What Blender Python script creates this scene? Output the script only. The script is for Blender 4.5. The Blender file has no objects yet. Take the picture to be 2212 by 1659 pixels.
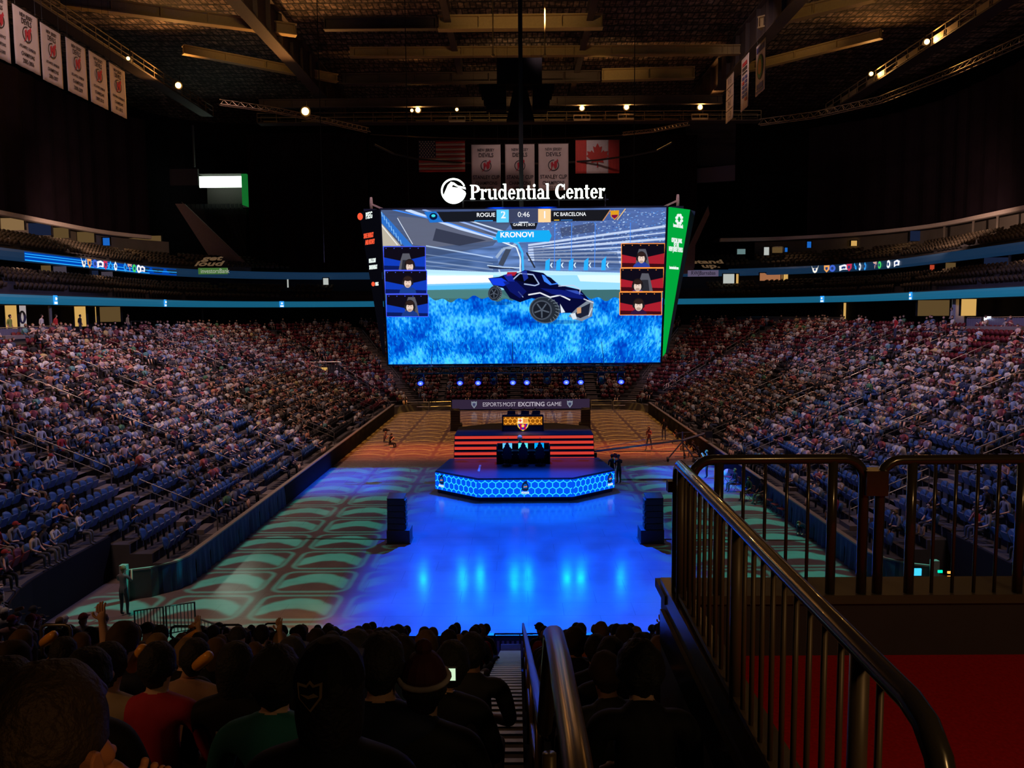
import bpy, math, random
import numpy as np
from mathutils import Vector, Matrix
random.seed(7)
PI = math.pi
SC = bpy.context.scene
COL = SC.collection
F_PX = 1748.0
CAMZ = 10.3
# ------------------------------------------------------------------ camera
psi, pit, rol = -0.0075, 0.0874, 0.008
CAMX = -0.3
cF = Vector((math.sin(psi) * math.cos(pit), math.cos(psi) * math.cos(pit), -math.sin(pit)))
cR0 = Vector((math.cos(psi), -math.sin(psi), 0))
cU0 = Vector((math.sin(psi) * math.sin(pit), math.cos(psi) * math.sin(pit), math.cos(pit)))
cR = math.cos(rol) * cR0 - math.sin(rol) * cU0
cU = math.sin(rol) * cR0 + math.cos(rol) * cU0
cam = bpy.data.cameras.new('camera')
cam.sensor_width = 36.0
cam.lens = 36.0 * F_PX / 2212.0
cam.clip_start = 0.05
cam.clip_end = 400
camo = bpy.data.objects.new('camera', cam)
COL.objects.link(camo)
M = Matrix((cR, cU, -cF)).transposed().to_4x4()
M.translation = Vector((CAMX, 0, CAMZ))
camo.matrix_world = M
SC.camera = camo
# ------------------------------------------------------------------ exposure, world
SC.view_settings.view_transform = 'Standard'
SC.view_settings.look = 'None'
SC.view_settings.exposure = 0.0
SC.view_settings.gamma = 1.0
SC.view_settings.use_curve_mapping = False
SC.cycles.max_bounces = 4
SC.cycles.diffuse_bounces = 2
SC.cycles.glossy_bounces = 2
SC.cycles.caustics_reflective = False
SC.cycles.caustics_refractive = False
SC.cycles.sample_clamp_indirect = 3.0
W = bpy.data.worlds.new('arena_air')
SC.world = W
W.use_nodes = True
W.node_tree.nodes['Background'].inputs[0].default_value = (0.55, 0.42, 0.6, 1)
W.node_tree.nodes['Background'].inputs[1].default_value = 0.004


def ray(px, py):
    return cF + cR * ((px - 1106.0) / F_PX) + cU * ((829.5 - py) / F_PX)


def at(px, py, y):
    """point of the place that stands at distance y along the hall"""
    d = ray(px, py)
    return Vector((CAMX, 0, CAMZ)) + d * (y / d.y)


def atz(px, py, z):
    d = ray(px, py)
    return Vector((CAMX, 0, CAMZ)) + d * ((z - CAMZ) / d.z)


# ------------------------------------------------------------------ node helpers
class NT:
    def __init__(s, tree):
        s.t = tree
        s.n = tree.nodes
        s.l = tree.links

    def new(s, ty, **kw):
        n = s.n.new(ty)
        for k, v in kw.items():
            setattr(n, k, v)
        return n

    def inp(s, sock, v):
        if isinstance(v, bpy.types.NodeSocket):
            s.l.new(v, sock)
        elif v is not None:
            sock.default_value = v

    def math(s, op, a, b=None, c=None, clamp=False):
        n = s.new('ShaderNodeMath', operation=op)
        n.use_clamp = clamp
        s.inp(n.inputs[0], a)
        if b is not None:
            s.inp(n.inputs[1], b)
        if c is not None:
            s.inp(n.inputs[2], c)
        return n.outputs[0]

    def sstep(s, x, a, b):
        n = s.new('ShaderNodeMapRange', interpolation_type='SMOOTHSTEP')
        s.inp(n.inputs[0], x)
        n.inputs[1].default_value = a
        n.inputs[2].default_value = b
        return n.outputs[0]

    def box(s, x, a, b, w):
        """1 between a and b with soft edges of width w"""
        return s.math('MULTIPLY', s.sstep(x, a - w, a + w), s.math('SUBTRACT', 1.0, s.sstep(x, b - w, b + w)))


def floor_gobo(lamp, lx, ly, lz):
    """nodes of a projector lamp hung at lx,ly,lz pointing straight down; returns helper and the floor x, y it draws at"""
    lamp.use_nodes = True
    nt = NT(lamp.node_tree)
    em = nt.n['Emission']
    tc = nt.new('ShaderNodeTexCoord')
    sep = nt.new('ShaderNodeSeparateXYZ')
    nt.l.new(tc.outputs['Normal'], sep.inputs[0])
    zz = nt.math('MAXIMUM', nt.math('ABSOLUTE', sep.outputs[2]), 0.02)
    X = nt.math('ADD', nt.math('MULTIPLY', nt.math('DIVIDE', sep.outputs[0], zz), lz), lx)
    Y = nt.math('ADD', nt.math('MULTIPLY', nt.math('DIVIDE', sep.outputs[1], zz), lz), ly)
    comp = nt.math('MINIMUM', nt.math('DIVIDE', 1.0, nt.math('POWER', zz, 3.0)), 9.0)
    return nt, em, X, Y, comp


def spot(name, loc, energy, color=(1, 1, 1), size=160, blend=0.15, target=None, radius=0.1):
    l = bpy.data.lights.new(name, 'SPOT')
    l.energy = energy
    l.color = color
    l.spot_size = math.radians(size)
    l.spot_blend = blend
    l.shadow_soft_size = radius
    o = bpy.data.objects.new(name, l)
    COL.objects.link(o)
    o.location = loc
    if target is not None:
        o.rotation_euler = (Vector(target) - Vector(loc)).to_track_quat('-Z', 'Y').to_euler()
    return o


def teal_pattern(nt, X, Y, px, py, x0, y0, th=1.0):
    """rounded frames with an arched band inside, repeated over the floor"""
    u = nt.math('MULTIPLY', nt.math('SUBTRACT', nt.math('FRACT', nt.math('DIVIDE', nt.math('SUBTRACT', X, x0), px)), 0.5), px)
    v = nt.math('MULTIPLY', nt.math('SUBTRACT', nt.math('FRACT', nt.math('DIVIDE', nt.math('SUBTRACT', Y, y0), py)), 0.5), py)
    hx, hy, r = px / 2 - .14, py / 2 - .12, .55
    qx = nt.math('MAXIMUM', nt.math('SUBTRACT', nt.math('ABSOLUTE', u), hx - r), 0.0)
    qy = nt.math('MAXIMUM', nt.math('SUBTRACT', nt.math('ABSOLUTE', v), hy - r), 0.0)
    d = nt.math('SUBTRACT', nt.math('SQRT', nt.math('ADD', nt.math('MULTIPLY', qx, qx), nt.math('MULTIPLY', qy, qy))), r)
    line = nt.box(d, -.15, -.02, .015)
    inside = nt.math('SUBTRACT', 1.0, nt.sstep(d, -.26, -.20))
    ks = py / 2.76
    arch = nt.math('MULTIPLY', nt.math('COSINE', nt.math('MULTIPLY', u, PI / px * 1.15)), 0.95 * ks)
    # ragged brick-like edges
    w = nt.new('ShaderNodeTexBrick')
    cmb = nt.new('ShaderNodeCombineXYZ')
    nt.l.new(X, cmb.inputs[0]); nt.l.new(Y, cmb.inputs[1])
    nt.l.new(cmb.outputs[0], w.inputs['Vector'])
    w.inputs['Color1'].default_value = (1, 1, 1, 1); w.inputs['Color2'].default_value = (.86, .86, .86, 1)
    w.inputs['Mortar'].default_value = (.62, .62, .62, 1)
    w.inputs['Scale'].default_value = 1.0
    w.inputs['Brick Width'].default_value = .34; w.inputs['Row Height'].default_value = .17
    w.inputs['Mortar Size'].default_value = .018
    nz = nt.new('ShaderNodeTexNoise'); nz.inputs['Scale'].default_value = 2.6
    nt.l.new(cmb.outputs[0], nz.inputs['Vector'])
    jag = nt.math('MULTIPLY', nt.math('SUBTRACT', nz.outputs[0], .5), .35)
    vv = nt.math('SUBTRACT', nt.math('ADD', v, jag), nt.math('SUBTRACT', arch, 0.62 * ks))
    band = nt.box(vv, (.1 - .55 * th) * ks, (.1 + .48 * th) * ks, .04)
    bw = nt.new('ShaderNodeRGBToBW'); nt.l.new(w.outputs[0], bw.inputs[0])
    band = nt.math('MULTIPLY', nt.math('MULTIPLY', band, inside), bw.outputs[0])
    return nt.math('ADD', nt.math('MULTIPLY', line, .75), band)


K_TEAL, K_AMB, K_BLUE, K_RED, K_BASE = 36000, 70000, 92000, 34000, 1000
# projector that draws the teal frames on the near half of the floor
o = spot('teal_projector', (0, 40, 30), K_TEAL, (.03, 1.0, .75))
nt, em, X, Y, comp = floor_gobo(o.data, 0, 40, 30)
pat = teal_pattern(nt, X, Y, 3.27, 2.76, -13.1, 1.55)
m = nt.math('MULTIPLY', nt.box(Y, 21, 54.0, .6), nt.math('SUBTRACT', 1.0, nt.box(X, -6.2, 6.2, 1.6)))
wd = nt.math('ADD', 12.75, nt.math('MULTIPLY', 3.3, nt.math('SUBTRACT', 1.0, nt.sstep(Y, 29.2, 29.8))))
m = nt.math('MULTIPLY', m, nt.math('LESS_THAN', nt.math('ABSOLUTE', X), wd))
nt.l.new(nt.math('MULTIPLY', nt.math('MULTIPLY', pat, comp), m), em.inputs[1])
# amber waves on the far half
o = spot('amber_projector', (0, 72, 30), K_AMB, (1.0, .50, .08))
nt, em, X, Y, comp = floor_gobo(o.data, 0, 72, 30)
pat = teal_pattern(nt, X, Y, 3.27, 2.1, -13.1, 1.0, .55)
m = nt.math('MULTIPLY', nt.box(Y, 58, 85.5, 2.5), nt.box(X, -13.2, 13.2, .5))
nt.l.new(nt.math('MULTIPLY', nt.math('MULTIPLY', nt.math('ADD', pat, .06), comp), m), em.inputs[1])
# blue wash over the middle of the near floor and across in front of the stage
o = spot('blue_wash', (0, 49.5, 19.5), K_BLUE, (.0, .07, 1.0), radius=.25)
nt, em, X, Y, comp = floor_gobo(o.data, 0, 49.5, 19.5)
colm = nt.math('MULTIPLY', nt.box(X, -6.1, 6.1, 1.3), nt.box(Y, 20.5, 45.6, 1.4))
bandm = nt.math('MULTIPLY', nt.math('MULTIPLY', nt.box(X, -13, 13, 1.0), nt.box(Y, 46.0, 54.6, 2.0)), nt.math('SUBTRACT', .8, nt.math('MULTIPLY', .68, nt.box(X, -8.3, 8.3, .8))))
nz = nt.new('ShaderNodeTexNoise'); nz.inputs['Scale'].default_value = .35; nz.inputs['Detail'].default_value = 3
cmb = nt.new('ShaderNodeCombineXYZ'); nt.l.new(X, cmb.inputs[0]); nt.l.new(Y, cmb.inputs[1]); nt.l.new(cmb.outputs[0], nz.inputs['Vector'])
var = nt.math('ADD', nt.math('MULTIPLY', nz.outputs[0], .9), .5)
nt.l.new(nt.math('MULTIPLY', nt.math('MULTIPLY', nt.math('MAXIMUM', colm, bandm), comp), var), em.inputs[1])
# red wash on both sides of the upper stage
for sx in (-1, 1):
    o = spot('red_wash', (sx * 13, 66, 24), K_RED, (1.0, .13, .04), radius=.3)
    nt, em, X, Y, comp = floor_gobo(o.data, sx * 13, 66, 24)
    m = nt.math('MULTIPLY', nt.box(Y, 57.2, 63.5, 2.2), nt.box(X, -12.5 if sx < 0 else 0, 0 if sx < 0 else 12.5, 1.5 if 0 else 1.0))
    m2 = nt.math('MULTIPLY', nt.math('MULTIPLY', nt.box(Y, 60, 84, 3), nt.box(X, -12.8 if sx < 0 else 0, 0 if sx < 0 else 12.8, 1.0)), .09)
    nt.l.new(nt.math('MULTIPLY', nt.math('ADD', m, m2), comp), em.inputs[1])
# dim brown-violet base on the whole floor, and a pale patch at the left
o = spot('floor_base_lamp', (0, 38, 34), K_BASE, (1.0, .62, .55), size=120, radius=1.0)
nt, em, X, Y, comp = floor_gobo(o.data, 0, 38, 34)
m = nt.math('MULTIPLY', nt.box(Y, 18, 86, 2), nt.box(X, -16, 16, 1))
m = nt.math('MULTIPLY', m, nt.math('SUBTRACT', 1.0, nt.math('MULTIPLY', .75, nt.math('MULTIPLY', nt.box(X, -6.5, 6.5, 2), nt.box(Y, 10, 56, 2)))))
nt.l.new(nt.math('MULTIPLY', m, comp), em.inputs[1])
spot('pale_spot', (-9, 50, 30), 5000, (.75, .85, 1.0), size=3.2, blend=1, target=(-10.2, 41.5, 0))
spot('amber_spot', (-4, 30, 33), 9000, (1.0, .55, .2), size=11, blend=1, target=(-7.8, 25.6, 0))
# house floods on the roof steel: warm light on the stands
for (x, y, z, tx, ty, tz, e, s) in (
        (-24, 44, 33, -24, 52, 4, 30000, 75), (24, 44, 33, 24, 52, 4, 19000, 75),
        (-26, 74, 33, -24, 80, 5, 17000, 80), (26, 74, 33, 24, 80, 5, 14000, 80),
        (0, 98, 31, 0, 98, 5, 6000, 95), (-19, 20, 30, -18, 27, 3, 9500, 60), (19, 20, 30, 18, 27, 3, 6000, 60)):
    spot('house_flood', (x, y, z), e, (1.0, .60, .47), size=s, blend=.9, target=(tx, ty, tz), radius=2.5)
# warm lamp of the concourse behind the viewer, lights rails and backs
spot('concourse_lamp', (3.6, -3.2, 13.4), 260, (1.0, .62, .25), size=62, blend=.9, target=(2.4, 2.6, 8.4), radius=.5)
spot('concourse_lamp', (-7.5, 1.0, 13.0), 230, (1.0, .46, .16), size=62, blend=.9, target=(-3.8, 5.0, 7.6), radius=.4)
spot('concourse_lamp', (2.2, -2.4, 12.2), 260, (1.0, .40, .10), size=9, blend=.8, target=(-1.0, 1.3, 9.45), radius=.15)
for (x, y, z, tx, ty, tz, e, s) in ((-26, 50, 33.5, -34, 60, 28, 2600, 60), (2, 62, 33, 2, 78, 24, 3200, 50), (14, 66, 34, 24, 79, 33, 1700, 50)):
    spot('banner_fill_spot', (x, y, z), e, (1.0, .68, .62), size=s, blend=.8, target=(tx, ty, tz), radius=.3)  # unseen spots added to brighten the banners and flags
for (x, y, z, tx, ty, tz, e, s) in ((0, 62, 32.5, 0, 71, 36.2, 1500, 75), (7, 80, 32.6, 9, 88, 36, 700, 60), (-20, 58, 32.5, -22, 66, 36.2, 900, 80), (22, 58, 32.5, 24, 66, 36.2, 900, 80), (-26, 74, 32.5, -26, 80, 36.2, 700, 80), (26, 74, 32.5, 26, 80, 36.2, 700, 80), (0, 84, 30, 0, 92, 37, 900, 100)):
    spot('beam_fill_spot', (x, y, z), e, (1.0, .60, .22), size=s, blend=.9, target=(tx, ty, tz), radius=.3)  # unseen spots added under the roof to brighten its beams
# cool spill of the show lights on the stands
o = spot('cool_wash', (0, 46, 25), 7000, (.50, .45, 1.0), radius=1.0)
nt, em, X, Y, comp = floor_gobo(o.data, 0, 46, 25)
m = nt.math('MULTIPLY', nt.math('SUBTRACT', 1.0, nt.box(X, -15.5, 15.5, 1.5)), nt.box(Y, 20, 100, 8))
nt.l.new(nt.math('MULTIPLY', m, nt.math('POWER', comp, .5)), em.inputs[1])

# ------------------------------------------------------------------ materials
MATS = {}


def mat(name, col, rough=.6, metal=0.0, noise=.12, scale=6.0, emit=None, es=0.0, spec=.5, bump=0.0, coat=0.0):
    if name in MATS:
        return MATS[name]
    m = bpy.data.materials.new(name)
    m.use_nodes = True
    nt = NT(m.node_tree)
    b = nt.n['Principled BSDF']
    c = tuple(col) + (1,)
    if noise > 0:
        tc = nt.new('ShaderNodeTexCoord')
        nz = nt.new('ShaderNodeTexNoise')
        nz.inputs['Scale'].default_value = scale
        nz.inputs['Detail'].default_value = 3
        nt.l.new(tc.outputs['Object'], nz.inputs['Vector'])
        mx = nt.new('ShaderNodeMix', data_type='RGBA')
        nt.l.new(nz.outputs[0], mx.inputs[0])
        mx.inputs[6].default_value = tuple(max(0, x * (1 - noise)) for x in col) + (1,)
        mx.inputs[7].default_value = tuple(min(1, x * (1 + noise)) for x in col) + (1,)
        nt.l.new(mx.outputs[2], b.inputs['Base Color'])
        if bump > 0:
            bp = nt.new('ShaderNodeBump')
            bp.inputs['Strength'].default_value = bump
            bp.inputs['Distance'].default_value = .02
            nt.l.new(nz.outputs[0], bp.inputs['Height'])
            nt.l.new(bp.outputs[0], b.inputs['Normal'])
    else:
        b.inputs['Base Color'].default_value = c
    b.inputs['Roughness'].default_value = rough
    b.inputs['Metallic'].default_value = metal
    b.inputs['Specular IOR Level'].default_value = spec
    b.inputs['Coat Weight'].default_value = coat
    if emit is not None:
        b.inputs['Emission Color'].default_value = tuple(emit) + (1,)
        b.inputs['Emission Strength'].default_value = es
        if st_none(name):
            m.cycles.emission_sampling = 'NONE'
    MATS[name] = m
    return m


def st_none(name):
    return name not in ('beam_blue', 'doorway_light')


def emis(name, col, st=1.0):
    return mat(name, (0.0, 0.0, 0.0), .6, noise=0, emit=col, es=st, spec=0)


def infomat(name, mode, rough=.75):
    """cloth, skin, hair tones that belong to each object"""
    if name in MATS:
        return MATS[name]
    m = bpy.data.materials.new(name)
    m.use_nodes = True
    nt = NT(m.node_tree)
    b = nt.n['Principled BSDF']
    b.inputs['Roughness'].default_value = rough
    b.inputs['Specular IOR Level'].default_value = .25
    oi = nt.new('ShaderNodeObjectInfo')
    if mode == 'color':
        nz = nt.new('ShaderNodeTexNoise'); nz.inputs['Scale'].default_value = 9
        mx = nt.new('ShaderNodeMix', data_type='RGBA', blend_type='MULTIPLY')
        mx.inputs[0].default_value = .35
        nt.l.new(oi.outputs['Color'], mx.inputs[6]); nt.l.new(nz.outputs[0], mx.inputs[7])
        nt.l.new(mx.outputs[2], b.inputs['Base Color'])
    else:
        r = nt.new('ShaderNodeValToRGB')
        r.color_ramp.interpolation = 'CONSTANT'
        els = mode
        while len(r.color_ramp.elements) < len(els):
            r.color_ramp.elements.new(.5)
        for i, c in enumerate(els):
            r.color_ramp.elements[i].position = i / len(els)
            r.color_ramp.elements[i].color = tuple(c) + (1,)
        nt.l.new(oi.outputs['Random'], r.inputs[0])
        nt.l.new(r.outputs[0], b.inputs['Base Color'])
    MATS[name] = m
    return m


SKIN = ((.55, .33, .24), (.62, .40, .30), (.45, .26, .18), (.60, .36, .26), (.28, .15, .10), (.66, .44, .34))
PANT = ((.03, .035, .05), (.05, .06, .10), (.10, .10, .11), (.02, .02, .02), (.16, .13, .10), (.06, .08, .16))
HAIR = ((.02, .015, .012), (.05, .03, .02), (.015, .012, .012), (.12, .07, .04), (.03, .02, .015), (.22, .14, .07))
m_skin = infomat('skin', SKIN, .55)
m_pant = infomat('trouser_cloth', PANT)
m_hair = infomat('hair', HAIR, .8)
m_shirt = infomat('shirt_cloth', 'color')
m_shoe = mat('shoe', (.05, .05, .055), .6)
m_black = mat('black_paint', (.012, .012, .014), .5)
m_black2 = mat('black_cloth', (.010, .009, .012), .9, spec=.1)
m_dark = mat('dark_steel', (.03, .03, .035), .45, .6)
m_rail = mat('rail_steel', (.30, .29, .28), .38, .75)
m_white = mat('white_paint', (.75, .73, .70), .5)
m_conc = mat('concrete', (.16, .14, .14), .85, noise=.3, scale=1.5)


# ------------------------------------------------------------------ mesh builder
class MB:
    def __init__(s):
        s.v = []
        s.f = []
        s.m = []

    def add(s, vs, fs, mi=0):
        b = len(s.v)
        s.v.extend(tuple(x) for x in vs)
        for f in fs:
            s.f.append(tuple(b + i for i in f))
            s.m.append(mi)
        return s

    def box(s, c, d, mi=0, rz=0.0, rx=0.0):
        hx, hy, hz = d[0] / 2, d[1] / 2, d[2] / 2
        vs = [Vector((sx * hx, sy * hy, sz * hz)) for sz in (-1, 1) for sy in (-1, 1) for sx in (-1, 1)]
        R = Matrix.Rotation(rz, 3, 'Z') @ Matrix.Rotation(rx, 3, 'X')
        vs = [R @ v + Vector(c) for v in vs]
        return s.add(vs, [(0, 2, 3, 1), (4, 5, 7, 6), (0, 1, 5, 4), (2, 6, 7, 3), (0, 4, 6, 2), (1, 3, 7, 5)], mi)

    def b2(s, a, b, mi=0):
        return s.box([(a[i] + b[i]) / 2 for i in range(3)], [abs(b[i] - a[i]) for i in range(3)], mi)

    def tube(s, pts, r, n=6, mi=0, closed=False):
        pts = [Vector(p) for p in pts]
        N = len(pts)
        vs = []
        up = None
        for i, p in enumerate(pts):
            if closed:
                t = (pts[(i + 1) % N] - pts[i - 1]).normalized()
            else:
                t = (pts[min(i + 1, N - 1)] - pts[max(i - 1, 0)]).normalized()
            if up is None:
                up = Vector((0, 0, 1)) if abs(t.z) < .9 else Vector((1, 0, 0))
            a = t.cross(up)
            if a.length < 1e-4:
                a = t.cross(Vector((0, 1, 0)))
            a.normalize()
            b = a.cross(t).normalized()
            up = b
            rr = r[i] if isinstance(r, (list, tuple)) else r
            for k in range(n):
                an = 2 * PI * k / n
                vs.append(p + a * (rr * math.cos(an)) + b * (rr * math.sin(an)))
        fs = []
        for i in range(N if closed else N - 1):
            j = (i + 1) % N
            for k in range(n):
                k2 = (k + 1) % n
                fs.append((i * n + k, j * n + k, j * n + k2, i * n + k2))
        if not closed:
            fs.append(tuple(range(n)))
            fs.append(tuple((N - 1) * n + k for k in reversed(range(n))))
        return s.add(vs, fs, mi)

    def beam(s, p, q, w, h, mi=0):
        """rectangular bar from p to q, h measured upward"""
        p, q = Vector(p), Vector(q)
        t = (q - p).normalized()
        up = Vector((0, 0, 1)) if abs(t.z) < .95 else Vector((0, 1, 0))
        a = t.cross(up).normalized() * (w / 2)
        b = a.cross(t).normalized() * (h / 2)
        vs = [p - a - b, p + a - b, p + a + b, p - a + b, q - a - b, q + a - b, q + a + b, q - a + b]
        return s.add(vs, [(3, 2, 1, 0), (4, 5, 6, 7), (0, 1, 5, 4), (1, 2, 6, 5), (2, 3, 7, 6), (3, 0, 4, 7)], mi)

    def prism(s, poly, d, mi=0):
        """poly: 3D points in order; d: thickness vector"""
        n = len(poly)
        d = Vector(d)
        vs = [Vector(p) for p in poly] + [Vector(p) + d for p in poly]
        fs = [tuple(reversed(range(n))), tuple(range(n, 2 * n))] + [(i, (i + 1) % n, n + (i + 1) % n, n + i) for i in range(n)]
        return s.add(vs, fs, mi)

    def disc(s, c, r, n=16, axis='Y', d=.02, mi=0, ry=None):
        ry = ry or r
        P = []
        for k in range(n):
            a = 2 * PI * k / n
            x, z = r * math.cos(a), ry * math.sin(a)
            P.append(Vector(c) + (Vector((x, 0, z)) if axis == 'Y' else Vector((x, z, 0)) if axis == 'Z' else Vector((0, x, z))))
        D = {'Y': (0, -d, 0), 'Z': (0, 0, d), 'X': (d, 0, 0)}[axis]
        return s.prism(P, D, mi)

    def ball(s, c, r, seg=10, rings=7, mi=0):
        r = (r, r, r) if not isinstance(r, (tuple, list)) else r
        vs = [(c[0], c[1], c[2] - r[2])]
        for i in range(1, rings):
            ph = -PI / 2 + PI * i / rings
            for k in range(seg):
                a = 2 * PI * k / seg
                vs.append((c[0] + r[0] * math.cos(ph) * math.cos(a), c[1] + r[1] * math.cos(ph) * math.sin(a), c[2] + r[2] * math.sin(ph)))
        vs.append((c[0], c[1], c[2] + r[2]))
        fs = [(0, 1 + (k + 1) % seg, 1 + k) for k in range(seg)]
        for i in range(rings - 2):
            for k in range(seg):
                a = 1 + i * seg + k
                b = 1 + i * seg + (k + 1) % seg
                fs.append((a, b, b + seg, a + seg))
        t = len(vs) - 1
        b0 = 1 + (rings - 2) * seg
        fs += [(b0 + k, b0 + (k + 1) % seg, t) for k in range(seg)]
        return s.add(vs, fs, mi)

    def sweep(s, path, prof, mi=0, closed_prof=True):
        """path: list of (x, y, nx, ny); prof: list of (offset along n, z)"""
        n = len(prof)
        vs = [(x + nx * o, y + ny * o, z) for (x, y, nx, ny) in path for (o, z) in prof]
        fs = []
        for i in range(len(path) - 1):
            for k in range(n if closed_prof else n - 1):
                k2 = (k + 1) % n
                fs.append((i * n + k, i * n + k2, (i + 1) * n + k2, (i + 1) * n + k))
        if closed_prof:
            fs.append(tuple(range(n)))
            fs.append(tuple((len(path) - 1) * n + k for k in reversed(range(n))))
        return s.add(vs, fs, mi)

    def mesh(s, name, mats):
        me = bpy.data.meshes.new(name)
        me.from_pydata(s.v, [], s.f)
        for m_ in (mats if isinstance(mats, (list, tuple)) else [mats]):
            me.materials.append(m_)
        if any(s.m):
            me.polygons.foreach_set('material_index', s.m)
        me.update()
        return me

    def build(s, name, mats, parent=None, smooth=False, bevel=0, loc=None, rz=None):
        me = s.mesh(name, mats)
        o = bpy.data.objects.new(name, me)
        COL.objects.link(o)
        if parent is not None:
            o.parent = parent
        if loc is not None:
            o.location = loc
        if rz is not None:
            o.rotation_euler = (0, 0, rz)
        if smooth:
            me.shade_smooth()
        if bevel:
            b = o.modifiers.new('b', 'BEVEL')
            b.width = bevel
            b.segments = 2
            b.limit_method = 'ANGLE'
        return o


def tag(o, label, cat, group=None, kind=None):
    if label:
        o['label'] = label
    if cat:
        o['category'] = cat
    if group:
        o['group'] = group
    if kind:
        o['kind'] = kind
    return o


def struct(o):
    o['kind'] = 'structure'
    return o


def empty(name, loc, label, cat, group=None, rz=0.0):
    o = bpy.data.objects.new(name, None)
    COL.objects.link(o)
    o.location = loc
    o.rotation_euler = (0, 0, rz)
    return tag(o, label, cat, group)


def copy_tree(o, parent=None):
    c = o.copy()
    COL.objects.link(c)
    if parent is not None:
        c.parent = parent
    for ch in list(o.children):
        copy_tree(ch, c)
    return c


def text(body, size, m, parent=None, name='lettering', loc=(0, 0, 0), rot=(PI / 2, 0, 0), ext=.01, align='CENTER', bold=0.0, sx=1.0, space=1.0, label=None, shear=0):
    cu = bpy.data.curves.new(name, 'FONT')
    cu.body = body
    cu.size = size
    cu.extrude = ext
    cu.align_x = align
    cu.align_y = 'CENTER'
    cu.offset = bold * size
    cu.space_character = space
    cu.shear = shear
    cu.resolution_u = 3
    t = bpy.data.objects.new(name, cu)
    COL.objects.link(t)
    dg = bpy.context.evaluated_depsgraph_get()
    me = bpy.data.meshes.new_from_object(t.evaluated_get(dg))
    bpy.data.objects.remove(t)
    bpy.data.curves.remove(cu)
    me.name = name
    me.materials.clear()
    me.materials.append(m)
    o = bpy.data.objects.new(name, me)
    COL.objects.link(o)
    o.parent = parent
    o.location = loc
    o.rotation_euler = rot
    o.scale = (sx, 1, 1)
    if label:
        o['label'] = label
    return o
# ================================================================== SHELL
Y0, Y1, HW, RC = 22.7, 86.0, 13.0, 4.0
PITCH = .88
NROW = 22
SROW = [.85 + PITCH * i for i in range(NROW)]
KU, KN = .424, .392


def zs(s, k=KU):
    return (.25 if k == KU else .09 if k == KN else .3) + k * s


def upath(hw, yfar, r, y0, aL=0.0, aR=0.0, part='U', n=12, ds=6.0):
    """path round the hall: up the left side, across the far end, down the right side; outward normals"""
    L = []
    y = y0
    ys = yfar - r
    while y < ys - .01:
        L.append((-hw, y, -1, 0))
        y += ds
    L1 = [(-hw + r - r * math.cos(a), ys + r * math.sin(a), -math.cos(a), math.sin(a)) for a in [PI / 2 * i / n for i in range(n + 1)]]
    R1 = [(-x, y_, -nx, ny) for (x, y_, nx, ny) in reversed(L1)]
    R0 = [(-x, y_, -nx, ny) for (x, y_, nx, ny) in reversed(L)]
    if part == 'L':
        return L + [p for i, p in enumerate(L1) if i / n * 90 <= aL + .01]
    if part == 'R':
        return [p for i, p in enumerate(R1) if (n - i) / n * 90 <= aR + .01] + R0
    if part == 'F':
        return [p for i, p in enumerate(L1) if i / n * 90 >= aL - .01] + [p for i, p in enumerate(R1) if (n - i) / n * 90 >= aR - .01]
    return L + L1 + R1 + R0


# floor: brown ice cover, a bit glossy
def floor_mat():
    m = bpy.data.materials.new('floor_cover')
    m.use_nodes = True
    nt = NT(m.node_tree)
    b = nt.n['Principled BSDF']
    tc = nt.new('ShaderNodeTexCoord')
    nz = nt.new('ShaderNodeTexNoise'); nz.inputs['Scale'].default_value = .8; nz.inputs['Detail'].default_value = 8
    nt.l.new(tc.outputs['Object'], nz.inputs['Vector'])
    br = nt.new('ShaderNodeTexBrick')
    br.inputs['Scale'].default_value = 1; br.inputs['Brick Width'].default_value = 2.44; br.inputs['Row Height'].default_value = 1.22
    br.inputs['Mortar Size'].default_value = .008
    br.inputs['Color1'].default_value = (.26, .21, .20, 1); br.inputs['Color2'].default_value = (.25, .20, .192, 1)
    br.inputs['Mortar'].default_value = (.17, .14, .135, 1)
    nt.l.new(tc.outputs['Object'], br.inputs['Vector'])
    mx = nt.new('ShaderNodeMix', data_type='RGBA', blend_type='MULTIPLY'); mx.inputs[0].default_value = .3
    nt.l.new(br.outputs[0], mx.inputs[6]); nt.l.new(nz.outputs[0], mx.inputs[7])
    nt.l.new(mx.outputs[2], b.inputs['Base Color'])
    nt.l.new(nt.math('ADD', nt.math('MULTIPLY', nz.outputs[0], .14), .10), b.inputs['Roughness'])
    b.inputs['Specular IOR Level'].default_value = .55
    return m


m_floor = floor_mat()
mb = MB()
mb.b2((-17.5, 19.5, -.3), (17.5, 88, 0))
struct(mb.build('floor', m_floor))

m_terr = mat('terrace_concrete', (.055, .05, .055), .85, noise=.35, scale=.9)
prof = [(.6, -.3), (.6, zs(SROW[0]))]
for i, s in enumerate(SROW):
    z = zs(s)
    prof += [(s - .0, z), (s + PITCH, z)] if i == 0 else [(s, z), (s + PITCH, z)]
prof += [(29.5, zs(SROW[-1])), (29.5, -.3)]
TOPZ = zs(SROW[-1])
mb = MB()
mb.sweep(upath(HW, Y1, RC, 31.0), prof)
struct(mb.build('stand_terrace', m_terr))
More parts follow.
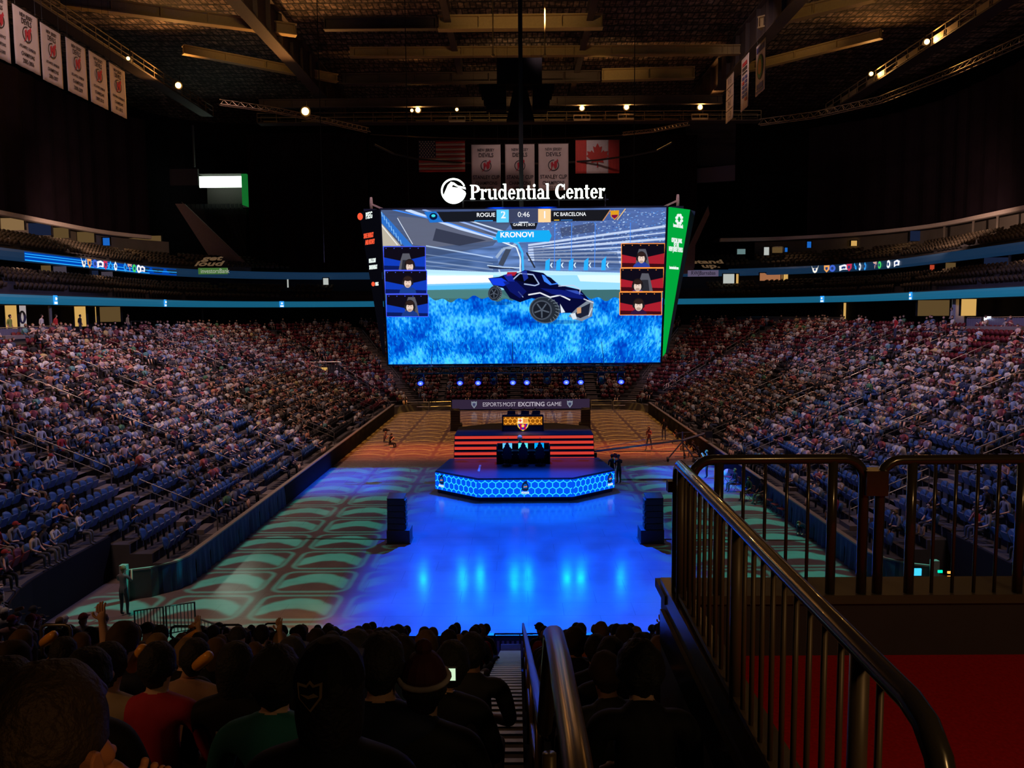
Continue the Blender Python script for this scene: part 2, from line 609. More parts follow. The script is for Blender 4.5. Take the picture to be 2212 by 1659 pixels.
# near corners, seats start higher up because a passage leaves the floor there
for sx in (-1, 1):
    cp = [(sx * (9 + 4 * math.cos(a)), 26.7 - 4 * math.sin(a), sx * math.cos(a), -math.sin(a)) for a in [PI / 2 * i / 12 for i in range(13)]]
    cp = [(sx * 13, 31.0, sx, 0)] + cp
    pr = [(3.4, -.3)]
    for s in SROW[3:]:
        pr += [(s, zs(s, .4)), (s + PITCH, zs(s, .4))]
    pr += [(29, zs(SROW[-1], .4)), (29, -.3)]
    mb = MB(); mb.sweep(cp, pr)
    struct(mb.build('corner_terrace', m_terr))
    struct(MB().sweep(cp, [(3.34, 0), (3.34, zs(SROW[3], .4)), (3.39, zs(SROW[3], .4)), (3.39, 0)]).build('corner_dark_sheet', m_black2))  # black sheet added over the terrace front to darken the corner
mb = MB()
SNEAR = [.85 + PITCH * i for i in range(24)]
for i, s in enumerate(SNEAR):
    y = Y0 - s
    xr = 9.0 if y - PITCH > 4.75 else .55
    z = zs(s, KN)
    mb.b2((-9, y - PITCH, z - 1.2), (xr, y, z))
struct(mb.build('near_terrace', m_terr))
mb = MB()
mb.b2((-9.5, -4.5, 7.3), (.55, Y0 - SNEAR[-1] - PITCH, 8.70))
struct(mb.build('concourse_slab', m_terr))

# ---- boards round the floor, draped in dark blue cloth on their floor side
m_board = mat('board_cap', (.28, .24, .22), .5)
m_drape = mat('blue_drape', (.025, .06, .16), .85, noise=.3, scale=2.0)
m_panel = mat('board_panel', (.05, .05, .06), .5)


def drape(path, name, z0=.02, z1=1.05, amp=.035):
    """folded cloth, thin but solid, along the path"""
    P = []
    for a, b in zip(path[:-1], path[1:]):
        L = math.hypot(b[0] - a[0], b[1] - a[1])
        n = max(1, int(L / .09))
        for k in range(n):
            t = k / n
            P.append([a[j] + (b[j] - a[j]) * t for j in range(4)])
    P.append(list(path[-1]))
    vs, fs = [], []
    for i, (x, y, nx, ny) in enumerate(P):
        w = amp * math.sin(i * 1.15) + amp * .6 * math.sin(i * .37 + 1)
        for o_, z in ((-.06 + w * 1.4, z0), (-.04 + w, (z0 + z1) / 2), (-.02 + w * .2, z1), (.0, z1), (.0, z0)):
            vs.append((x + nx * o_, y + ny * o_, z))
    for i in range(len(P) - 1):
        for k in range(5):
            k2 = (k + 1) % 5
            fs.append((i * 5 + k, i * 5 + k2, (i + 1) * 5 + k2, (i + 1) * 5 + k))
    mb = MB().add(vs, fs)
    return mb


for sx, lab in ((-1, 'left'), (1, 'right')):
    path = [(sx * 14.6, 28.6, sx * .7, -.7), (sx * 13.75, 29.0, sx * .5, -.85), (sx * 13.2, 29.6, sx * .9, -.4), (sx * HW, 30.4, sx, 0), (sx * HW, 56, sx, 0), (sx * HW, Y1 - RC, sx, 0)]
    root = empty('rink_board', (sx * HW, 56, 0), ('low dark board with blue cloth drape along the foot of the stand where blue seats meet the curved corner, ' if 0 else '') + ('long low board draped in blue cloth at the foot of the %s stand' % lab), 'board')
    pp = [(p[0] - sx * HW, p[1] - 56, p[2], p[3]) for p in path]
    mb = MB(); mb.sweep(pp, [(.0, 0), (.0, 1.07), (.14, 1.07), (.14, 0)])
    mb.build('board_panel', m_panel, root)
    mb = MB(); mb.sweep(pp, [(-.03, 1.07), (-.03, 1.13), (.18, 1.13), (.18, 1.07)])
    mb.build('cap_rail', m_board, root)
    d1 = [p for p in pp]
    drape(d1[:5] if 0 else [d1[0], d1[1], d1[2], d1[3], (d1[3][0], 43 - 56, sx, 0)], 'x').build('cloth_drape', m_drape, root)
    mb = MB(); mb.b2((-.02 if sx < 0 else -.06, 43 - 56, .02), (.06 if sx < 0 else .02, Y1 - RC - 56, 1.05))
    mb.build('skirt_panel', m_black2, root)
    mb = MB(); mb.b2((pp[0][0] - .12, pp[0][1] - .25, 0), (pp[0][0] + .12, pp[0][1] - .02, 1.35)); mb.build('end_post', m_board, root)
# far board, its middle is a dark display with white writing
root = empty('far_board', (0, Y1, 0), 'dark board across the far end with pale panel rails on both sides', 'board')
fp = [(x, y - Y1, nx, ny) for (x, y, nx, ny) in upath(HW, Y1, RC, 82, part='F')]
MB().sweep(fp, [(0, 0), (0, .75), (.14, .75), (.14, 0)]).build('board_panel', m_panel, root)
for (xa, xb) in ((-12.2, -9.8), (-9.7, -7.5), (7.5, 9.7), (9.8, 12.2)):
    mb = MB()
    ya = -.9 if abs(xa) > 9.75 and xa < 0 else 0
    for zz in (.45, .95):
        mb.tube([(xa, -.05 - (.5 if abs(xa) > 9 else 0), zz), (xb, -.05 - (.5 if abs(xb) > 9.75 else 0), zz)], .035, 5)
    for x_ in (xa, xb):
        mb.tube([(x_, -.05 - (.5 if abs(x_) > 9.75 or abs(xa) > 9.75 and 0 else 0), 0), (x_, -.05 - (.5 if abs(x_) > 9.75 else 0), .97)], .035, 5)
    mb.build('panel_rail', m_rail, root)
scr = MB().b2((-7.35, Y1 - .3, .12), (7.3, Y1 - .05, 1.12)).build('ribbon_screen', emis('banner_screen', (.03, .018, .042), 1.0))
tag(scr, 'long dark display banner with white capitals across the far end', 'display')
mw = emis('white_light', (.85, .75, .9), .55)
bx = 0
def fit(t, w):
    t.scale.x = w / max(1e-3, max(v.co.x for v in t.data.vertices) - min(v.co.x for v in t.data.vertices))


fit(text('ESPORTS', .62, mw, scr, loc=(-3.07, Y1 - .32, .60)), 2.0)
fit(text('MOST', .62, mw, scr, loc=(-1.25, Y1 - .32, .60)), 1.35)
fit(text('EXCITING', .64, mw, scr, loc=(1.10, Y1 - .32, .60), bold=.018), 2.8)
fit(text('GAME', .62, mw, scr, loc=(3.52, Y1 - .32, .60)), 1.55)
for x_ in (-5.0, 5.2):
    mb = MB()
    sh = [(-.3, .35), (-.1, .28), (0, .38), (.1, .28), (.3, .35), (.28, -.05), (0, -.42), (-.28, -.05)]
    mb.prism([(x_ + a, Y1 - .31, .62 + b) for a, b in sh], (0, -.02, 0))
    e = mb.build('shield_emblem', emis('emblem_grey', (.35, .4, .5), .6), scr)
    mb = MB()
    mb.prism([(x_ + a * .55, Y1 - .34, .60 + b * .55) for a, b in sh], (0, -.01, 0))
    mb.build('emblem_centre', emis('emblem_dark', (.05, .05, .12), 1), e)

# ---- concourse behind the bowl, fascias, suites
m_wall = mat('dark_wall', (.03, .025, .025), .9, noise=.3)
m_wallw = mat('painted_wall', (.30, .25, .20), .8, noise=.2, scale=.7)
m_fas1 = mat('fascia_blue', (.02, .08, .12), .5, noise=.1, emit=(.006, .10, .19), es=1.0)
m_fas2 = mat('fascia_slate', (.03, .06, .10), .5, noise=.1, emit=(.005, .022, .055), es=1.0)
m_rim = mat('suite_rim', (.85, .72, .62), .6, noise=.1, emit=None)
P1 = upath(37, 104, 18, 20)
struct(MB().sweep(P1, [(0, 11.25), (-.12, 11.45), (-.14, 11.75), (0, 11.95), (.5, 11.95), (.5, 11.25)]).build('trim_1', m_fas1, smooth=False))
P2 = upath(41, 107, 20, 20)
struct(MB().sweep(P2, [(0, 14.88), (-.14, 15.1), (-.16, 15.55), (0, 15.78), (.5, 15.78), (.5, 14.88)]).build('trim_2', m_fas2))
P3L = upath(46, 106, 20, 20, aL=30, part='L')
P3R = upath(46, 106, 20, 20, aR=90, part='R')
struct(MB().sweep(P3L, [(0, 19.3), (-.1, 19.35), (-.1, 19.72), (.5, 19.72), (.5, 19.3)]).build('trim_3', m_rim))
struct(MB().sweep(P3R, [(0, 19.3), (-.1, 19.35), (-.1, 19.72), (.5, 19.72), (.5, 19.3)]).build('trim_4', m_rim))
# walls and slabs behind
struct(MB().sweep(upath(41.5, 108.5, 20, 20), [(0, 8.3), (0, 11.3), (.3, 11.3), (.3, 8.3)]).build('wall_concourse', m_wall))
pr = [(.1, 11.9), (.1, 12.05)]
for k in range(4):
    pr += [(.4 + .85 * k, 12.05 + .33 * (k + (k > 0))), (.4 + .85 * (k + 1), 12.05 + .33 * (k + (k > 0)))]
pr += [(8.5, 13.4), (8.5, 11.2), (.5, 11.2)]
struct(MB().sweep(P1, pr).build('suite_terrace', m_terr))
struct(MB().sweep(upath(45.5, 111, 22, 20), [(0, 12.9), (0, 15.0), (.3, 15.0), (.3, 12.9)]).build('wall_suite', mat('suite_wall', (.10, .09, .11), .8)))
pr = [(.1, 15.6), (.1, 15.8)]
for k in range(4):
    pr += [(.4 + .85 * k, 15.85 + .38 * k), (.4 + .85 * (k + 1), 15.85 + .38 * k)]
pr += [(8.3, 17.1), (8.3, 14.95), (.5, 14.95)]
P2L = upath(41, 107, 20, 20, aL=37.5, part='L')
P2R = upath(41, 107, 20, 20, aR=75, part='R')
struct(MB().sweep(P2L, pr).build('suite_terrace', m_terr))
struct(MB().sweep(P2R, pr).build('suite_terrace', m_terr))
for PP in (upath(49, 112, 23, 20, aL=37.5, part='L'), upath(49, 112, 23, 20, aR=75, part='R')):
    struct(MB().sweep(PP, [(0, 17.0), (0, 19.6), (.3, 19.6), (.3, 17.0)]).build('wall_upper_suite', m_wallw))
for PP in (P3L, P3R):
    struct(MB().sweep(PP, [(.3, 19.6), (.3, 19.8), (5, 19.8), (5, 19.6)]).build('suite_ceiling', m_wall))
# down lights of the two suite levels
for px_, py_ in ((-45.2, 56), (-45.2, 68), (-44.5, 80), (-43, 91), (45.2, 56), (45.2, 68), (44.5, 80), (42, 92), (33, 103)):
    spot('suite_downlight', (px_, py_, 19.1), 75, (1.0, .62, .36), size=150, blend=.5, radius=.15)
for px_, py_ in ((-40.8, 54), (-40.5, 66), (-40, 78), (40.8, 54), (40.5, 66), (40, 78)):
    spot('suite_downlight', (px_, py_, 14.7), 32, (1.0, .62, .42), size=150, blend=.5, radius=.15)
for px_, py_ in ((-45, 62), (45, 62), (-44.6, 84), (44.4, 84)):
    spot('rim_fill_spot', (px_ * .86, py_ - 6, 18.2), 1300, (1.0, .62, .48), size=120, blend=.8, target=(px_ * 1.03, py_, 19.6), radius=.3)  # unseen spots added in mid-air to brighten the suite rim
# outer enclosure and roof
m_shell = mat('outer_shell', (.012, .010, .014), .95, spec=.1)
struct(MB().sweep(upath(52, 122, 12, -6, n=8), [(0, -1), (0, 40), (.5, 40), (.5, -1)]).build('wall_outer', m_shell))


def deck_mat():
    m = bpy.data.materials.new('roof_insulation')
    m.use_nodes = True
    nt = NT(m.node_tree)
    b = nt.n['Principled BSDF']
    tc = nt.new('ShaderNodeTexCoord')
    mp = nt.new('ShaderNodeMapping'); mp.inputs['Scale'].default_value = (1.6, .55, 1)
    nt.l.new(tc.outputs['Object'], mp.inputs[0])
    br = nt.new('ShaderNodeTexBrick'); br.inputs['Scale'].default_value = .9
    br.inputs['Brick Width'].default_value = .8; br.inputs['Row Height'].default_value = .8; br.inputs['Mortar Size'].default_value = .09
    br.inputs['Color1'].default_value = (.30, .23, .20, 1); br.inputs['Color2'].default_value = (.16, .12, .12, 1); br.inputs['Mortar'].default_value = (.03, .025, .03, 1)
    nt.l.new(mp.outputs[0], br.inputs['Vector'])
    nz = nt.new('ShaderNodeTexNoise'); nz.inputs['Scale'].default_value = 2.2; nz.inputs['Detail'].default_value = 5
    nt.l.new(tc.outputs['Object'], nz.inputs['Vector'])
    r = nt.new('ShaderNodeValToRGB'); r.color_ramp.elements[0].position = .42; r.color_ramp.elements[1].position = .68
    r.color_ramp.elements[0].color = (.25, .25, .25, 1)
    r.color_ramp.elements[1].color = (1.6, 1.5, 1.5, 1)
    nt.l.new(nz.outputs[0], r.inputs[0])
    mx = nt.new('ShaderNodeMix', data_type='RGBA', blend_type='MULTIPLY'); mx.inputs[0].default_value = 1
    nt.l.new(br.outputs[0], mx.inputs[6]); nt.l.new(r.outputs[0], mx.inputs[7])
    nt.l.new(mx.outputs[2], b.inputs['Base Color'])
    b.inputs['Roughness'].default_value = .8
    bp = nt.new('ShaderNodeBump'); bp.inputs['Strength'].default_value = .8; bp.inputs['Distance'].default_value = .25
    nt.l.new(br.outputs[1], bp.inputs['Height']); nt.l.new(bp.outputs[0], b.inputs['Normal'])
    return m


struct(MB().b2((-53, -8, 38.4), (53, 123, 38.8)).build('ceiling', deck_mat()))
struct(MB().b2((-53, -6.4, -1), (53, -6, 40)).build('wall_back', m_shell))

# ---- long black curtains
m_curt = mat('black_curtain', (.016, .010, .014), .95, noise=.35, scale=.6, spec=.05)


def curtain(path, z0, z1, label, amp=.18, step=.42):
    P = []
    for a, b in zip(path[:-1], path[1:]):
        L = math.hypot(b[0] - a[0], b[1] - a[1])
        n = max(1, int(L / step))
        for k in range(n):
            t = k / n
            P.append([a[j] + (b[j] - a[j]) * t for j in range(4)])
    P.append(list(path[-1]))
    vs, fs = [], []
    for i, (x, y, nx, ny) in enumerate(P):
        w = amp * math.sin(i * 1.05) + amp * .7 * math.sin(i * .31 + 2)
        for o_, z in ((w, z0), (w * .8, z1), (w * .8 + .05, z1), (w + .05, z0)):
            vs.append((x + nx * o_, y + ny * o_, z))
    for i in range(len(P) - 1):
        for k in range(4):
            k2 = (k + 1) % 4
            fs.append((i * 4 + k, i * 4 + k2, (i + 1) * 4 + k2, (i + 1) * 4 + k))
    o = MB().add(vs, fs).build('curtain', m_curt)
    return tag(o, label, 'curtain')


curtain(upath(46.2, 106.2, 20, 20, aL=30, part='L'), 19.6, 33.0, 'tall black curtain above the left suites')
curtain(upath(46.2, 106.2, 20, 20, aR=60, part='R'), 19.6, 33.0, 'tall black curtain above the right suites')
a_, b_ = at(531, 280, 106), at(812, 280, 106)
curtain([(a_.x, 106, 0, 1), (-19.5, 106, 0, 1)], 15.8, 33.5, 'tall black curtain on the far end, beside the glowing doorway')
curtain([(-19.4, 106.6, 0, 1), (23, 106.6, 0, 1)], 15.8, 33.0, 'wide black curtain behind the flags at the far end')
# ---- upper corner stand with the lit doorway
m_pink = mat('parapet', (.30, .20, .18), .8, noise=.2)
root = empty('upper_corner_stand', at(460, 500, 104), 'dark upper seating block with pale sloping parapet beside the lit doorway', 'stand')
o0 = root.location.copy()


def rel(px, py, y):
    return at(px, py, y) - o0


mb = MB()
A = [rel(378, 440, 101), rel(398, 440, 101), rel(541, 578, 104), rel(541, 594, 104), rel(478, 594, 104)]
mb.prism(A, (0, .35, 0)); mb.build('sloping_parapet', m_pink, root)
mb = MB()
mb.tube([rel(392, 436, 101), rel(536, 576, 104)], .05, 5); mb.build('parapet_rail', m_rail, root)
mb = MB()
for k in range(11):
    t = k / 10
    p = rel(400 + 130 * t, 452 + 128 * t, 112 - 7 * t)
    q = rel(532, 452 + 128 * t, 112 - 7 * t)
    mb.b2((p.x, p.y, p.z - 1.6), (q.x, p.y + 1.0, p.z))
    for j in range(int((q.x - p.x) / .6)):
        x_ = p.x + .3 + j * .6
        mb.b2((x_ - .24, p.y + .5, p.z), (x_ + .24, p.y + .58, p.z + .75))
mb.build('seat_rows', mat('dark_seats', (.02, .02, .025), .8), root)['kind'] = 'stuff'
mb = MB()
p, q = rel(428, 376, 111), rel(534, 442, 111)
mb.b2((p.x, p.y, p.z), (q.x, p.y + 3, p.z + .25))
mb.b2((p.x, p.y + 3, q.z), (q.x, p.y + 3.2, p.z))
mb.build('doorway_surround', m_wall, root)
mb = MB(); mb.b2((q.x - .7, p.y + .1, q.z), (q.x, p.y + 3, p.z)); mb.build('green_glow_jamb', mat('green_light_tint', (.05, .5, .12), .6, emit=(.01, .25, .04), es=.5), root)  # green light of the niche put into the jamb's colour and glow
mb = MB()
p, q = rel(430, 381, 111.5), rel(524, 404, 111.5)
mb.b2((p.x, p.y, q.z), (q.x, p.y + .3, p.z)); mb.build('light_box', emis('doorway_light', (.80, 1.0, .78), 4.0), root)
mb = MB()
p, q = rel(366, 365, 106), rel(428, 400, 106)
mb.b2((p.x, p.y, q.z), (q.x, p.y + .4, p.z)); mb.build('ledge_wall', mat('ledge', (.06, .05, .06), .8), root)
mb = MB()
p, q = rel(414, 270, 106), rel(420, 360, 106)
mb.b2((p.x, p.y, q.z), (q.x, p.y + .4, p.z)); mb.build('steel_post', mat('ledge', (.06, .05, .06), .8), root)
# parapet and wall on the right, mirrored
root = empty('upper_corner_wall', at(1530, 350, 108), 'violet-grey upper wall with a ledge, between far curtain and right curtain', 'wall')
o0 = root.location.copy()
mb = MB(); p, q = rel(1482, 268, 108), rel(1588, 358, 108); mb.b2((p.x, 0, q.z), (q.x, .4, p.z)); mb.build('wall_panel', mat('violet_wall', (.035, .03, .05), .9), root)
mb = MB(); mb.prism([rel(1468, 368, 107), rel(1588, 356, 107), rel(1588, 390, 107), rel(1468, 397, 107)], (0, .5, 0)); mb.build('ledge', mat('violet_ledge', (.14, .12, .20), .8), root)
root = empty('sloping_parapet_wall', at(1505, 520, 105), 'brownish sloping parapet wall beside the green screen edge', 'wall')
o0 = root.location.copy()
mb = MB(); mb.prism([rel(1530, 446, 104), rel(1533, 462, 104), rel(1502, 530, 104), rel(1500, 590, 104), rel(1468, 592, 104), rel(1473, 565, 104)], (0, .4, 0)); mb.build('parapet', m_pink, root)
mb = MB(); mb.tube([rel(1530, 445, 104), rel(1473, 564, 104)], .05, 5); mb.build('parapet_rail', m_rail, root)

# ---- roof steel
m_yst = mat('cream_steel', (.42, .30, .14), .6, noise=.15)
m_bst = mat('brown_dim_steel', (.07, .05, .05), .7, noise=.2)  # darker tone, also puts weaker light into the colour of split cream beams


def girder(p, q, h, w, m, label, name='roof_beam'):
    """I-shaped steel beam"""
    p, q = Vector(p), Vector(q)
    c = (p + q) / 2
    root = empty(name, c, label, 'beam')
    p, q = p - c, q - c
    MB().beam(p, q, w * .25, h, ).build('web', m, root)
    up = Vector((0, 0, h / 2))
    MB().beam(p + up, q + up, w, .12).build('top_flange', m, root)
    MB().beam(p - up, q - up, w, .12).build('bottom_flange', m, root)
    mb = MB()
    L = (q - p).length
    n = max(2, int(L / 3.5))
    for k in range(n + 1):
        t = k / n
        c2 = p + (q - p) * min(max(t, .01), .99)
        d = (q - p).normalized()
        mb.beam(c2 - d * .04, c2 + d * .04, w * .9, h - .1)
    mb.build('stiffener_rib', m, root)
    return root


girder(atz(946, 51, 36), atz(1302, 47, 36), 1.1, .9, m_yst, 'bright cream roof beam above the hanging rig, topmost of the lit beams')
girder(atz(700, 53, 36), atz(944, 51, 36), .9, .7, m_bst, 'dimmer stretch of the topmost roof beam, weaker light put into brown colour')
girder(atz(756, 114, 36), atz(1640, 108, 36), .8, .7, m_yst, 'long dim cream roof beam, second row under the bright topmost beam')
girder(atz(1300, 163, 35.6), atz(1500, 158, 35.6), 1.1, .9, m_yst, 'short bright cream roof beam with slanted end, beside the right girder')
girder(atz(740, 172, 35.7), atz(1296, 165, 35.7), 1.0, .8, m_bst, 'roof beam darkened for weak light, just above the black hanging loudspeaker block')
girder(atz(130, 0, 36), atz(640, 66, 36), .9, .8, m_yst, 'slanting cream roof beam high above the hanging championship banners')
girder(atz(395, 107, 36), atz(728, 170, 36), .75, .7, m_yst, 'slanting cream roof beam, lower of the two over the lone orange lamp')
girder(atz(1640, 51, 36), atz(1890, -12, 36), .9, .8, m_yst, 'slanting cream roof beam above the three narrow hanging banners')
girder(atz(1560, 160, 36), atz(1905, 73, 36), .75, .7, m_yst, 'slanting cream roof beam crossing behind the three narrow hanging banners')
girder((-22, 30, 36), (-22, 104, 36), 3.0, 1.2, m_bst, 'deep brown roof girder running towards the far end, over the left stand', 'roof_girder')
girder((22, 30, 36), (22, 104, 36), 3.0, 1.2, m_bst, 'deep brown roof girder running towards the far end, over the right stand', 'roof_girder')
for k, (x, w_) in enumerate(((-6.3, 'over the flag side'), (6.3, 'over the maple leaf flag side'))):
    girder((x, 60, 36.6), (x, 104, 36.6), 1.0, .6, m_bst, 'thin brown roof joist %s of the far end' % w_, 'roof_joist')
girder(atz(560, 225, 33.5), atz(1560, 215, 33.5), .8, .5, m_bst, 'dim roof beam in line above the row of orange lamps')


def tri_truss(P, w, m, label, name='light_truss', parent=None, r=.045):
    """three-chord lattice truss along points P"""
    P = [Vector(p) for p in P]
    c = P[len(P) // 2].copy()
    P = [p - c for p in P]
    root = empty(name, c, label, 'truss')
    ch = [[], [], []]
    for i, p in enumerate(P):
        t = (P[min(i + 1, len(P) - 1)] - P[max(i - 1, 0)]).normalized()
        a = t.cross(Vector((0, 0, 1))).normalized() * (w / 2)
        ch[0].append(p - a); ch[1].append(p + a); ch[2].append(p + Vector((0, 0, w * .85)))
    for c3 in ch:
        MB().tube(c3, r, 5).build('chord', m, root)
    mb = MB()
    for i in range(len(P) - 1):
        L = (P[i + 1] - P[i]).length
        n = max(1, int(L / (w * 1.2)))
        for k in range(n):
            f = lambda c3, t: c3[i] + (c3[i + 1] - c3[i]) * t
            t0, t1 = k / n, (k + 1) / n
            mb.tube([f(ch[0], t0), f(ch[2], (t0 + t1) / 2), f(ch[0], t1)], r * .6, 4)
            mb.tube([f(ch[1], t0), f(ch[2], (t0 + t1) / 2), f(ch[1], t1)], r * .6, 4)
            mb.tube([f(ch[0], t0), f(ch[1], t0)], r * .6, 4)
    mb.build('lattice', m, root)
    return root


m_tr = mat('truss_alu', (.30, .24, .20), .45, .5)
tri_truss([atz(475, 226, 30), atz(580, 240, 30), atz(690, 262, 30), atz(797, 286, 30)], .55, m_tr, 'curved pale lattice truss under the lone big orange lamp')
tri_truss([atz(1640, 270, 30), atz(1760, 254, 30), atz(1900, 222, 30), atz(2060, 160, 30), atz(2230, 84, 30)], .7, m_tr, 'long curved lattice truss above the right curtain')
tri_truss([atz(1345, 292, 29), atz(1410, 285, 29), atz(1488, 270, 29)], .35, m_tr, 'short thin lattice truss above the maple leaf flag')
# ring cable in front of the flags
pts = [atz(x, y, 24.5) for x, y in ((808, 312), (850, 332), (904, 344), (980, 351), (1060, 354), (1130, 354), (1200, 353), (1290, 346), (1360, 337), (1420, 325), (1452, 308))]
o = MB().tube(pts, .09, 6).build('rigging_pipe', m_black)
tag(o, 'thin curved dark pipe passing in front of the flags and banners', 'pipe')
pts = [atz(x, y, 30) for x, y in ((800, 290), (900, 296), (1010, 299), (1130, 300), (1240, 298), (1345, 292))]
o = MB().tube(pts, .07, 6).build('rigging_pipe', m_black)
tag(o, 'curved dark pipe joining the two lattice trusses above the flags', 'pipe')

# catwalks
def catwalk(p, q, label, w=1.4):
    p, q = Vector(p), Vector(q)
    c = (p + q) / 2
    root = empty('catwalk', c, label, 'catwalk')
    p, q = p - c, q - c
    MB().beam(p, q, w, .15).build('deck', m_bst, root)
    d = (q - p).normalized()
    a = d.cross(Vector((0, 0, 1))).normalized() * (w / 2)
    n = max(2, int((q - p).length / 2.2))
    for s_ in (-1, 1):
        mb = MB()
        for h in (.55, 1.05):
            mb.beam(p + a * s_ + Vector((0, 0, h)), q + a * s_ + Vector((0, 0, h)), .06, .08)
        for k in range(n + 1):
            c2 = p + (q - p) * (k / n) + a * s_
            mb.beam(c2, c2 + Vector((0, 0, 1.07)), .06, .06)
        mb.build('guard_rail', mat('catwalk_rail', (.25, .19, .12), .6), root)
    mb = MB()
    for k in range(n):
        if k % 3 != 1:
            c2 = p + (q - p) * ((k + .5) / n) - a * 1.02
            mb.beam(c2 - d * .85 + Vector((0, 0, .3)), c2 + d * .85 + Vector((0, 0, .3)), .03, .5)
    mb.build('kick_panels', mat('catwalk_panel', (.30, .23, .13), .6), root)  # separate solid panels along one side of the deck
    return root


catwalk((-36.5, 44, 33.6), (-36.5, 97, 33.6), 'steel catwalk under the roof along the left side')
catwalk((36.5, 44, 33.2), (36.5, 97, 33.2), 'steel catwalk under the roof along the right side')
pA, pB = at(560, 268, 96), at(1640, 262, 96)
catwalk(pA, pB, 'steel catwalk under the roof across the far end')

# lamps
m_bulb = emis('amber_bulb', (1.0, .42, .08), 22)
m_bulb2 = emis('amber_bulb_dim', (1.0, .5, .14), 9)


def flood(px, py, y, label, k=1.0, m=None, light=0, basket=True):
    p = at(px, py, y)
    root = empty('flood_lamp', p, label, 'lamp')
    p = p.copy()
    MB().ball((0, -.1, 0), .28 * k, 12, 8).build('bulb', m or m_bulb, root, smooth=True)
    mb = MB().tube([(0, -.05, 0), (0, .25, .02), (0, .5, .05)], [.42 * k, .34 * k, .15 * k], 12)
    mb.build('reflector', m_dark, root)
    MB().beam((0, .3, .1), (0, .3, 1.0), .08, .08).build('bracket', m_dark, root)
    if basket:
        mb = MB()
        for z in (-.75, -1.25):
            mb.beam((-.9, 0, z), (.9, 0, z), .06, .22 if z < -1 else .08)
        for x in (-.9, 0, .9):
            mb.beam((x, 0, -1.3), (x, 0, -.7), .06, .06)
        mb.build('lamp_basket', mat('basket', (.55, .50, .42), .6), root)
    if light:
        spot('flood_lamp_light', p + Vector((0, -.6, -.1)), light, (1, .45, .12), size=165, blend=.6, target=p + Vector((0, -5, 1.2)), radius=.25)
    return root


flood(660, 241, 80, 'lone big orange lamp above the curved pale truss', 1.25, light=2600, basket=False)
flood(890, 239, 93, 'smaller orange lamp of the close pair above the stars flag', .6, m_bulb2, basket=False)
flood(903, 238, 93, 'brighter orange lamp of the close pair above the stars flag', .95, light=1200, basket=False)
flood(987, 237, 93, 'small orange lamp next along from the close pair', .6, m_bulb2)
flood(1257, 234, 93, 'orange lamp nearest the black hanging rig, on its right side', .9, light=1200)
flood(1353, 232, 93, 'orange lamp right above the maple leaf flag', .95, light=1200)
flood(1512, 232, 93, 'orange lamp beside the narrowest hanging banner', .9, light=800)
flood(386, 185, 83, 'orange lamp just past the hanging championship banners', 1.0, light=1500, basket=False)
flood(278, 127, 73, 'dim yellow lamp above the last championship banner', .55, m_bulb2, basket=False)
flood(1881, 160, 84, 'small orange lamp at the right catwalk', .7, m_bulb2, light=700, basket=False)
flood(2001, 91, 73, 'yellow lamp higher up at the right catwalk', .8, m_bulb2, light=900, basket=False)
# ================================================================== PEOPLE AND SEATS
def skin_mesh(name, J, E, mats, levels=1):
    """one continuous body surface grown over joints J {name: (x,y,z,r,region)} and bones E"""
    names = list(J)
    me = bpy.data.meshes.new(name)
    me.from_pydata([J[n][:3] for n in names], [(names.index(a), names.index(b)) for a, b in E], [])
    o = bpy.data.objects.new(name, me)
    COL.objects.link(o)
    md = o.modifiers.new('s', 'SKIN')
    md.use_smooth_shade = True
    md.branch_smoothing = .6
    for i, n in enumerate(names):
        r = J[n][3]
        r = r if isinstance(r, tuple) else (r, r)
        me.skin_vertices[0].data[i].radius = r
        me.skin_vertices[0].data[i].use_root = (i == 0)
    if levels:
        sb = o.modifiers.new('u', 'SUBSURF')
        sb.levels = levels
        sb.render_levels = levels
    dg = bpy.context.evaluated_depsgraph_get()
    out = bpy.data.meshes.new_from_object(o.evaluated_get(dg))
    bpy.data.objects.remove(o)
    out.name = name
    out.materials.clear()
    for m_ in mats:
        out.materials.append(m_)
    # colour regions: each face takes the region of its nearest bone
    A = np.array([J[a][:3] for a, b in E], float)
    B = np.array([J[b][:3] for a, b in E], float)
    Rg = np.array([J[b][4] for a, b in E])
    ra = np.array([(J[b][3] if not isinstance(J[b][3], tuple) else max(J[b][3])) for a, b in E], float)
    nf = len(out.polygons)
    C = np.empty(nf * 3)
    out.polygons.foreach_get('center', C)
    C = C.reshape(-1, 3)
    AB = B - A
    L2 = (AB ** 2).sum(1) + 1e-9
    t = np.clip(((C[:, None] - A[None]) * AB[None]).sum(2) / L2[None], 0, 1)
    D = np.linalg.norm(C[:, None] - (A[None] + t[..., None] * AB[None]), axis=2) - ra[None] * .8
    out.polygons.foreach_set('material_index', Rg[D.argmin(1)].astype(np.int32))
    out.polygons.foreach_set('use_smooth', np.ones(nf, bool))
    out.update()
    return out


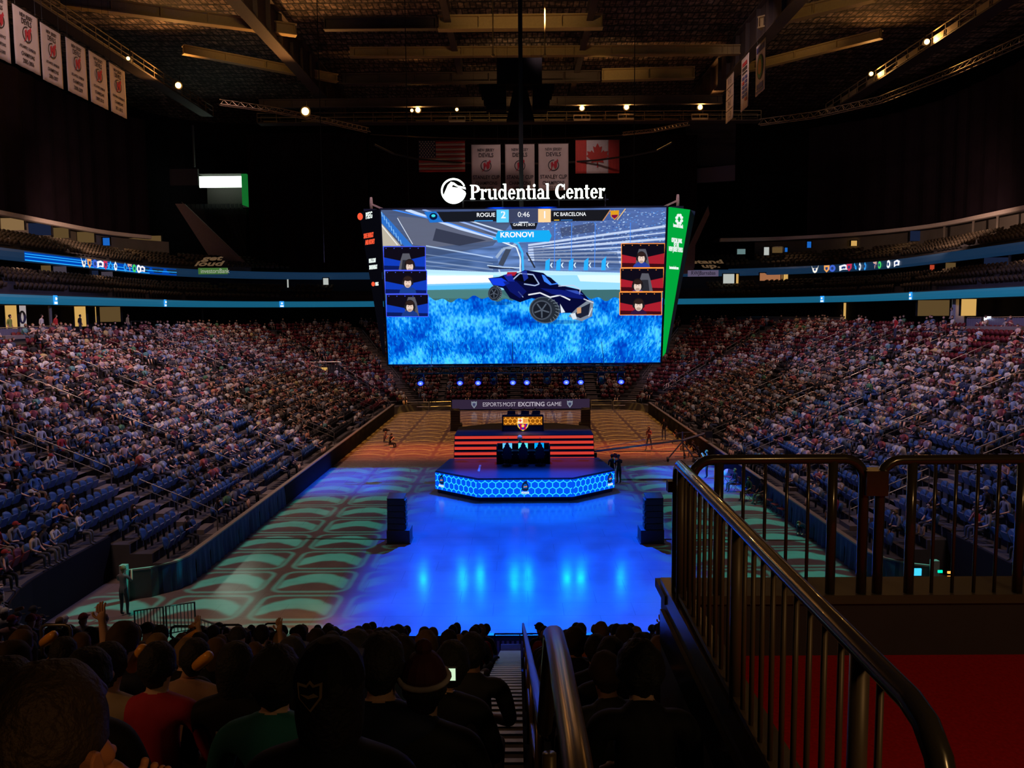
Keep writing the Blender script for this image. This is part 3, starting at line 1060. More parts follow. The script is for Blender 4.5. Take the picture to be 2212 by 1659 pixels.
# regions: 0 skin, 1 shirt, 2 trousers, 3 shoes
def seated(armL=None, armR=None, lean=0.0, shorts=False, look=0.0, sleeve=1, crossed=False, slouch=0.0, fingers=False):
    c, s_ = math.cos(lean), math.sin(lean)

    def up(x, y, z):  # lean of the trunk about the hips
        z0 = z - .5
        return (x, y * c + z0 * s_ - slouch, .5 + z0 * c - y * s_)
    J = {}
    J['pel'] = (0, -slouch * .3, .50, (.155, .115), 2)
    J['bel'] = up(0, .01, .70) + ((.145, .105), 1)
    J['che'] = up(0, .0, .93) + ((.165, .115), 1)
    J['sho'] = up(0, .0, 1.055) + ((.125, .09), 1)
    J['nek'] = up(0, .015, 1.12) + (.058, 0)
    hx = look * .05
    J['jaw'] = up(hx * .6, .055, 1.17) + ((.068, .080), 0)
    J['fac'] = up(hx, .045, 1.235) + ((.076, .092), 0)
    J['top'] = up(hx, .03, 1.295) + ((.064, .078), 0)
    J['nos'] = up(hx * 2.2, .148, 1.215) + (.014, 0)
    E = [('pel', 'bel'), ('bel', 'che'), ('che', 'sho'), ('sho', 'nek'), ('nek', 'jaw'), ('jaw', 'fac'), ('fac', 'top'), ('fac', 'nos')]
    for sd, nm, arm in ((-1, 'l', armL), (1, 'r', armR)):
        arm = arm or ((.26, .05, .76), (.15, .28, .64), (.11, .36, .63))
        J['s' + nm] = up(sd * .18, .0, 1.035) + (.066, 1)
        e, w, h = arm
        k = up(sd * e[0], e[1], e[2])
        J['e' + nm] = k + (.045, 1 if sleeve else 0)
        J['w' + nm] = (sd * w[0], w[1], w[2], .030, 1 if sleeve > 1 else 0)
        hd = Vector((sd * h[0], h[1], h[2])) - Vector((sd * w[0], w[1], w[2]))
        hd = hd.normalized()
        pm = Vector((sd * w[0], w[1], w[2])) + hd * .07
        J['h' + nm] = (pm.x, pm.y, pm.z, (.040, .022) if fingers else (.036, .026), 0)
        E += [('sho', 's' + nm), ('s' + nm, 'e' + nm), ('e' + nm, 'w' + nm), ('w' + nm, 'h' + nm)]
        if fingers:
            side = hd.cross(Vector((0, 0, 1)))
            if side.length < .1:
                side = Vector((1, 0, 0))
            side.normalize()
            nrm = side.cross(hd)
            for f in range(4):
                ln = (.038, .044, .041, .032)[f]
                b0 = pm + side * (.027 - .018 * f) + hd * .03
                b1 = b0 + hd * ln - nrm * .006
                b2_ = b1 + hd * ln * .55 - nrm * .028
                for q, P in enumerate((b0, b1, b2_)):
                    J['f%s%d%d' % (nm, f, q)] = (P.x, P.y, P.z, .0085 if q else .010, 0)
                E += [('h' + nm, 'f%s%d0' % (nm, f)), ('f%s%d0' % (nm, f), 'f%s%d1' % (nm, f)), ('f%s%d1' % (nm, f), 'f%s%d2' % (nm, f))]
            b0 = pm + side * .035 * -sd - hd * .02
            b1 = b0 + (side * -sd + hd * .9).normalized() * .035
            b2_ = b1 + hd * .028
            for q, P in enumerate((b0, b1, b2_)):
                J['t%s%d' % (nm, q)] = (P.x, P.y, P.z, .011, 0)
            E += [('h' + nm, 't%s0' % nm), ('t%s0' % nm, 't%s1' % nm), ('t%s1' % nm, 't%s2' % nm)]
        lx = .11
        J['i' + nm] = (sd * .10, .02 - slouch * .3, .50, .088, 2)
        if crossed and sd > 0:
            kn, an, to = (.02, .42, .60), (-.16, .50, .34), (-.22, .62, .30)
        else:
            kn, an, to = (lx + .03, .44 + (0 if not slouch else .06), .51), (lx + .03, .44 + slouch * 1.5, .10), (lx + .04, .58 + slouch * 1.5, .045)
        J['k' + nm] = (sd * kn[0], kn[1], kn[2], .064, 2)
        J['a' + nm] = (sd * an[0], an[1], an[2], .040, 0 if shorts else 2)
        J['o' + nm] = (sd * to[0], to[1], to[2], (.042, .032), 3)
        E += [('pel', 'i' + nm), ('i' + nm, 'k' + nm), ('k' + nm, 'a' + nm), ('a' + nm, 'o' + nm)]
    return J, E


def standing(armL=None, armR=None, stride=0.0, shorts=False, lean=0.0):
    J = {}
    J['pel'] = (0, 0, .95, (.155, .11), 2)
    J['bel'] = (0, .01 + lean * .3, 1.12, (.14, .10), 1)
    J['che'] = (0, .0 + lean * .7, 1.33, (.165, .11), 1)
    J['sho'] = (0, .0 + lean, 1.44, (.12, .08), 1)
    J['nek'] = (0, .02 + lean, 1.52, .055, 0)
    J['jaw'] = (0, .06 + lean * 1.1, 1.58, (.068, .08), 0)
    J['fac'] = (0, .05 + lean * 1.1, 1.65, (.076, .092), 0)
    J['top'] = (0, .035 + lean * 1.1, 1.71, (.064, .078), 0)
    J['nos'] = (0, .15 + lean * 1.1, 1.63, .014, 0)
    E = [('pel', 'bel'), ('bel', 'che'), ('che', 'sho'), ('sho', 'nek'), ('nek', 'jaw'), ('jaw', 'fac'), ('fac', 'top'), ('fac', 'nos')]
    for sd, nm, arm in ((-1, 'l', armL), (1, 'r', armR)):
        arm = arm or ((.23, -.03, 1.16), (.24, .06, .92), (.23, .10, .82))
        J['s' + nm] = (sd * .175, lean, 1.42, .062, 1)
        e, w, h = arm
        J['e' + nm] = (sd * e[0], e[1], e[2], .045, 1)
        J['w' + nm] = (sd * w[0], w[1], w[2], .030, 0)
        hd = (Vector((sd * h[0], h[1], h[2])) - Vector((sd * w[0], w[1], w[2]))).normalized()
        pm = Vector((sd * w[0], w[1], w[2])) + hd * .07
        J['h' + nm] = (pm.x, pm.y, pm.z, (.038, .026), 0)
        E += [('sho', 's' + nm), ('s' + nm, 'e' + nm), ('e' + nm, 'w' + nm), ('w' + nm, 'h' + nm)]
        st = stride * sd
        J['i' + nm] = (sd * .10, 0, .90, .09, 2)
        J['k' + nm] = (sd * .11, .03 + st * .5, .50, .062, 2)
        J['a' + nm] = (sd * .12, st, .09 + abs(min(st, 0)) * .25, .04, 0 if shorts else 2)
        J['o' + nm] = (sd * .13, .14 + st, .045 + abs(min(st, 0)) * .1, (.042, .032), 3)
        E += [('pel', 'i' + nm), ('i' + nm, 'k' + nm), ('k' + nm, 'a' + nm), ('a' + nm, 'o' + nm)]
    return J, E


PMATS = [m_skin, m_shirt, m_pant, m_shoe]
LAP = ((.26, .05, .76), (.15, .28, .64), (.11, .36, .63))
FOLD = ((.27, .10, .78), (-.02, .24, .86), (-.10, .22, .87))
REST = ((.28, .02, .76), (.27, .26, .70), (.27, .34, .69))
CHIN = ((.20, .26, .74), (.06, .20, 1.02), (.03, .16, 1.10))
PHONE = ((.24, .16, .80), (.10, .34, .92), (.06, .40, .97))
UP = ((.28, .10, 1.12), (.22, .18, 1.40), (.21, .18, 1.50))
BEHIND = ((.36, -.06, 1.12), (.18, -.12, 1.26), (.10, -.14, 1.28))
KNEE = ((.24, .22, .76), (.12, .42, .66), (.08, .50, .64))


def head_frame(J):
    return Vector(J['fac'][:3])


def hair_mesh(J, name, style=0, hi=False):
    c = Vector(J['fac'][:3]) + Vector((0, -.008, .015))
    rx, ry, rz = (.089, .108, .118) if style != 2 else (.10, .12, .125)
    mb = MB()
    seg, rings = (30, 22) if hi else (14, 10)
    mb.ball(c, (rx, ry, rz), seg, rings)
    keep = []
    for f in mb.f:
        m_ = sum((Vector(mb.v[i]) for i in f), Vector()) / len(f) - c
        low = -.02 if m_.y > 0.02 else -.045 if (m_.y > -.045 and style == 0) else (-.098 if style != 1 else -.16)
        if m_.y > .045 and m_.z < .055:
            continue
        if m_.z < low and style != 1:
            continue
        keep.append(f)
    rnd = random.Random(hash(name) % 1000 if False else style * 7 + 3)
    v2 = []
    for v in mb.v:
        d = Vector(v) - c
        k = 1 + rnd.uniform(-.02, .05) * (2.2 if style == 2 else 1) * (.45 if hi else 1)
        if hi:
            k += .035 * math.sin(d.x * 60 + style * 2) * math.sin(d.z * 47 + d.y * 38) * (1.6 if style == 2 else 1)
        d = d * k
        if d.z < -.03 and d.y < .03 and style != 1:
            d.x *= .86; d.y *= .90
        if style == 1 and d.z < -.02 and d.y < .04:
            d.z *= 2.3
            d.x *= 1.05
        v2.append(c + d)
    used = sorted({i for f in keep for i in f})
    ix = {a: b for b, a in enumerate(used)}
    inner = [c + (Vector(v2[a]) - c) * .86 for a in used]
    nv = [v2[a] for a in used] + inner
    n = len(used)
    fs = [tuple(ix[i] for i in f) for f in keep] + [tuple(n + ix[i] for i in reversed(f)) for f in keep]
    cnt = {}
    for f in keep:
        for a, b in zip(f, f[1:] + f[:1]):
            cnt[(a, b)] = 1
    for (a, b) in list(cnt):
        if (b, a) not in cnt:
            fs.append((ix[b], ix[a], n + ix[a], n + ix[b]))
    m2 = MB(); m2.add(nv, fs)
    me = m2.mesh(name, m_hair)
    me.shade_smooth()
    return me


def cap_mesh(J, name, beanie=False):
    c = Vector(J['fac'][:3]) + Vector((0, -.005, .03))
    mb = MB()
    mb.ball(c, (.094, .112, .115 if not beanie else .13), 14, 10)
    keep = [f for f in mb.f if (sum((Vector(mb.v[i]) for i in f), Vector()) / len(f) - c).z > (.01 if not beanie else -.02)]
    used = sorted({i for f in keep for i in f})
    ix = {a: b for b, a in enumerate(used)}
    m2 = MB(); m2.add([mb.v[i] for i in used], [tuple(ix[i] for i in f) for f in keep])
    if not beanie:
        m2.prism([c + Vector(p) for p in ((-.07, .08, .012), (-.06, .17, 0), (0, .195, 0), (.06, .17, 0), (.07, .08, .012))], (0, 0, .012))
    else:
        m2.ball(c + Vector((0, 0, .14)), .035, 8, 6)
    me = m2.mesh(name, m_shirt)
    return me


POSES = []
for nm, kw, words_ in (
        ('lap', dict(), 'hands in lap'),
        ('fold', dict(armL=FOLD, armR=FOLD), 'arms folded'),
        ('rest', dict(armL=REST, armR=LAP, shorts=True, slouch=.06), 'leaning back in shorts'),
        ('chin', dict(armL=LAP, armR=CHIN, lean=.22), 'hand on chin'),
        ('phone', dict(armL=PHONE, armR=PHONE, lean=.10), 'hands held up in front'),
        ('knees', dict(armL=KNEE, armR=KNEE, lean=.38, shorts=True), 'leaning forward in shorts'),
        ('cross', dict(armL=LAP, armR=REST, crossed=True), 'legs crossed'),
        ('turn', dict(armL=LAP, armR=LAP, look=1.0, shorts=True), 'looking aside')):
    J, E = seated(**kw)
    body = skin_mesh('person_body', J, E, PMATS, 1)
    hs = [hair_mesh(J, 'hair', k) for k in (0, 1, 2)]
    POSES.append((body, hs, words_, J, cap_mesh(J, 'cap')))

COLORS = [('white', (.62, .60, .60)), ('grey', (.26, .26, .29)), ('black', (.02, .02, .025)), ('navy', (.03, .05, .14)), ('red', (.50, .04, .04)),
          ('blue', (.08, .20, .50)), ('tan', (.50, .38, .27)), ('charcoal', (.07, .07, .08)), ('pale pink', (.60, .36, .36)), ('teal', (.05, .32, .34)),
          ('light blue', (.32, .44, .62)), ('maroon', (.25, .03, .06)), ('orange', (.65, .20, .06)), ('yellow', (.60, .45, .08)), ('green', (.06, .30, .12))]
CW = [15, 15, 15, 9, 8, 7, 7, 8, 6, 3, 7, 5, 2, 1.5, 1.5]


def person(pose, loc, rz, label, shirt, hair=0, group=None, cap=None, scale=1.0, name='person'):
    body, hs, w_, J, cp = pose
    o = bpy.data.objects.new(name, body)
    COL.objects.link(o)
    o.location = loc
    o.rotation_euler = (0, 0, rz)
    o.scale = (scale,) * 3
    o.color = tuple(shirt) + (1,)
    tag(o, label, 'person', group)
    if cap is None or hair == 1:
        h = bpy.data.objects.new('hair', hs[hair])
        COL.objects.link(h)
        h.parent = o
    if cap is not None:
        h = bpy.data.objects.new('cap', cp)
        COL.objects.link(h)
        h.parent = o
        h.color = tuple(cap) + (1,)
    return o


# simple people for the far crowd, one object for all of them: arrays of points with a colour per face
def crowd_variant(k):
    mb = MB()
    rnd = random.Random(k)
    cols = []

    def add(c, fn):
        n0 = len(mb.f)
        fn()
        cols.extend([c] * (len(mb.f) - n0))
    ln = (0, .12, .32, -.05, .2, .05)[k % 6]
    sh = Vector((0, math.sin(ln) * .5, .5 + math.cos(ln) * .55))
    hd = sh + Vector((rnd.uniform(-.03, .03), .05, .22))
    add(1, lambda: mb.tube([(0, 0, .42), (0, (sh.y) * .5, .75), (sh.x, sh.y, sh.z - .06), (sh.x, sh.y, sh.z + .04)], [.16, .15, .19, .08], 6))
    add(0, lambda: mb.ball(hd, (.085, .10, .115), 7, 5))
    n0 = len(mb.f)
    for i, f in enumerate(mb.f[-35:] if False else []):
        pass
    for sd in (-1, 1):
        el = Vector((sd * .26, sh.y + .06, .78))
        ha = Vector((sd * (.12 if k % 3 else .24), .34, .66 if k % 4 != 3 else .95))
        add(1, lambda: mb.tube([sh + Vector((sd * .18, 0, -.03)), el], [.06, .05], 4))
        add(0, lambda: mb.tube([el, ha], [.045, .035], 4))
        kn = Vector((sd * .14, .46, .53))
        add(2, lambda: mb.tube([(sd * .09, .02, .5), kn], [.095, .07], 5))
        add(0 if k % 2 else 2, lambda: mb.tube([kn, kn + Vector((0, .02 + .1 * (k % 2), -.44))], [.065, .045], 4))
    # hair faces: top and back of the head
    V = np.array(mb.v, float)
    tris = []
    cc = []
    for f, c in zip(mb.f, cols):
        ctr = sum((Vector(mb.v[i]) for i in f), Vector()) / len(f)
        if c == 0 and (ctr - hd).length < .14 and (ctr.z > hd.z + .04 or ctr.y < hd.y - .03):
            c = 3
        for j in range(1, len(f) - 1):
            tris.append((f[0], f[j], f[j + 1]))
            cc.append(c)
    return V, np.array(tris), np.array(cc)


CV = [crowd_variant(k) for k in range(12)]


def attr_mat(name, rough=.8):
    m = bpy.data.materials.new(name)
    m.use_nodes = True
    nt = NT(m.node_tree)
    b = nt.n['Principled BSDF']
    a = nt.new('ShaderNodeAttribute', attribute_name='tone')
    nt.l.new(a.outputs['Color'], b.inputs['Base Color'])
    b.inputs['Roughness'].default_value = rough
    b.inputs['Specular IOR Level'].default_value = .2
    return m


def mass(name, items, m, label, cat):
    """items: list of (V, T, facecolor[n,3], loc, rz, scale) joined in one object"""
    Vs, Ts, Cs = [], [], []
    off = 0
    for V, T, Cc, loc, rz, sc in items:
        c, s_ = math.cos(rz), math.sin(rz)
        R = np.array([[c, -s_, 0], [s_, c, 0], [0, 0, 1]])
        Vs.append((V * sc) @ R.T + np.array(loc))
        Ts.append(T + off)
        Cs.append(Cc)
        off += len(V)
    V = np.concatenate(Vs).astype(np.float32); T = np.concatenate(Ts).astype(np.int32); Cc = np.concatenate(Cs).astype(np.float32)
    me = bpy.data.meshes.new(name)
    me.vertices.add(len(V)); me.vertices.foreach_set('co', V.ravel())
    me.loops.add(len(T) * 3); me.loops.foreach_set('vertex_index', T.ravel())
    me.polygons.add(len(T)); me.polygons.foreach_set('loop_start', np.arange(0, len(T) * 3, 3, dtype=np.int32))
    try:
        me.polygons.foreach_set('loop_total', np.full(len(T), 3, np.int32))
    except Exception:
        pass
    at_ = me.attributes.new('tone', 'FLOAT_COLOR', 'CORNER')
    c4 = np.concatenate([np.repeat(Cc, 3, axis=0), np.ones((len(T) * 3, 1), np.float32)], axis=1)
    at_.data.foreach_set('color', c4.ravel().astype(np.float32))
    me.update(); me.validate()
    me.materials.append(m)
    o = bpy.data.objects.new(name, me)
    COL.objects.link(o)
    return tag(o, label, cat, kind='stuff')


# ------------------------------------------------------------------ seats
def seat_parts():
    """folding arena seat: rounded back, tipped seat pan, foot bar; faces +Y, origin on the step under it"""
    back = MB()
    prof = [(-.20, .42), (-.225, .60), (-.22, .74), (-.17, .83), (-.08, .87), (.08, .87), (.17, .83), (.22, .74), (.225, .60), (.20, .42)]
    fr = [(x, -.10 - .10 * ((z - .42) / .45) - .05 * (1 - (x / .225) ** 2), z) for x, z in prof]
    back.prism(fr, (0, -.045, 0))
    pan = MB()
    P = [(-.20, -.02, .44), (-.21, .06, .62), (-.17, .12, .76), (.17, .12, .76), (.21, .06, .62), (.20, -.02, .44)]
    pan.prism(P, (0, -.05, .012))
    leg = MB()
    leg.b2((-.03, -.14, .0), (.03, -.06, .46))
    return back, pan, leg


sb_, sp_, sl_ = seat_parts()
m_seatb = mat('seat_blue', (.032, .085, .22), .45, noise=.1)
m_seatd = mat('seat_black', (.025, .025, .03), .5, noise=.1)
m_seatm = mat('seat_maroon', (.10, .012, .02), .5, noise=.1)
SEAT_ME = {}
for nm, m_ in (('blue', m_seatb), ('dark', m_seatd), ('maroon', m_seatm)):
    SEAT_ME[nm] = (sb_.mesh('seat_back', m_), sp_.mesh('seat_pan', m_), sl_.mesh('seat_foot', m_dark))
SEATV = []
for b_ in (sb_, sp_):
    V = np.array(b_.v, float)
    T = []
    for f in b_.f:
        for j in range(1, len(f) - 1):
            T.append((f[0], f[j], f[j + 1]))
    SEATV.append((V, np.array(T)))
SV = np.concatenate([SEATV[0][0], SEATV[1][0]])
ST = np.concatenate([SEATV[0][1], SEATV[1][1] + len(SEATV[0][0])])
SEATC = {'blue': (.032, .085, .22), 'dark': (.018, .018, .022), 'maroon': (.10, .012, .02)}

ORD = ['zeroth', 'first', 'second', 'third', 'fourth', 'fifth', 'sixth', 'seventh', 'eighth', 'ninth', 'tenth', 'eleventh', 'twelfth', 'thirteenth', 'fourteenth',
       'fifteenth', 'sixteenth', 'seventeenth', 'eighteenth', 'nineteenth', 'twentieth', 'twenty-first', 'twenty-second', 'twenty-third', 'twenty-fourth',
       'twenty-fifth', 'twenty-sixth', 'twenty-seventh', 'twenty-eighth', 'twenty-ninth', 'thirtieth']


def ordi(n):
    return ORD[n] if n < len(ORD) else '%dth' % n


SP = .56
SEATS = []          # dict(x,y,z,rz,row,idx,stand,occ)
AISLE_Y = [35.7, 43.6, 51.2, 59.5, 67.6, 76.0]
AISLE_X = [-9.0, -.6, 7.8]
hsh = lambda a, b: (math.sin(a * 12.9898 + b * 78.233) * 43758.5453) % 1.0


def smooth_noise(a, b):
    ia, ib = math.floor(a), math.floor(b)
    fa, fb = a - ia, b - ib
    l = lambda p, q, t: p + (q - p) * t
    return l(l(hsh(ia, ib), hsh(ia + 1, ib), fa), l(hsh(ia, ib + 1), hsh(ia + 1, ib + 1), fa), fb)


for i, s in enumerate(SROW):
    z = zs(s)
    sy = s + .42
    # long sides
    for sx, nm in ((-1, 'left'), (1, 'right')):
        n = 0
        y = 31.6
        while y < Y1 - RC - .2:
            if all(abs(y - a) > .85 for a in AISLE_Y):
                n += 1
                SEATS.append(dict(x=sx * (HW + sy), y=y, z=z, rz=(-PI / 2 if sx < 0 else PI / 2), row=i, idx=n, stand=nm, u=y))
            y += SP
    # far corners
    r = RC + sy
    for sx, nm in ((-1, 'far left corner'), (1, 'far right corner')):
        L = r * PI / 2
        n = max(1, int(L / SP))
        for k in range(n):
            a = (k + .5) / n * PI / 2
            if abs(a - PI / 6) * r < .75 or abs(a - PI / 3) * r < .75:
                continue
            x_, y_ = sx * (HW - RC + r * math.cos(a)), Y1 - RC + r * math.sin(a)
            SEATS.append(dict(x=x_, y=y_, z=z, rz=math.atan2(sx * math.cos(a), -math.sin(a)) if False else (PI + sx * (-(PI / 2 - a))), row=i, idx=k + 1, stand=nm, u=a * 15))
    # far end
    x = -(HW - RC)
    n = 0
    while x < HW - RC:
        if all(abs(x - a) > .8 for a in AISLE_X):
            n += 1
            SEATS.append(dict(x=x, y=Y1 + sy, z=z, rz=PI, row=i, idx=n, stand='far end', u=x))
        x += SP
    # near corners
    if i >= 3:
        zk = zs(s, .4)
        for sx, nm in ((-1, 'near left corner'), (1, 'near right corner')):
            r = 4 + sy
            n = max(1, int(r * PI / 2 / SP))
            for k in range(n):
                a = (k + .5) / n * PI / 2
                if abs(a - PI / 4) * r < .7:
                    continue
                x_, y_ = sx * (9 + r * math.cos(a)), 26.7 - r * math.sin(a)
                SEATS.append(dict(x=x_, y=y_, z=zk, rz=sx * (PI / 2 - a), row=i, idx=k + 1, stand=nm, u=a * 12))
            y = 27.0
            while y < 31.0:
                SEATS.append(dict(x=sx * (HW + sy), y=y, z=zk, rz=(-PI / 2 if sx < 0 else PI / 2), row=i, idx=60 + int((y - 27) / SP), stand=nm, u=y))
                y += SP

# occupancy as the photo shows it
for q in SEATS:
    st, i, u = q['stand'], q['row'], q['u']
    nzv = smooth_noise(u * .45 + (0 if st == 'left' else 31), i * .55)
    if st == 'left':
        d = .86
        if i < 2: d = .20
        elif i < 4: d = .48
        elif i < 7: d = .68
        if i < 6 and u < 37.5: d = .10
        if u > 60 and 3 < i < 9: d *= .85
        if i > 17: d *= .80
    elif st == 'right':
        d = .74
        if i < 3: d = .45
        if i < 8 and u < 41: d = .22
        if i > 15: d *= .55
        if i > 10 and u > 68: d *= .6
    elif st == 'far end':
        d = .42 if i < 8 else .30
    elif st in ('far left corner', 'far right corner'):
        d = .40 if i < 9 else .46
        if st == 'far right corner': d *= .8
    elif st == 'near left corner':
        d = .50 if i < 12 else .35
    else:
        d = .42
    q['occ'] = random.random() < min(.95, d * (.35 + 1.3 * nzv))
    q['col'] = 'blue' if (st in ('left', 'right') and i < 12 and u < 57) else ('dark' if st in ('left', 'right') and i < 16 and u < 75 else 'maroon')
    if st == 'near left corner' or st == 'near right corner':
        q['col'] = 'maroon' if u < 8 or i > 6 else 'blue'

camv = Vector((CAMX, 0, CAMZ))


def in_view(q, pad=30):
    d = Vector((q['x'], q['y'], q['z'] + .7)) - camv
    w_ = d.dot(cF)
    if w_ < .5:
        return False
    px = 1106 + F_PX * d.dot(cR) / w_
    py = 829.5 - F_PX * d.dot(cU) / w_
    q['px'], q['py'], q['d'] = px, py, w_
    if not (-pad < px < 2212 + pad and -pad < py < 1659 + pad):
        return False
    # hidden by the platform and its wall at the viewer's right
    if px > 1450 and py > 1285:
        return False
    return True


SIDE_SEATS = [q for q in SEATS if in_view(q, 60)]
SIDE_SEATS.sort(key=lambda q: q['d'])
folk = [q for q in SIDE_SEATS if q['occ']]
free = [q for q in SIDE_SEATS if not q['occ']]
print('side seats', len(SIDE_SEATS), 'folk', len(folk))
N_PERSON_NEAR = 190
N_SIDE = 292 - N_PERSON_NEAR
for n, q in enumerate(folk[:N_SIDE]):
    pose = random.choice(POSES)
    cn, cc = random.choices(COLORS, CW)[0]
    hair = random.choice((0, 0, 0, 1, 2))
    cap = random.choice((None, None, None, None, (.02, .02, .03), (.5, .5, .5), (.3, .03, .03)))
    lab = 'person in %s shirt, %s%s, %s row up, %s seat along' % (cn, q['stand'], '' if 'corner' in q['stand'] else ' stand', ordi(q['row'] + 1), ordi(q['idx']))
    person(pose, (q['x'], q['y'], q['z']), q['rz'] + random.uniform(-.25, .25) + (-.25 if q['stand'] == 'left' else .25 if q['stand'] == 'right' else 0), lab, cc, hair, 'spectators in the side stands', cap, random.uniform(.94, 1.06))
rest = []
for q in folk[N_SIDE:]:
    V, T, K = random.choice(CV)
    cn, cc = random.choices(COLORS, CW)[0]
    g_ = sum(cc) / 3
    cc = tuple((c * .62 + g_ * .38) * .82 for c in cc)
    pal = np.array([random.choice(SKIN), cc, random.choice(PANT), random.choice(HAIR)])
    rest.append((V, T, pal[K], (q['x'], q['y'], q['z']), q['rz'] + random.uniform(-.5, .5), random.uniform(.92, 1.08)))
mass('crowd', rest, attr_mat('crowd_cloth'), 'rest of the seated crowd filling the stands round the floor', 'people')


def make_seat(q, label, group):
    o = bpy.data.objects.new('arena_seat', None)
    COL.objects.link(o)
    o.location = (q['x'], q['y'], q['z'])
    o.rotation_euler = (0, 0, q['rz'])
    tag(o, label, 'seat', group)
    for nm, me in zip(('seat_back', 'seat_pan', 'seat_foot'), SEAT_ME[q['col']]):
        c = bpy.data.objects.new(nm, me)
        COL.objects.link(c)
        c.parent = o
    return o


N_SEAT = 230
for q in free[:N_SEAT]:
    make_seat(q, 'empty %s folding seat, %s%s, %s row up, %s seat along' % (q['col'], q['stand'], '' if 'corner' in q['stand'] else ' stand', ordi(q['row'] + 1), ordi(q['idx'])), 'empty folding seats of the side stands')
rest = []
for q in free[N_SEAT:] + folk:
    c = np.tile(np.array(SEATC[q['col']]), (len(ST), 1))
    rest.append((SV, ST, c, (q['x'], q['y'], q['z']), q['rz'], 1.0))
mass('arena_seats_remainder', rest, attr_mat('seat_plastic', .5), 'all other folding seats in rows round the stands', 'seats')

# suite level seats, dark
rest = []
for (X_, yf, r_, z0, dz, nr) in ((37, 104, 18, 12.05, .33, 4), (41, 107, 20, 15.85, .38, 4)):
    for k in range(nr):
        o_ = .4 + .85 * k + .45
        zz = (12.05 + .33 * (k + (k > 0))) if X_ == 37 else (15.85 + .38 * k)
        pth = upath(X_ + o_, yf + o_, r_ + o_, 34, ds=.62, n=int((r_ + o_) * PI / 2 / .62))
        for (x, y, nx, ny) in pth:
            if smooth_noise(x * .3 + y * .3, 3) > .86 or (X_ == 41 and abs(x) < 30 and y > 90 and not (x > 10)):
                continue
            if (int((y if abs(x) > X_ - 5 else x * 1.0) / 6.4) * 6.4) and ((y if abs(x) > X_ - 3 else x) % 7.5) < .9:
                continue
            if X_ == 37 and abs(x) < 24:
                continue
            rest.append((SV, ST, np.tile(np.array((.10, .075, .05)), (len(ST), 1)), (x, y, zz), math.atan2(-nx * -1, ny * -1) if False else math.atan2(nx, -ny), 1.05))
mass('suite_seats', rest, attr_mat('suite_seat_plastic', .6), 'rows of dark seats on the two suite levels', 'seats')

# ------------------------------------------------------------------ aisle stairs and handrails in the stands
m_step = mat('aisle_step', (.14, .12, .12), .8, noise=.2)


def aisle(fn, label):
    """fn(s) -> (x, y, dirx, diry across)"""
    mb = MB()
    for i, s in enumerate(SROW):
        for h in (0, 1):
            sa = s + h * PITCH / 2
            zz = zs(s) + (.19 if h else .0)
            x, y, nx, ny = fn(sa)
            cx, cy = x + nx * PITCH / 4, y + ny * PITCH / 4
            mb.box((cx, cy, zz - .08), (PITCH / 2 if abs(nx) > .5 else 1.15, 1.15 if abs(nx) > .5 else PITCH / 2, .2) if abs(nx) in (0, 1) else (PITCH / 2, 1.15, .2), rz=0 if abs(nx) in (0, 1) else math.atan2(ny, nx))
    return struct(mb.build('aisle_stairs', m_step))


def handrail(fn, s0, s1, label, group, z_h=.92):
    """bent tube rail with a lower bar and posts"""
    P = []
    k = max(1, int((s1 - s0) / 1.5))
    ss = [s0 + (s1 - s0) * t / k for t in range(k + 1)]
    top = [Vector((fn(s)[0], fn(s)[1], zs(s) + z_h)) for s in ss]
    c = Vector((fn(s0)[0], fn(s0)[1], zs(s0)))
    root = empty('aisle_handrail', c, label, 'handrail', group)
    f0 = Vector((top[0].x, top[0].y, zs(ss[0]) - .05)) - c
    f1 = Vector((top[-1].x, top[-1].y, zs(ss[-1]) - .05)) - c
    T = [t - c for t in top]
    d0 = (T[1] - T[0]).normalized()
    MB().tube([f0, T[0] - Vector((0, 0, .1)), T[0] - Vector((0, 0, .03)) + d0 * .03, T[0] + d0 * .1] + T[1:-1] + [T[-1] - d0 * .1, T[-1] - Vector((0, 0, .03)) - d0 * .03, T[-1] - Vector((0, 0, .1)), f1], .024, 6).build('top_tube', m_rail, root, smooth=True)
    MB().tube([t - Vector((0, 0, .38)) for t in T], .018, 5).build('mid_bar', m_rail, root)
    for j in range(1, len(T) - 1, 1 if len(T) < 5 else 1):
        MB().tube([T[j], T[j] - Vector((0, 0, z_h + .02))], .02, 5).build('post', m_rail, root)
    return root


for sx, nm in ((-1, 'left'), (1, 'right')):
    for ai, ya in enumerate(AISLE_Y):
        fn = lambda s, sx=sx, ya=ya: (sx * (HW + s), ya, sx, 0)
        aisle(fn, '')
        segs = {0: [(.9, 4.4), (5.6, 10.5)] if sx < 0 else [(1.5, 5), (7, 12)], 1: [(2, 4.4), (6, 9), (11, 15)], 2: [(1.2, 4.2), (5.6, 8.6), (10, 12.6), (14, 17)], 3: [(1, 4.0), (5.5, 8.5), (10.5, 13), (15, 18)], 4: [(2.0, 18.8)],
                5: [(1.0, 6.0), (8, 11.5), (14, 18)]}[ai]
        for si, (s0, s1) in enumerate(segs):
            handrail(fn, s0, s1, 'steel handrail on the %s stair of the %s stand, %s' % (ordi(ai + 1), nm, (['lowest', 'second up', 'third up', 'topmost'][si] if len(segs) > 1 else 'nearly full height')), 'handrails on the stair aisles')
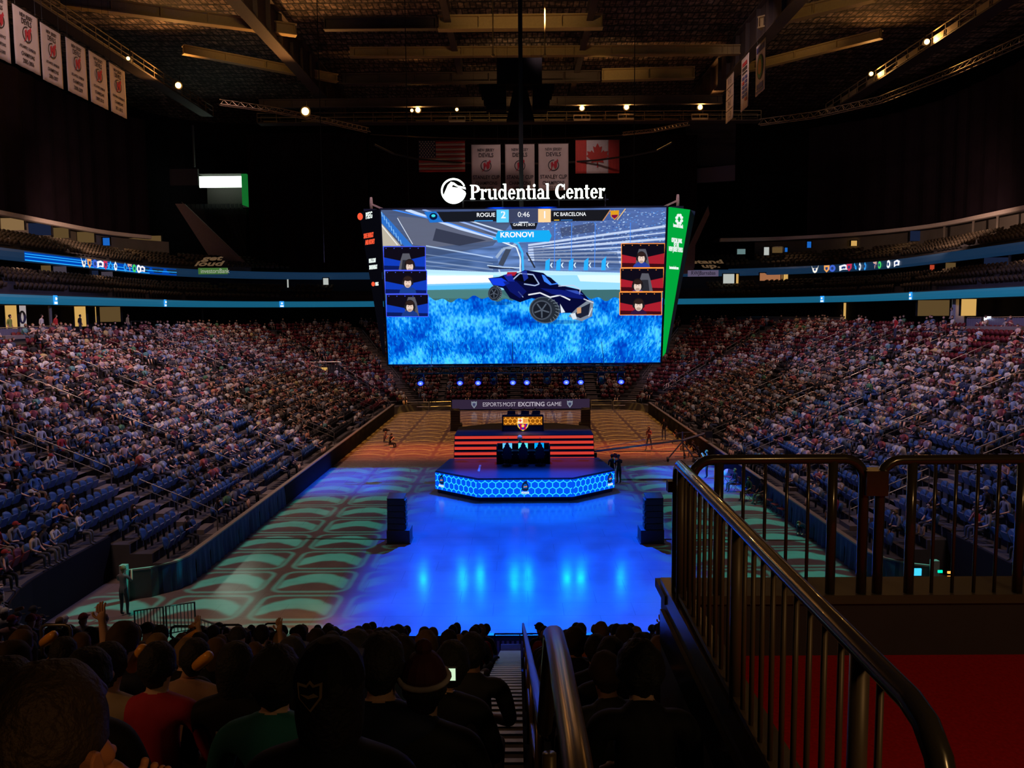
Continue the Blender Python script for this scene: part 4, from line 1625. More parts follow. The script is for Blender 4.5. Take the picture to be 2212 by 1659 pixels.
for a in (30, 60):
    for sx in (-1, 1):
        an = math.radians(a)
        fn = lambda s, sx=sx, an=an: (sx * (HW - RC + (RC + s) * math.cos(an)), Y1 - RC + (RC + s) * math.sin(an), sx * math.cos(an), math.sin(an))
        aisle(fn, '')
        handrail(fn, 3 if a == 30 else 5, 9, 'steel handrail in the far %s corner, %s stair, lower' % ('left' if sx < 0 else 'right', 'side' if a == 30 else 'end'), 'handrails on the stair aisles')
        handrail(fn, 12, 17, 'steel handrail in the far %s corner, %s stair, upper' % ('left' if sx < 0 else 'right', 'side' if a == 30 else 'end'), 'handrails on the stair aisles')
for xa in AISLE_X:
    aisle(lambda s, xa=xa: (xa, Y1 + s, 0, 1), '')
# ================================================================== STAGE
def cone_lamp():
    pass


m_deck = mat('stage_deck', (.05, .055, .06), .38, noise=.2, scale=1.0)
m_fr = mat('stage_frame', (.02, .02, .025), .5)
SZ = 1.3
ZL = .14
c0 = Vector((.05, 48, 0))
FL = [atz(937, 1058, ZL), atz(1028, 1077, ZL), atz(1232, 1078, ZL), atz(1321, 1058, ZL)]
# make it symmetric about its own axis
ax = .05
hx1 = (abs(FL[0].x - ax) + abs(FL[3].x - ax)) / 2
hx2 = (abs(FL[1].x - ax) + abs(FL[2].x - ax)) / 2
yA = (FL[0].y + FL[3].y) / 2
yB = (FL[1].y + FL[2].y) / 2
yC = 49.8
root = empty('lower_stage', (ax, 48, 0), 'low wide stage with glowing blue honeycomb front in the middle of the floor', 'stage')
Pf = [(-hx1, yA - 48), (-hx2, yB - 48), (hx2, yB - 48), (hx1, yA - 48), (hx1 - .5, yC - 48), (-hx1 + .5, yC - 48)]
mb = MB(); mb.prism([(x * .985, y + .08, .0) for x, y in Pf], (0, 0, SZ - .1)); mb.build('stage_base', m_fr, root)
mb = MB(); mb.prism([(x, y, SZ - .1) for x, y in Pf], (0, 0, .1)); mb.build('deck', m_deck, root)
m_blue = emis('honeycomb_blue', (.0, .075, .80), 1.15)
m_cyan = emis('honeycomb_cyan', (.02, .55, 1.0), 1.25)


def hex_lines(mb, origin, ux, L, H, a, w, nrm, fn=None):
    """honeycomb outline strips on a panel: origin bottom-left corner, ux unit vector along, z up"""
    dx, dy = a * math.sqrt(3), a * 1.5
    segs = set()
    nj = int(H / dy) + 3
    ni = int(L / dx) + 3
    for j in range(-1, nj):
        for i in range(-1, ni):
            cx = i * dx + (dx / 2 if j % 2 else 0)
            cy = j * dy
            pts = [(cx + a * math.sin(PI / 3 * k), cy + a * math.cos(PI / 3 * k)) for k in range(6)]
            for k in range(6):
                p, q = pts[k], pts[(k + 1) % 6]
                key = tuple(sorted(((round(p[0], 3), round(p[1], 3)), (round(q[0], 3), round(q[1], 3)))))
                segs.add(key)
    for p, q in sorted(segs):
        t0, t1 = 0.0, 1.0
        ok = True
        for (a0, a1, lo, hi) in ((p[0], q[0], w / 2, L - w / 2), (p[1], q[1], w / 2, H - w / 2)):
            d = a1 - a0
            if abs(d) < 1e-6:
                if a0 < lo or a0 > hi:
                    ok = False
                continue
            u0, u1 = (lo - a0) / d, (hi - a0) / d
            if u0 > u1:
                u0, u1 = u1, u0
            t0, t1 = max(t0, u0), min(t1, u1)
        if not ok or t0 >= t1:
            continue
        P = (p[0] + (q[0] - p[0]) * t0, p[1] + (q[1] - p[1]) * t0)
        Q = (p[0] + (q[0] - p[0]) * t1, p[1] + (q[1] - p[1]) * t1)
        d = Vector((Q[0] - P[0], Q[1] - P[1]))
        if d.length < 1e-3:
            continue
        n = Vector((-d.y, d.x)).normalized() * (w / 2)
        if fn and not fn((P[0] + Q[0]) / 2, (P[1] + Q[1]) / 2):
            continue
        quad = [(P[0] + n.x, P[1] + n.y), (Q[0] + n.x, Q[1] + n.y), (Q[0] - n.x, Q[1] - n.y), (P[0] - n.x, P[1] - n.y)]
        W3 = [Vector(origin) + Vector(ux) * x + Vector((0, 0, z)) for x, z in quad]
        mb.prism(W3, Vector(nrm) * .012)


def hood_emblem(parent, o, ux, nrm, s):
    """hooded head over a name plate, seen as the glowing front's badge"""
    f = lambda pts: [Vector(o) + Vector(ux) * (x * s) + Vector((0, 0, z * s)) for x, z in pts]
    n = Vector(nrm)
    e = MB().prism([p + n * .02 for p in f([(-.42, -.3), (-.48, .15), (-.3, .62), (0, .85), (.3, .92), (.22, .7), (.42, .3), (.45, -.15), (.3, -.42), (-.2, -.42)])], n * .012).build('hood_badge', emis('badge_navy', (.004, .01, .05), 1), parent)
    MB().prism([p + n * .034 for p in f([(-.27, -.1), (-.3, .2), (-.1, .5), (.15, .5), (.3, .2), (.25, -.1)])], n * .01).build('badge_inner', emis('badge_blue', (.0, .10, .45), 1), e)
    MB().prism([p + n * .046 for p in f([(-.2, .02), (-.14, .22), (.02, .16), (.2, .26), (.24, .06), (.05, .08)])], n * .01).build('badge_mask', emis('badge_orange', (.9, .25, .06), 1), e)
    MB().prism([p + n * .034 for p in f([(-.42, -.82), (-.46, -.45), (0, -.52), (.46, -.45), (.42, -.82), (0, -.88)])], n * .01).build('badge_plate', emis('badge_sky', (.25, .6, 1), .8), e)
    t = text('ROGUE', .30 * s, emis('badge_white', (1, 1, 1), 1), parent, loc=Vector(o) + n * .06 + Vector((0, 0, -.66 * s)), rot=(PI / 2, 0, math.atan2(ux[1], ux[0])), bold=.02, ext=.004)


HZ0, HZ1 = ZL + .1, SZ - .08
for k, (p, q) in enumerate(((Pf[0], Pf[1]), (Pf[1], Pf[2]), (Pf[2], Pf[3]))):
    p3, q3 = Vector((p[0], p[1], HZ0)), Vector((q[0], q[1], HZ0))
    ux = (q3 - p3).normalized()
    L = (q3 - p3).length
    nrm = Vector((ux.y, -ux.x, 0))
    pan = MB().prism([p3 + nrm * .0, q3, q3 + Vector((0, 0, HZ1 - HZ0)), p3 + Vector((0, 0, HZ1 - HZ0))], nrm * .05).build('honeycomb_panel', m_blue, root)
    mb = MB()
    hex_lines(mb, p3 + nrm * .055, ux, L, HZ1 - HZ0, .225, .05, nrm)
    mb.build('honeycomb_lines', m_cyan, pan)
    mb = MB()
    mb.beam(p3 + nrm * .03 + Vector((0, 0, HZ1 - HZ0 + .02)), q3 + nrm * .03 + Vector((0, 0, HZ1 - HZ0 + .02)), .08, .05)
    mb.build('panel_frame', m_fr, pan)
    cx = [.17, .5, .87][k]
    hood_emblem(pan, p3 + ux * (L * cx) + nrm * .07 + Vector((0, 0, .54)), ux, nrm, .42)
# pale tape mark on the deck
tag(MB().b2((-5.0 + ax + 2.3, 45.6, SZ + .002), (-5.0 + ax + 2.42, 47.6, SZ + .006)).build('floor_tape', m_white), 'thin pale strip of tape running across the low stage deck', 'tape')

# ---- upper stage with glowing red steps
UZ = 2.6
root = empty('upper_stage', (ax, 53, 0), 'higher dark stage behind, with six glowing red steps facing the front', 'stage')
xl = at(977, 990, 50.4).x - ax
xr = at(1279, 990, 50.4).x - ax
hw = (xr - xl) / 2
NS = 6
yb, yt = yC + .02, yC + 1.1
mb = MB()
mb.prism([(-hw, yt - 53, 0), (hw, yt - 53, 0), (hw - .0, 54.6 - 53, 0), (hw - 2.2, 56.4 - 53, 0), (-hw + 2.2, 56.4 - 53, 0), (-hw, 54.6 - 53, 0)], (0, 0, UZ))
mb.build('platform', mat('upper_deck', (.035, .03, .035), .5, noise=.2), root)
m_red = emis('step_red', (.66, .045, .03), 1.0)
for k in range(NS):
    z1 = SZ * .55 + (UZ - SZ * .55) * (k + 1) / NS
    z0 = SZ * .55 + (UZ - SZ * .55) * k / NS
    y = yb + (yt - yb) * k / NS
    st = MB().b2((-hw, y - 53, max(0, z0 - .3) if k else 0), (hw, yt - 53 + .02, z1 - .005)).build('step', m_fr, root)
    MB().b2((-hw + .03, y - 53 - .02, z0 + .10), (hw - .03, y - 53 + .01, z1 - .04)).build('step_light', m_red, st)

# ---- desks
def gaming_chair(loc, label, cat='chair', rz=0):
    root = empty('racing_chair', loc, label, cat, 'racing chairs at the desk', rz)
    mb = MB()
    pr = [(-.24, .42), (-.27, .62), (-.27, .88), (-.16, 1.05), (-.14, 1.26), (-.10, 1.33), (.10, 1.33), (.14, 1.26), (.16, 1.05), (.27, .88), (.27, .62), (.24, .42)]
    mb.prism([(x, -.20 - (z - .42) * .16, z) for x, z in pr], (0, -.09, 0))
    mb.build('backrest', m_black, root, bevel=.02)
    MB().b2((-.26, -.22, .40), (.26, .28, .50)).build('seat', m_black, root, bevel=.03)
    for sx in (-1, 1):
        a = MB(); a.b2((sx * .28 - .04, -.1, .62), (sx * .28 + .04, .18, .66)); a.b2((sx * .28 - .02, 0, .45), (sx * .28 + .02, .06, .63)); a.build('armrest', m_dark, root)
    mb = MB(); mb.tube([(0, 0, .10), (0, 0, .42)], .03, 8)
    mb.build('column', m_dark, root)
    mb = MB()
    for k in range(5):
        a = 2 * PI * k / 5
        mb.beam((0, 0, .11), (.32 * math.cos(a), .32 * math.sin(a), .07), .05, .03)
    mb.build('star_base', m_rail, root)
    for k in range(5):
        a = 2 * PI * k / 5
        MB().ball((.32 * math.cos(a), .32 * math.sin(a), .035), .035, 6, 5).build('caster', m_black, root)
    mb = MB(); mb.b2((-.10, -.37, 1.12), (-.04, -.345, 1.14)); mb.b2((.04, -.37, 1.12), (.10, -.345, 1.14)); mb.build('trim_patch', m_white, root)
    return root


dy = 48.15
x0, x1 = at(1074, 990, dy).x, at(1187, 990, dy).x
root = empty('player_desk', ((x0 + x1) / 2, dy, SZ), 'wide black player desk standing on the low stage', 'desk')
w = (x1 - x0) / 2
MB().b2((-w, -.35, .72), (w, .40, .78)).build('tabletop', m_black, root)
MB().b2((-w, .36, .0), (w, .42, 1.12)).build('front_panel', m_fr, root)
for sx in (-1, 1):
    MB().b2((sx * w - .03, -.35, 0), (sx * w + .03, .40, 1.1)).build('side_panel', m_fr, root)
MB().b2((-w, .34, 1.10), (w, .44, 1.15)).build('top_rail', m_rail, root)
scr_m = [emis('monitor_glow_a', (.12, .55, 1.0), 1.1), emis('monitor_glow_b', (.10, .75, .85), 1.1), emis('monitor_glow_c', (.0, .35, 1.0), 1.2)]
for k, (px, m_) in enumerate(((1096, scr_m[0]), (1130, scr_m[1]), (1165, scr_m[2]))):
    x = at(px, 975, dy).x
    nm = ('at the left seat', 'at the middle seat', 'at the right seat')[k]
    r2 = empty('monitor', (x, dy + .18, SZ + .78), 'glowing blue computer monitor on the player desk, ' + nm, 'monitor', 'monitors on the player desk')
    MB().b2((-.30, 0, .05), (.30, .04, .42)).build('housing', m_black, r2)
    MB().b2((-.285, -.012, .065), (.285, .0, .405)).build('screen', m_, r2)
    MB().b2((-.1, -.05, 0), (.1, .08, .02)).build('stand', m_black, r2)
    gaming_chair((x, dy - .75, SZ), 'black racing chair at the player desk, ' + nm)
    r3 = empty('desk_microphone', (x + .05, dy + .30, SZ + 1.15), 'thin stalk microphone on the player desk, ' + nm, 'microphone', 'stalk microphones on the desk')
    MB().tube([(0, 0, 0), (0, -.01, .3)], .008, 5).build('stalk', m_black, r3)
    MB().ball((0, -.01, .33), .025, 6, 5).build('tip', m_white, r3)


def trophy(loc, label):
    root = empty('ball_trophy', loc, label, 'trophy')
    MB().tube([(0, 0, 0), (0, 0, .06), (0, 0, .10), (0, 0, .22)], [.12, .11, .04, .06], 12).build('base', mat('trophy_gold', (.6, .5, .3), .3, .8), root)
    MB().ball((0, 0, .34), .16, 14, 10).build('ball', mat('trophy_white', (.85, .9, .75), .4), root, smooth=True)


trophy((at(1123, 963, dy).x, dy + .62, SZ + .95) if 0 else (at(1123, 960, dy).x, dy + .3, SZ + 1.16), 'small pale ball trophy standing on the middle of the player desk')
# people hidden behind the seats: forearms and knees show at both sides of each chair
for k, px in enumerate((1096, 1130, 1165)):
    x = at(px, 975, dy).x
    person(POSES[4], (x, dy - .72, SZ - .0), 0, 'player in %s seated in the %s racing chair, seen from behind' % ('a dark jersey', ('left', 'middle', 'right')[k]), (.03, .05, .12), 0, None)

dy2 = 52.4
x0, x1 = at(1086, 920, dy2).x, at(1173, 920, dy2).x
w = (x1 - x0) / 2
root = empty('front_desk', ((x0 + x1) / 2, dy2, UZ), 'black desk with glowing orange honeycomb front on the higher stage', 'desk')
MB().b2((-w, -.0, 0), (w, .08, 1.0)).build('desk_front', m_fr, root)
MB().b2((-w, 0, .97), (w, .75, 1.02)).build('tabletop', m_black, root)
for sx in (-1, 1):
    MB().b2((sx * w - .04, .0, 0), (sx * w + .04, .72, 1.0)).build('side_panel', m_fr, root)
pan = MB().b2((-w + .05, -.02, .42), (w - .05, .0, .96)).build('honeycomb_panel', emis('honeycomb_brown', (.30, .09, .005), 1), root)
mb = MB()
hex_lines(mb, (-w + .05, -.025, .42), (1, 0, 0), 2 * w - .1, .54, .17, .04, (0, -1, 0))
mb.build('honeycomb_lines', emis('honeycomb_orange', (1.0, .38, .03), 1.1), pan)
# club crest: shield in quarters
cz, cs = .52, .46
f = lambda pts, d: [(x * cs, -.04 - d, cz + z * cs) for x, z in pts]
SHP = [(-.75, .85), (-.35, .78), (0, .95), (.35, .78), (.75, .85), (.72, .4), (.85, .1), (.7, -.5), (.35, -.85), (0, -1.05), (-.35, -.85), (-.7, -.5), (-.85, .1), (-.72, .4)]
cr = MB().prism(f(SHP, 0), (0, -.01, 0)).build('crest', emis('crest_gold', (1.0, .62, .10), 1), root)
MB().prism(f([(-.66, .72), (-.33, .68), (-.02, .78), (-.02, .1), (-.76, .1), (-.64, .4)], .012), (0, -.008, 0)).build('crest_field', emis('crest_white', (.95, .85, .7), 1), cr)
mb = MB(); mb.prism(f([(-.45, .62), (-.31, .62), (-.31, .22), (-.45, .22)], .022), (0, -.006, 0)); mb.prism(f([(-.60, .49), (-.16, .49), (-.16, .36), (-.60, .36)], .022), (0, -.006, 0))
mb.build('crest_cross', emis('crest_red', (.7, .02, .02), 1), cr)
for k in range(4):
    x_ = .08 + k * .155
    MB().prism(f([(x_, .66), (x_ + .075, .66), (x_ + .075, .12), (x_, .12)], .012), (0, -.006, 0)).build('crest_bar', emis('crest_red', (.7, .02, .02), 1), cr)
MB().prism(f([(-.76, .06), (.76, .06), (.72, -.02), (-.72, -.02)], .012), (0, -.006, 0)).build('crest_band', emis('crest_gold', (1, .6, .1), 1), cr)
for k in range(5):
    x_ = -.70 + k * .28
    zb = -.55 if k in (0, 4) else -.88
    MB().prism(f([(x_, -.04), (x_ + .28, -.04), (x_ + (.28 if k < 4 else .1), zb), (x_ + (0 if k else .15), zb)], .012), (0, -.006, 0)).build('crest_stripe', emis('crest_navy', (.02, .03, .40), 1) if k % 2 == 0 else emis('crest_garnet', (.45, .0, .08), 1), cr)
MB().disc((0, -.075, cz - .32 * cs), .10, 12).build('crest_ball', emis('crest_gold', (1, .6, .1), 1), cr)
for k, px in enumerate((1103, 1133, 1157)):
    x = at(px, 900, dy2).x
    person(POSES[0], (x, dy2 + 1.35, UZ), PI, 'player facing us behind the orange desk, %s of the three' % ('leftmost', 'middle one', 'rightmost')[k], (.30, .28, .24), 0, None)
    mb = empty('monitor', (x + .05, dy2 + .45, UZ + 1.02), 'monitor back on the orange-front desk, %s of the three' % ('leftmost', 'middle one', 'rightmost')[k], 'monitor', 'monitors on the orange desk')
    MB().b2((-.26, 0, .04), (.26, .04, .28)).build('housing', m_black, mb)
    MB().b2((-.24, .04, .05), (.24, .05, .27)).build('screen', emis('monitor_white', (.8, .85, .6), 1.5), mb)

# stage key lights on players
spot('stage_key_light', (0, 44, 17.5), 3000, (.8, .9, 1.0), size=16, blend=.7, target=(ax, 50.5, 2.0), radius=.3)


# ---- ground stacked loudspeakers
def speaker_stack(loc, flip, label, rz=0.0, h=2.15):
    root = empty('loudspeaker_stack', loc, label, 'loudspeaker', None, rz)
    s = flip
    MB().b2((-.52, -.45, .0), (.52, .55, .62)).build('subwoofer', m_black, root, bevel=.02)
    n = 5
    for k in range(n):
        z = .64 + k * (h - .64) / n
        dz = (h - .64) / n - .02
        tlt = .06 * k
        mb = MB()
        # trapezoid cabinet, curved array leaning forward
        a = [(-.50, -.35 + tlt * .4), (.28, -.42 + tlt * .4), (.28, .3), (-.50, .45)]
        mb.prism([(x * s, y, z) for x, y in a], (0, 0, dz))
        c = mb.build('cabinet', m_black, root)
        MB().b2((s * .28, -.30, z + .03), (s * .34, .25, z + dz - .03)).build('grille', m_fr, c)
    mb = MB(); mb.prism([(-.5 * s, -.3, h), (.28 * s, -.35, h), (.3 * s, .25, h + .12), (-.5 * s, .4, h + .12)], (0, 0, .05)); mb.build('top_frame', m_dark, root)
    MB().b2((-.56 * 1, -.5, .0), (.56, .6, .04)).build('base_board', m_dark, root)
    return root


p = atz(860, 1176, 0); speaker_stack((p.x, p.y + .5, 0), 1, 'black loudspeaker stack on the near floor, left of the blue light pool', .0, 2.0)
p = atz(1410, 1176, 0); speaker_stack((p.x, p.y + .5, 0), -1, 'black loudspeaker stack on the near floor, just left of the big railing post', .0, 2.0)
p = atz(986, 930, 0); speaker_stack((p.x, p.y, 0), 1, 'dark far loudspeaker stack behind the left end of the higher stage', .1, 1.75)
p = atz(1263, 928, 0); speaker_stack((p.x, p.y, 0), -1, 'dark far loudspeaker stack behind the right end of the higher stage', -.1, 1.75)
# cables on the floor
p, q = atz(528, 1163, .02), atz(835, 1165, .02)
tag(MB().tube([p, (p + q) / 2 + Vector((0, .06, 0)), q], .035, 5).build('floor_cable', m_black), 'black cable on the floor from left board to the near left loudspeaker', 'cable')
p, q = atz(1435, 1165, .02), atz(1780, 1168, .02)
tag(MB().tube([p, (p + q) / 2 + Vector((0, .05, 0)), q], .035, 5).build('floor_cable', m_black), 'black cable on the floor from the near right loudspeaker to the right board', 'cable')
p, q = atz(1340, 1036, .03), atz(1462, 1036, .03)
tag(MB().tube([p, q], .07, 5).build('cable_ramp', m_black), 'dark cable ramp on the blue floor beside the two standing camera operators', 'cable ramp')
p, q = atz(1325, 975, .02), atz(1500, 975, .02)
tag(MB().tube([p, q], .05, 5).build('floor_cable', m_black), 'dark cable on the orange-lit floor below the camera crane', 'cable')
# plank lying by the left board
p = atz(716, 0 + 1121, .03) if 0 else atz(545, 1134, .05)
q = atz(566, 1113, .05)
tag(MB().beam(p, q, .12, .05).build('wooden_plank', mat('plank', (.55, .35, .18), .7)), 'short pale plank lying against the left board on the floor', 'plank')

# ---- crew on the floor
def posed(name, J, E):
    b = skin_mesh(name, J, E, PMATS, 1)
    return (b, [hair_mesh(J, 'hair', k) for k in (0, 1, 2)], '', J, cap_mesh(J, 'cap'))


CAMARM = ((.26, .10, 1.22), (.12, .30, 1.52), (.08, .36, 1.56))
ST0 = posed('standing_body', *standing())
ST1 = posed('standing_body', *standing(armL=CAMARM, armR=CAMARM))
ST2 = posed('walking_body', *standing(stride=.26, shorts=True, armL=((.24, .12, 1.2), (.14, .28, 1.3), (.1, .34, 1.3))))
KNP = seated(armL=((.26, .16, .80), (.10, .34, .98), (.05, .40, 1.0)), armR=((.26, .16, .80), (.10, .34, .98), (.05, .40, 1.0)), lean=.2)
CR0 = posed('crouching_body', *KNP)
SH = person


def stand_at(px, py, pose, rz, label, shirt, **k):
    p = atz(px, py, 0)
    return person(pose, (p.x, p.y, k.pop('z', 0)), rz, label, shirt, 0, **k)


def video_camera(p, rz, label):
    r = empty('video_camera', p, label, 'camera', None, rz)
    MB().b2((-.07, -.2, -.08), (.07, .18, .1)).build('body', m_black, r, bevel=.01)
    MB().tube([(0, .18, 0), (0, .34, 0)], [.05, .065], 10).build('lens', m_dark, r)
    MB().b2((-.02, -.15, .1), (.02, .12, .16)).build('handle', m_dark, r)


stand_at(1322, 1044, ST0, .2, 'crew person in black standing at the right end of the low stage', (.02, .02, .03))
stand_at(1337, 1045, ST1, .5, 'camera operator in black filming the low stage, next to another crew person', (.02, .02, .03), cap=(.02, .02, .02))
p = atz(1337, 1045, 0); video_camera((p.x - .18, p.y + .40, 1.62), .5, 'black video camera held up by the standing operator')
stand_at(1402, 972, ST2, PI * .8, 'red-lit person in shorts walking on the far floor under the crane arm', (.35, .12, .10), hair=1) if False else person(ST2, tuple(atz(1402, 972, 0)), PI * .8, 'red-lit person in shorts walking on the far floor behind the crane arm', (.30, .12, .10), 1)
stand_at(1434, 950, ST0, PI * .9, 'man in dark jacket standing on the far floor by the right board', (.02, .02, .02))
stand_at(1527, 1033, ST1, 1.2, 'crew person in dark clothes and white shoes standing beyond the corner of the railing', (.03, .03, .05))
for k, (px, py, rz, lb) in enumerate(((842, 966, -1.9, 'photographer in black crouching on the floor by the left board'), (829, 962, -1.5, 'second crouching figure with camera, just left of the photographer in black'),
                                      (1484, 972, 1.8, 'crew person in khaki trousers sitting low behind the crane tripod'), (1500, 985, 2.2, 'crew person in black crouching behind the crane tripod, nearer the board'),
                                      (1512, 998, 1.6, 'crew person in black squatting beside the monitor by the right board'), (1465, 958, 1.4, 'dark crouching crew person under the raised end of the crane'))):
    stand_at(px, py, CR0, rz, lb, (.02, .02, .025) if k != 1 else (.12, .08, .07), z=-.22)
p = atz(833, 955, 0); video_camera((p.x, p.y, .95), -1.2, 'small camera held by the crouching photographers')
for k, (px, py, rz, lb, c) in enumerate(((1588, 1062, 1.7, 'person in dark clothes sitting on folding chair, seen through the railing', (.03, .03, .04)), (1618, 1082, 1.9, 'man in black polo seated at the board, seen through the railing', (.02, .02, .02)),
                                         (1646, 1088, 1.9, 'second man in black seated beside the black polo man', (.03, .02, .03)))):
    stand_at(px, py, POSES[0], rz, lb, c)


def folding_chair(px, py, label, rz, c=(.22, .04, .05)):
    p = atz(px, py, 0)
    r = empty('folding_chair', p, label, 'chair', 'folding chairs by the right board', rz)
    m_ = mat('folding_chair_red', c, .6)
    MB().b2((-.22, -.2, .44), (.22, .2, .47)).build('seat', m_, r)
    MB().b2((-.22, -.24, .62), (.22, -.2, .86)).build('backrest', m_, r)
    for sx in (-1, 1):
        MB().tube([(sx * .21, .22, 0), (sx * .21, -.22, .86)], .012, 5).build('leg', m_rail, r)
        MB().tube([(sx * .19, -.24, 0), (sx * .19, .18, .45)], .012, 5).build('leg', m_rail, r)


folding_chair(1664, 1098, 'dark red folding chair, empty, farthest of the row by the right board', 1.9)
folding_chair(1676, 1108, 'dark red folding chair, empty, second of the row by the right board', 1.8)
folding_chair(1690, 1118, 'dark red folding chair, empty, nearest of the row by the right board', 1.9)
folding_chair(1574, 1046, 'dark folding chair near the corner of the railing, by a pale bag', 2.2)
folding_chair(1588, 1062, 'folding chair under the person in dark clothes', 1.7)
folding_chair(1618, 1082, 'folding chair under the man in black polo', 1.9)
folding_chair(1646, 1088, 'folding chair under the second man in black', 1.9)
p = atz(1572, 1030, 0)
tag(MB().ball((p.x, p.y, .25), (.3, .22, .26), 10, 8).build('tote_bag', m_white), 'pale bag on the floor beside the dark folding chair', 'bag')
p = atz(1738, 1150, .1)
r = empty('crouching_worker', p, 'person in blue bent down on the floor by the right board', 'person')
J, E = seated(armL=((.2, .35, .5), (.1, .5, .3), (.08, .55, .25)), armR=((.2, .35, .5), (.1, .5, .3), (.08, .55, .25)), lean=1.1)
bpy.data.objects.remove(r)
person(posed('bent_body', J, E), (p.x, p.y, -.15), 2.4, 'person in blue bending over on the floor by the right board', (.06, .14, .25))
p = atz(1740, 1148, .1)
tag(MB().b2((p.x - .1, p.y - .55, .0), (p.x + .25, p.y - .35, .22)).build('tool_case', mat('case_yellow', (.75, .65, .03), .5)), 'small bright yellow case on the floor beside the bending person', 'case')

# ---- camera crane
m_cr = mat('crane_black', (.10, .09, .12), .4, .4)
yc = 53.0
pt = atz(1468, 995, 0)
yc = pt.y
base = Vector((at(1474, 950, yc).x, yc, 0))
root = empty('camera_crane', base, 'long camera crane on a wheeled tripod reaching over to the stage', 'camera crane')
piv = at(1474, 951, yc) - base
tip = at(1284, 975, 50.6) - base
tail = at(1530, 934, yc + .8) - base
mb = MB(); mb.tube([tip, piv], .07, 6); mb.build('boom', m_cr, root)
MB().tube([piv, tail], .09, 6).build('rear_boom', m_cr, root)
MB().tube([tip + Vector((0, 0, .14)), piv + Vector((0, 0, .55)), tail], .018, 4).build('stay_cable', m_cr, root)
MB().beam(piv - Vector((0, 0, .1)), piv + Vector((0, 0, .6)), .08, .08).build('mast', m_cr, root)
for dx, dyy in ((-1.05, -.3), (.75, -.7), (.35, .9)):
    lg = MB().tube([piv - Vector((0, 0, .1)), (dx, dyy, .18)], .045, 6).build('leg', m_cr, root)
    MB().tube([(dx - .06, dyy, .16), (dx + .06, dyy, .16)], .16, 12).build('wheel', m_black, lg)
MB().tube([(-.55, -.15, .62 * piv.z * .35), (.4, -.35, .62 * piv.z * .35)], .025, 5).build('spreader', m_cr, root)
MB().b2((tail.x - .25, tail.y - .25, tail.z - .35), (tail.x + .25, tail.y + .25, tail.z + .1)).build('counterweight', m_black, root)
mb = MB(); mb.b2((tip.x - .3, tip.y - .12, tip.z - .45), (tip.x + .15, tip.y + .12, tip.z - .1)); mb.build('camera_head', m_black, root)
# ================================================================== SCOREBOARD
# picture on the screen is worked out here, pixel by pixel
PW, PH = 1240, 676


def zc(x, y):
    """traced frame -> canvas"""
    t = (y - 215) / 932.0
    xl = 227 + 43 * t
    xr = 1938 - 38 * t
    return (x - xl) / (xr - xl) * PW, (y - (220 - 10 * (x - 225) / 1715)) / 931.0 * PH


yy, xx = np.mgrid[0:PH, 0:PW].astype(np.float32)
img = np.zeros((PH, PW, 3), np.float32)


def vnoise(sx, sy, seed):
    r = np.random.RandomState(seed)
    g = r.rand(int(PH / sy) + 3, int(PW / sx) + 3).astype(np.float32)
    X, Y = xx / sx, yy / sy
    i, j = X.astype(int), Y.astype(int)
    fx, fy = X - i, Y - j
    fx, fy = fx * fx * (3 - 2 * fx), fy * fy * (3 - 2 * fy)
    return (g[j, i] * (1 - fx) + g[j, i + 1] * fx) * (1 - fy) + (g[j + 1, i] * (1 - fx) + g[j + 1, i + 1] * fx) * fy


def poly(pts, col, a=1.0, raw=False, soft=0):
    P = pts if raw else [zc(*p) for p in pts]
    xs, ys = [p[0] for p in P], [p[1] for p in P]
    x0, x1 = max(0, int(min(xs)) - 1), min(PW, int(max(xs)) + 2)
    y0, y1 = max(0, int(min(ys)) - 1), min(PH, int(max(ys)) + 2)
    if x0 >= x1 or y0 >= y1:
        return
    acc = np.zeros((y1 - y0, x1 - x0), np.float32)
    for ox, oy in ((.25, .25), (.75, .25), (.25, .75), (.75, .75)):
        X, Y = xx[y0:y1, x0:x1] + ox, yy[y0:y1, x0:x1] + oy
        ins = np.zeros(X.shape, bool)
        for (ax_, ay), (bx_, by) in zip(P, P[1:] + P[:1]):
            if ay == by:
                continue
            c = ((ay > Y) != (by > Y)) & (X < (bx_ - ax_) * (Y - ay) / (by - ay) + ax_)
            ins ^= c
        acc += ins * .25
    acc = (acc * a)[..., None]
    img[y0:y1, x0:x1] = img[y0:y1, x0:x1] * (1 - acc) + np.array(col, np.float32) * acc


def stroke(pts, w, col, a=1.0):
    P = [zc(*p) for p in pts]
    for p, q in zip(P[:-1], P[1:]):
        dx, dy = q[0] - p[0], q[1] - p[1]
        L = math.hypot(dx, dy) or 1
        nx, ny = -dy / L * w / 2, dx / L * w / 2
        poly([(p[0] + nx, p[1] + ny), (q[0] + nx, q[1] + ny), (q[0] - nx, q[1] - ny), (p[0] - nx, p[1] - ny)], col, a, raw=True)


def ell(cx, cy, rx, ry, col, a=1.0, rot=0.0, n=28):
    c, s_ = math.cos(rot), math.sin(rot)
    poly([(cx + rx * math.cos(t) * c - ry * math.sin(t) * s_, cy + rx * math.cos(t) * s_ + ry * math.sin(t) * c) for t in [2 * PI * k / n for k in range(n)]], col, a)


def C(r, g, b):
    """screen colour from 0-255"""
    f = lambda v: (v / 255.0 / 12.92) if v <= 10 else ((v / 255.0 + .055) / 1.055) ** 2.4
    return (f(r), f(g), f(b))


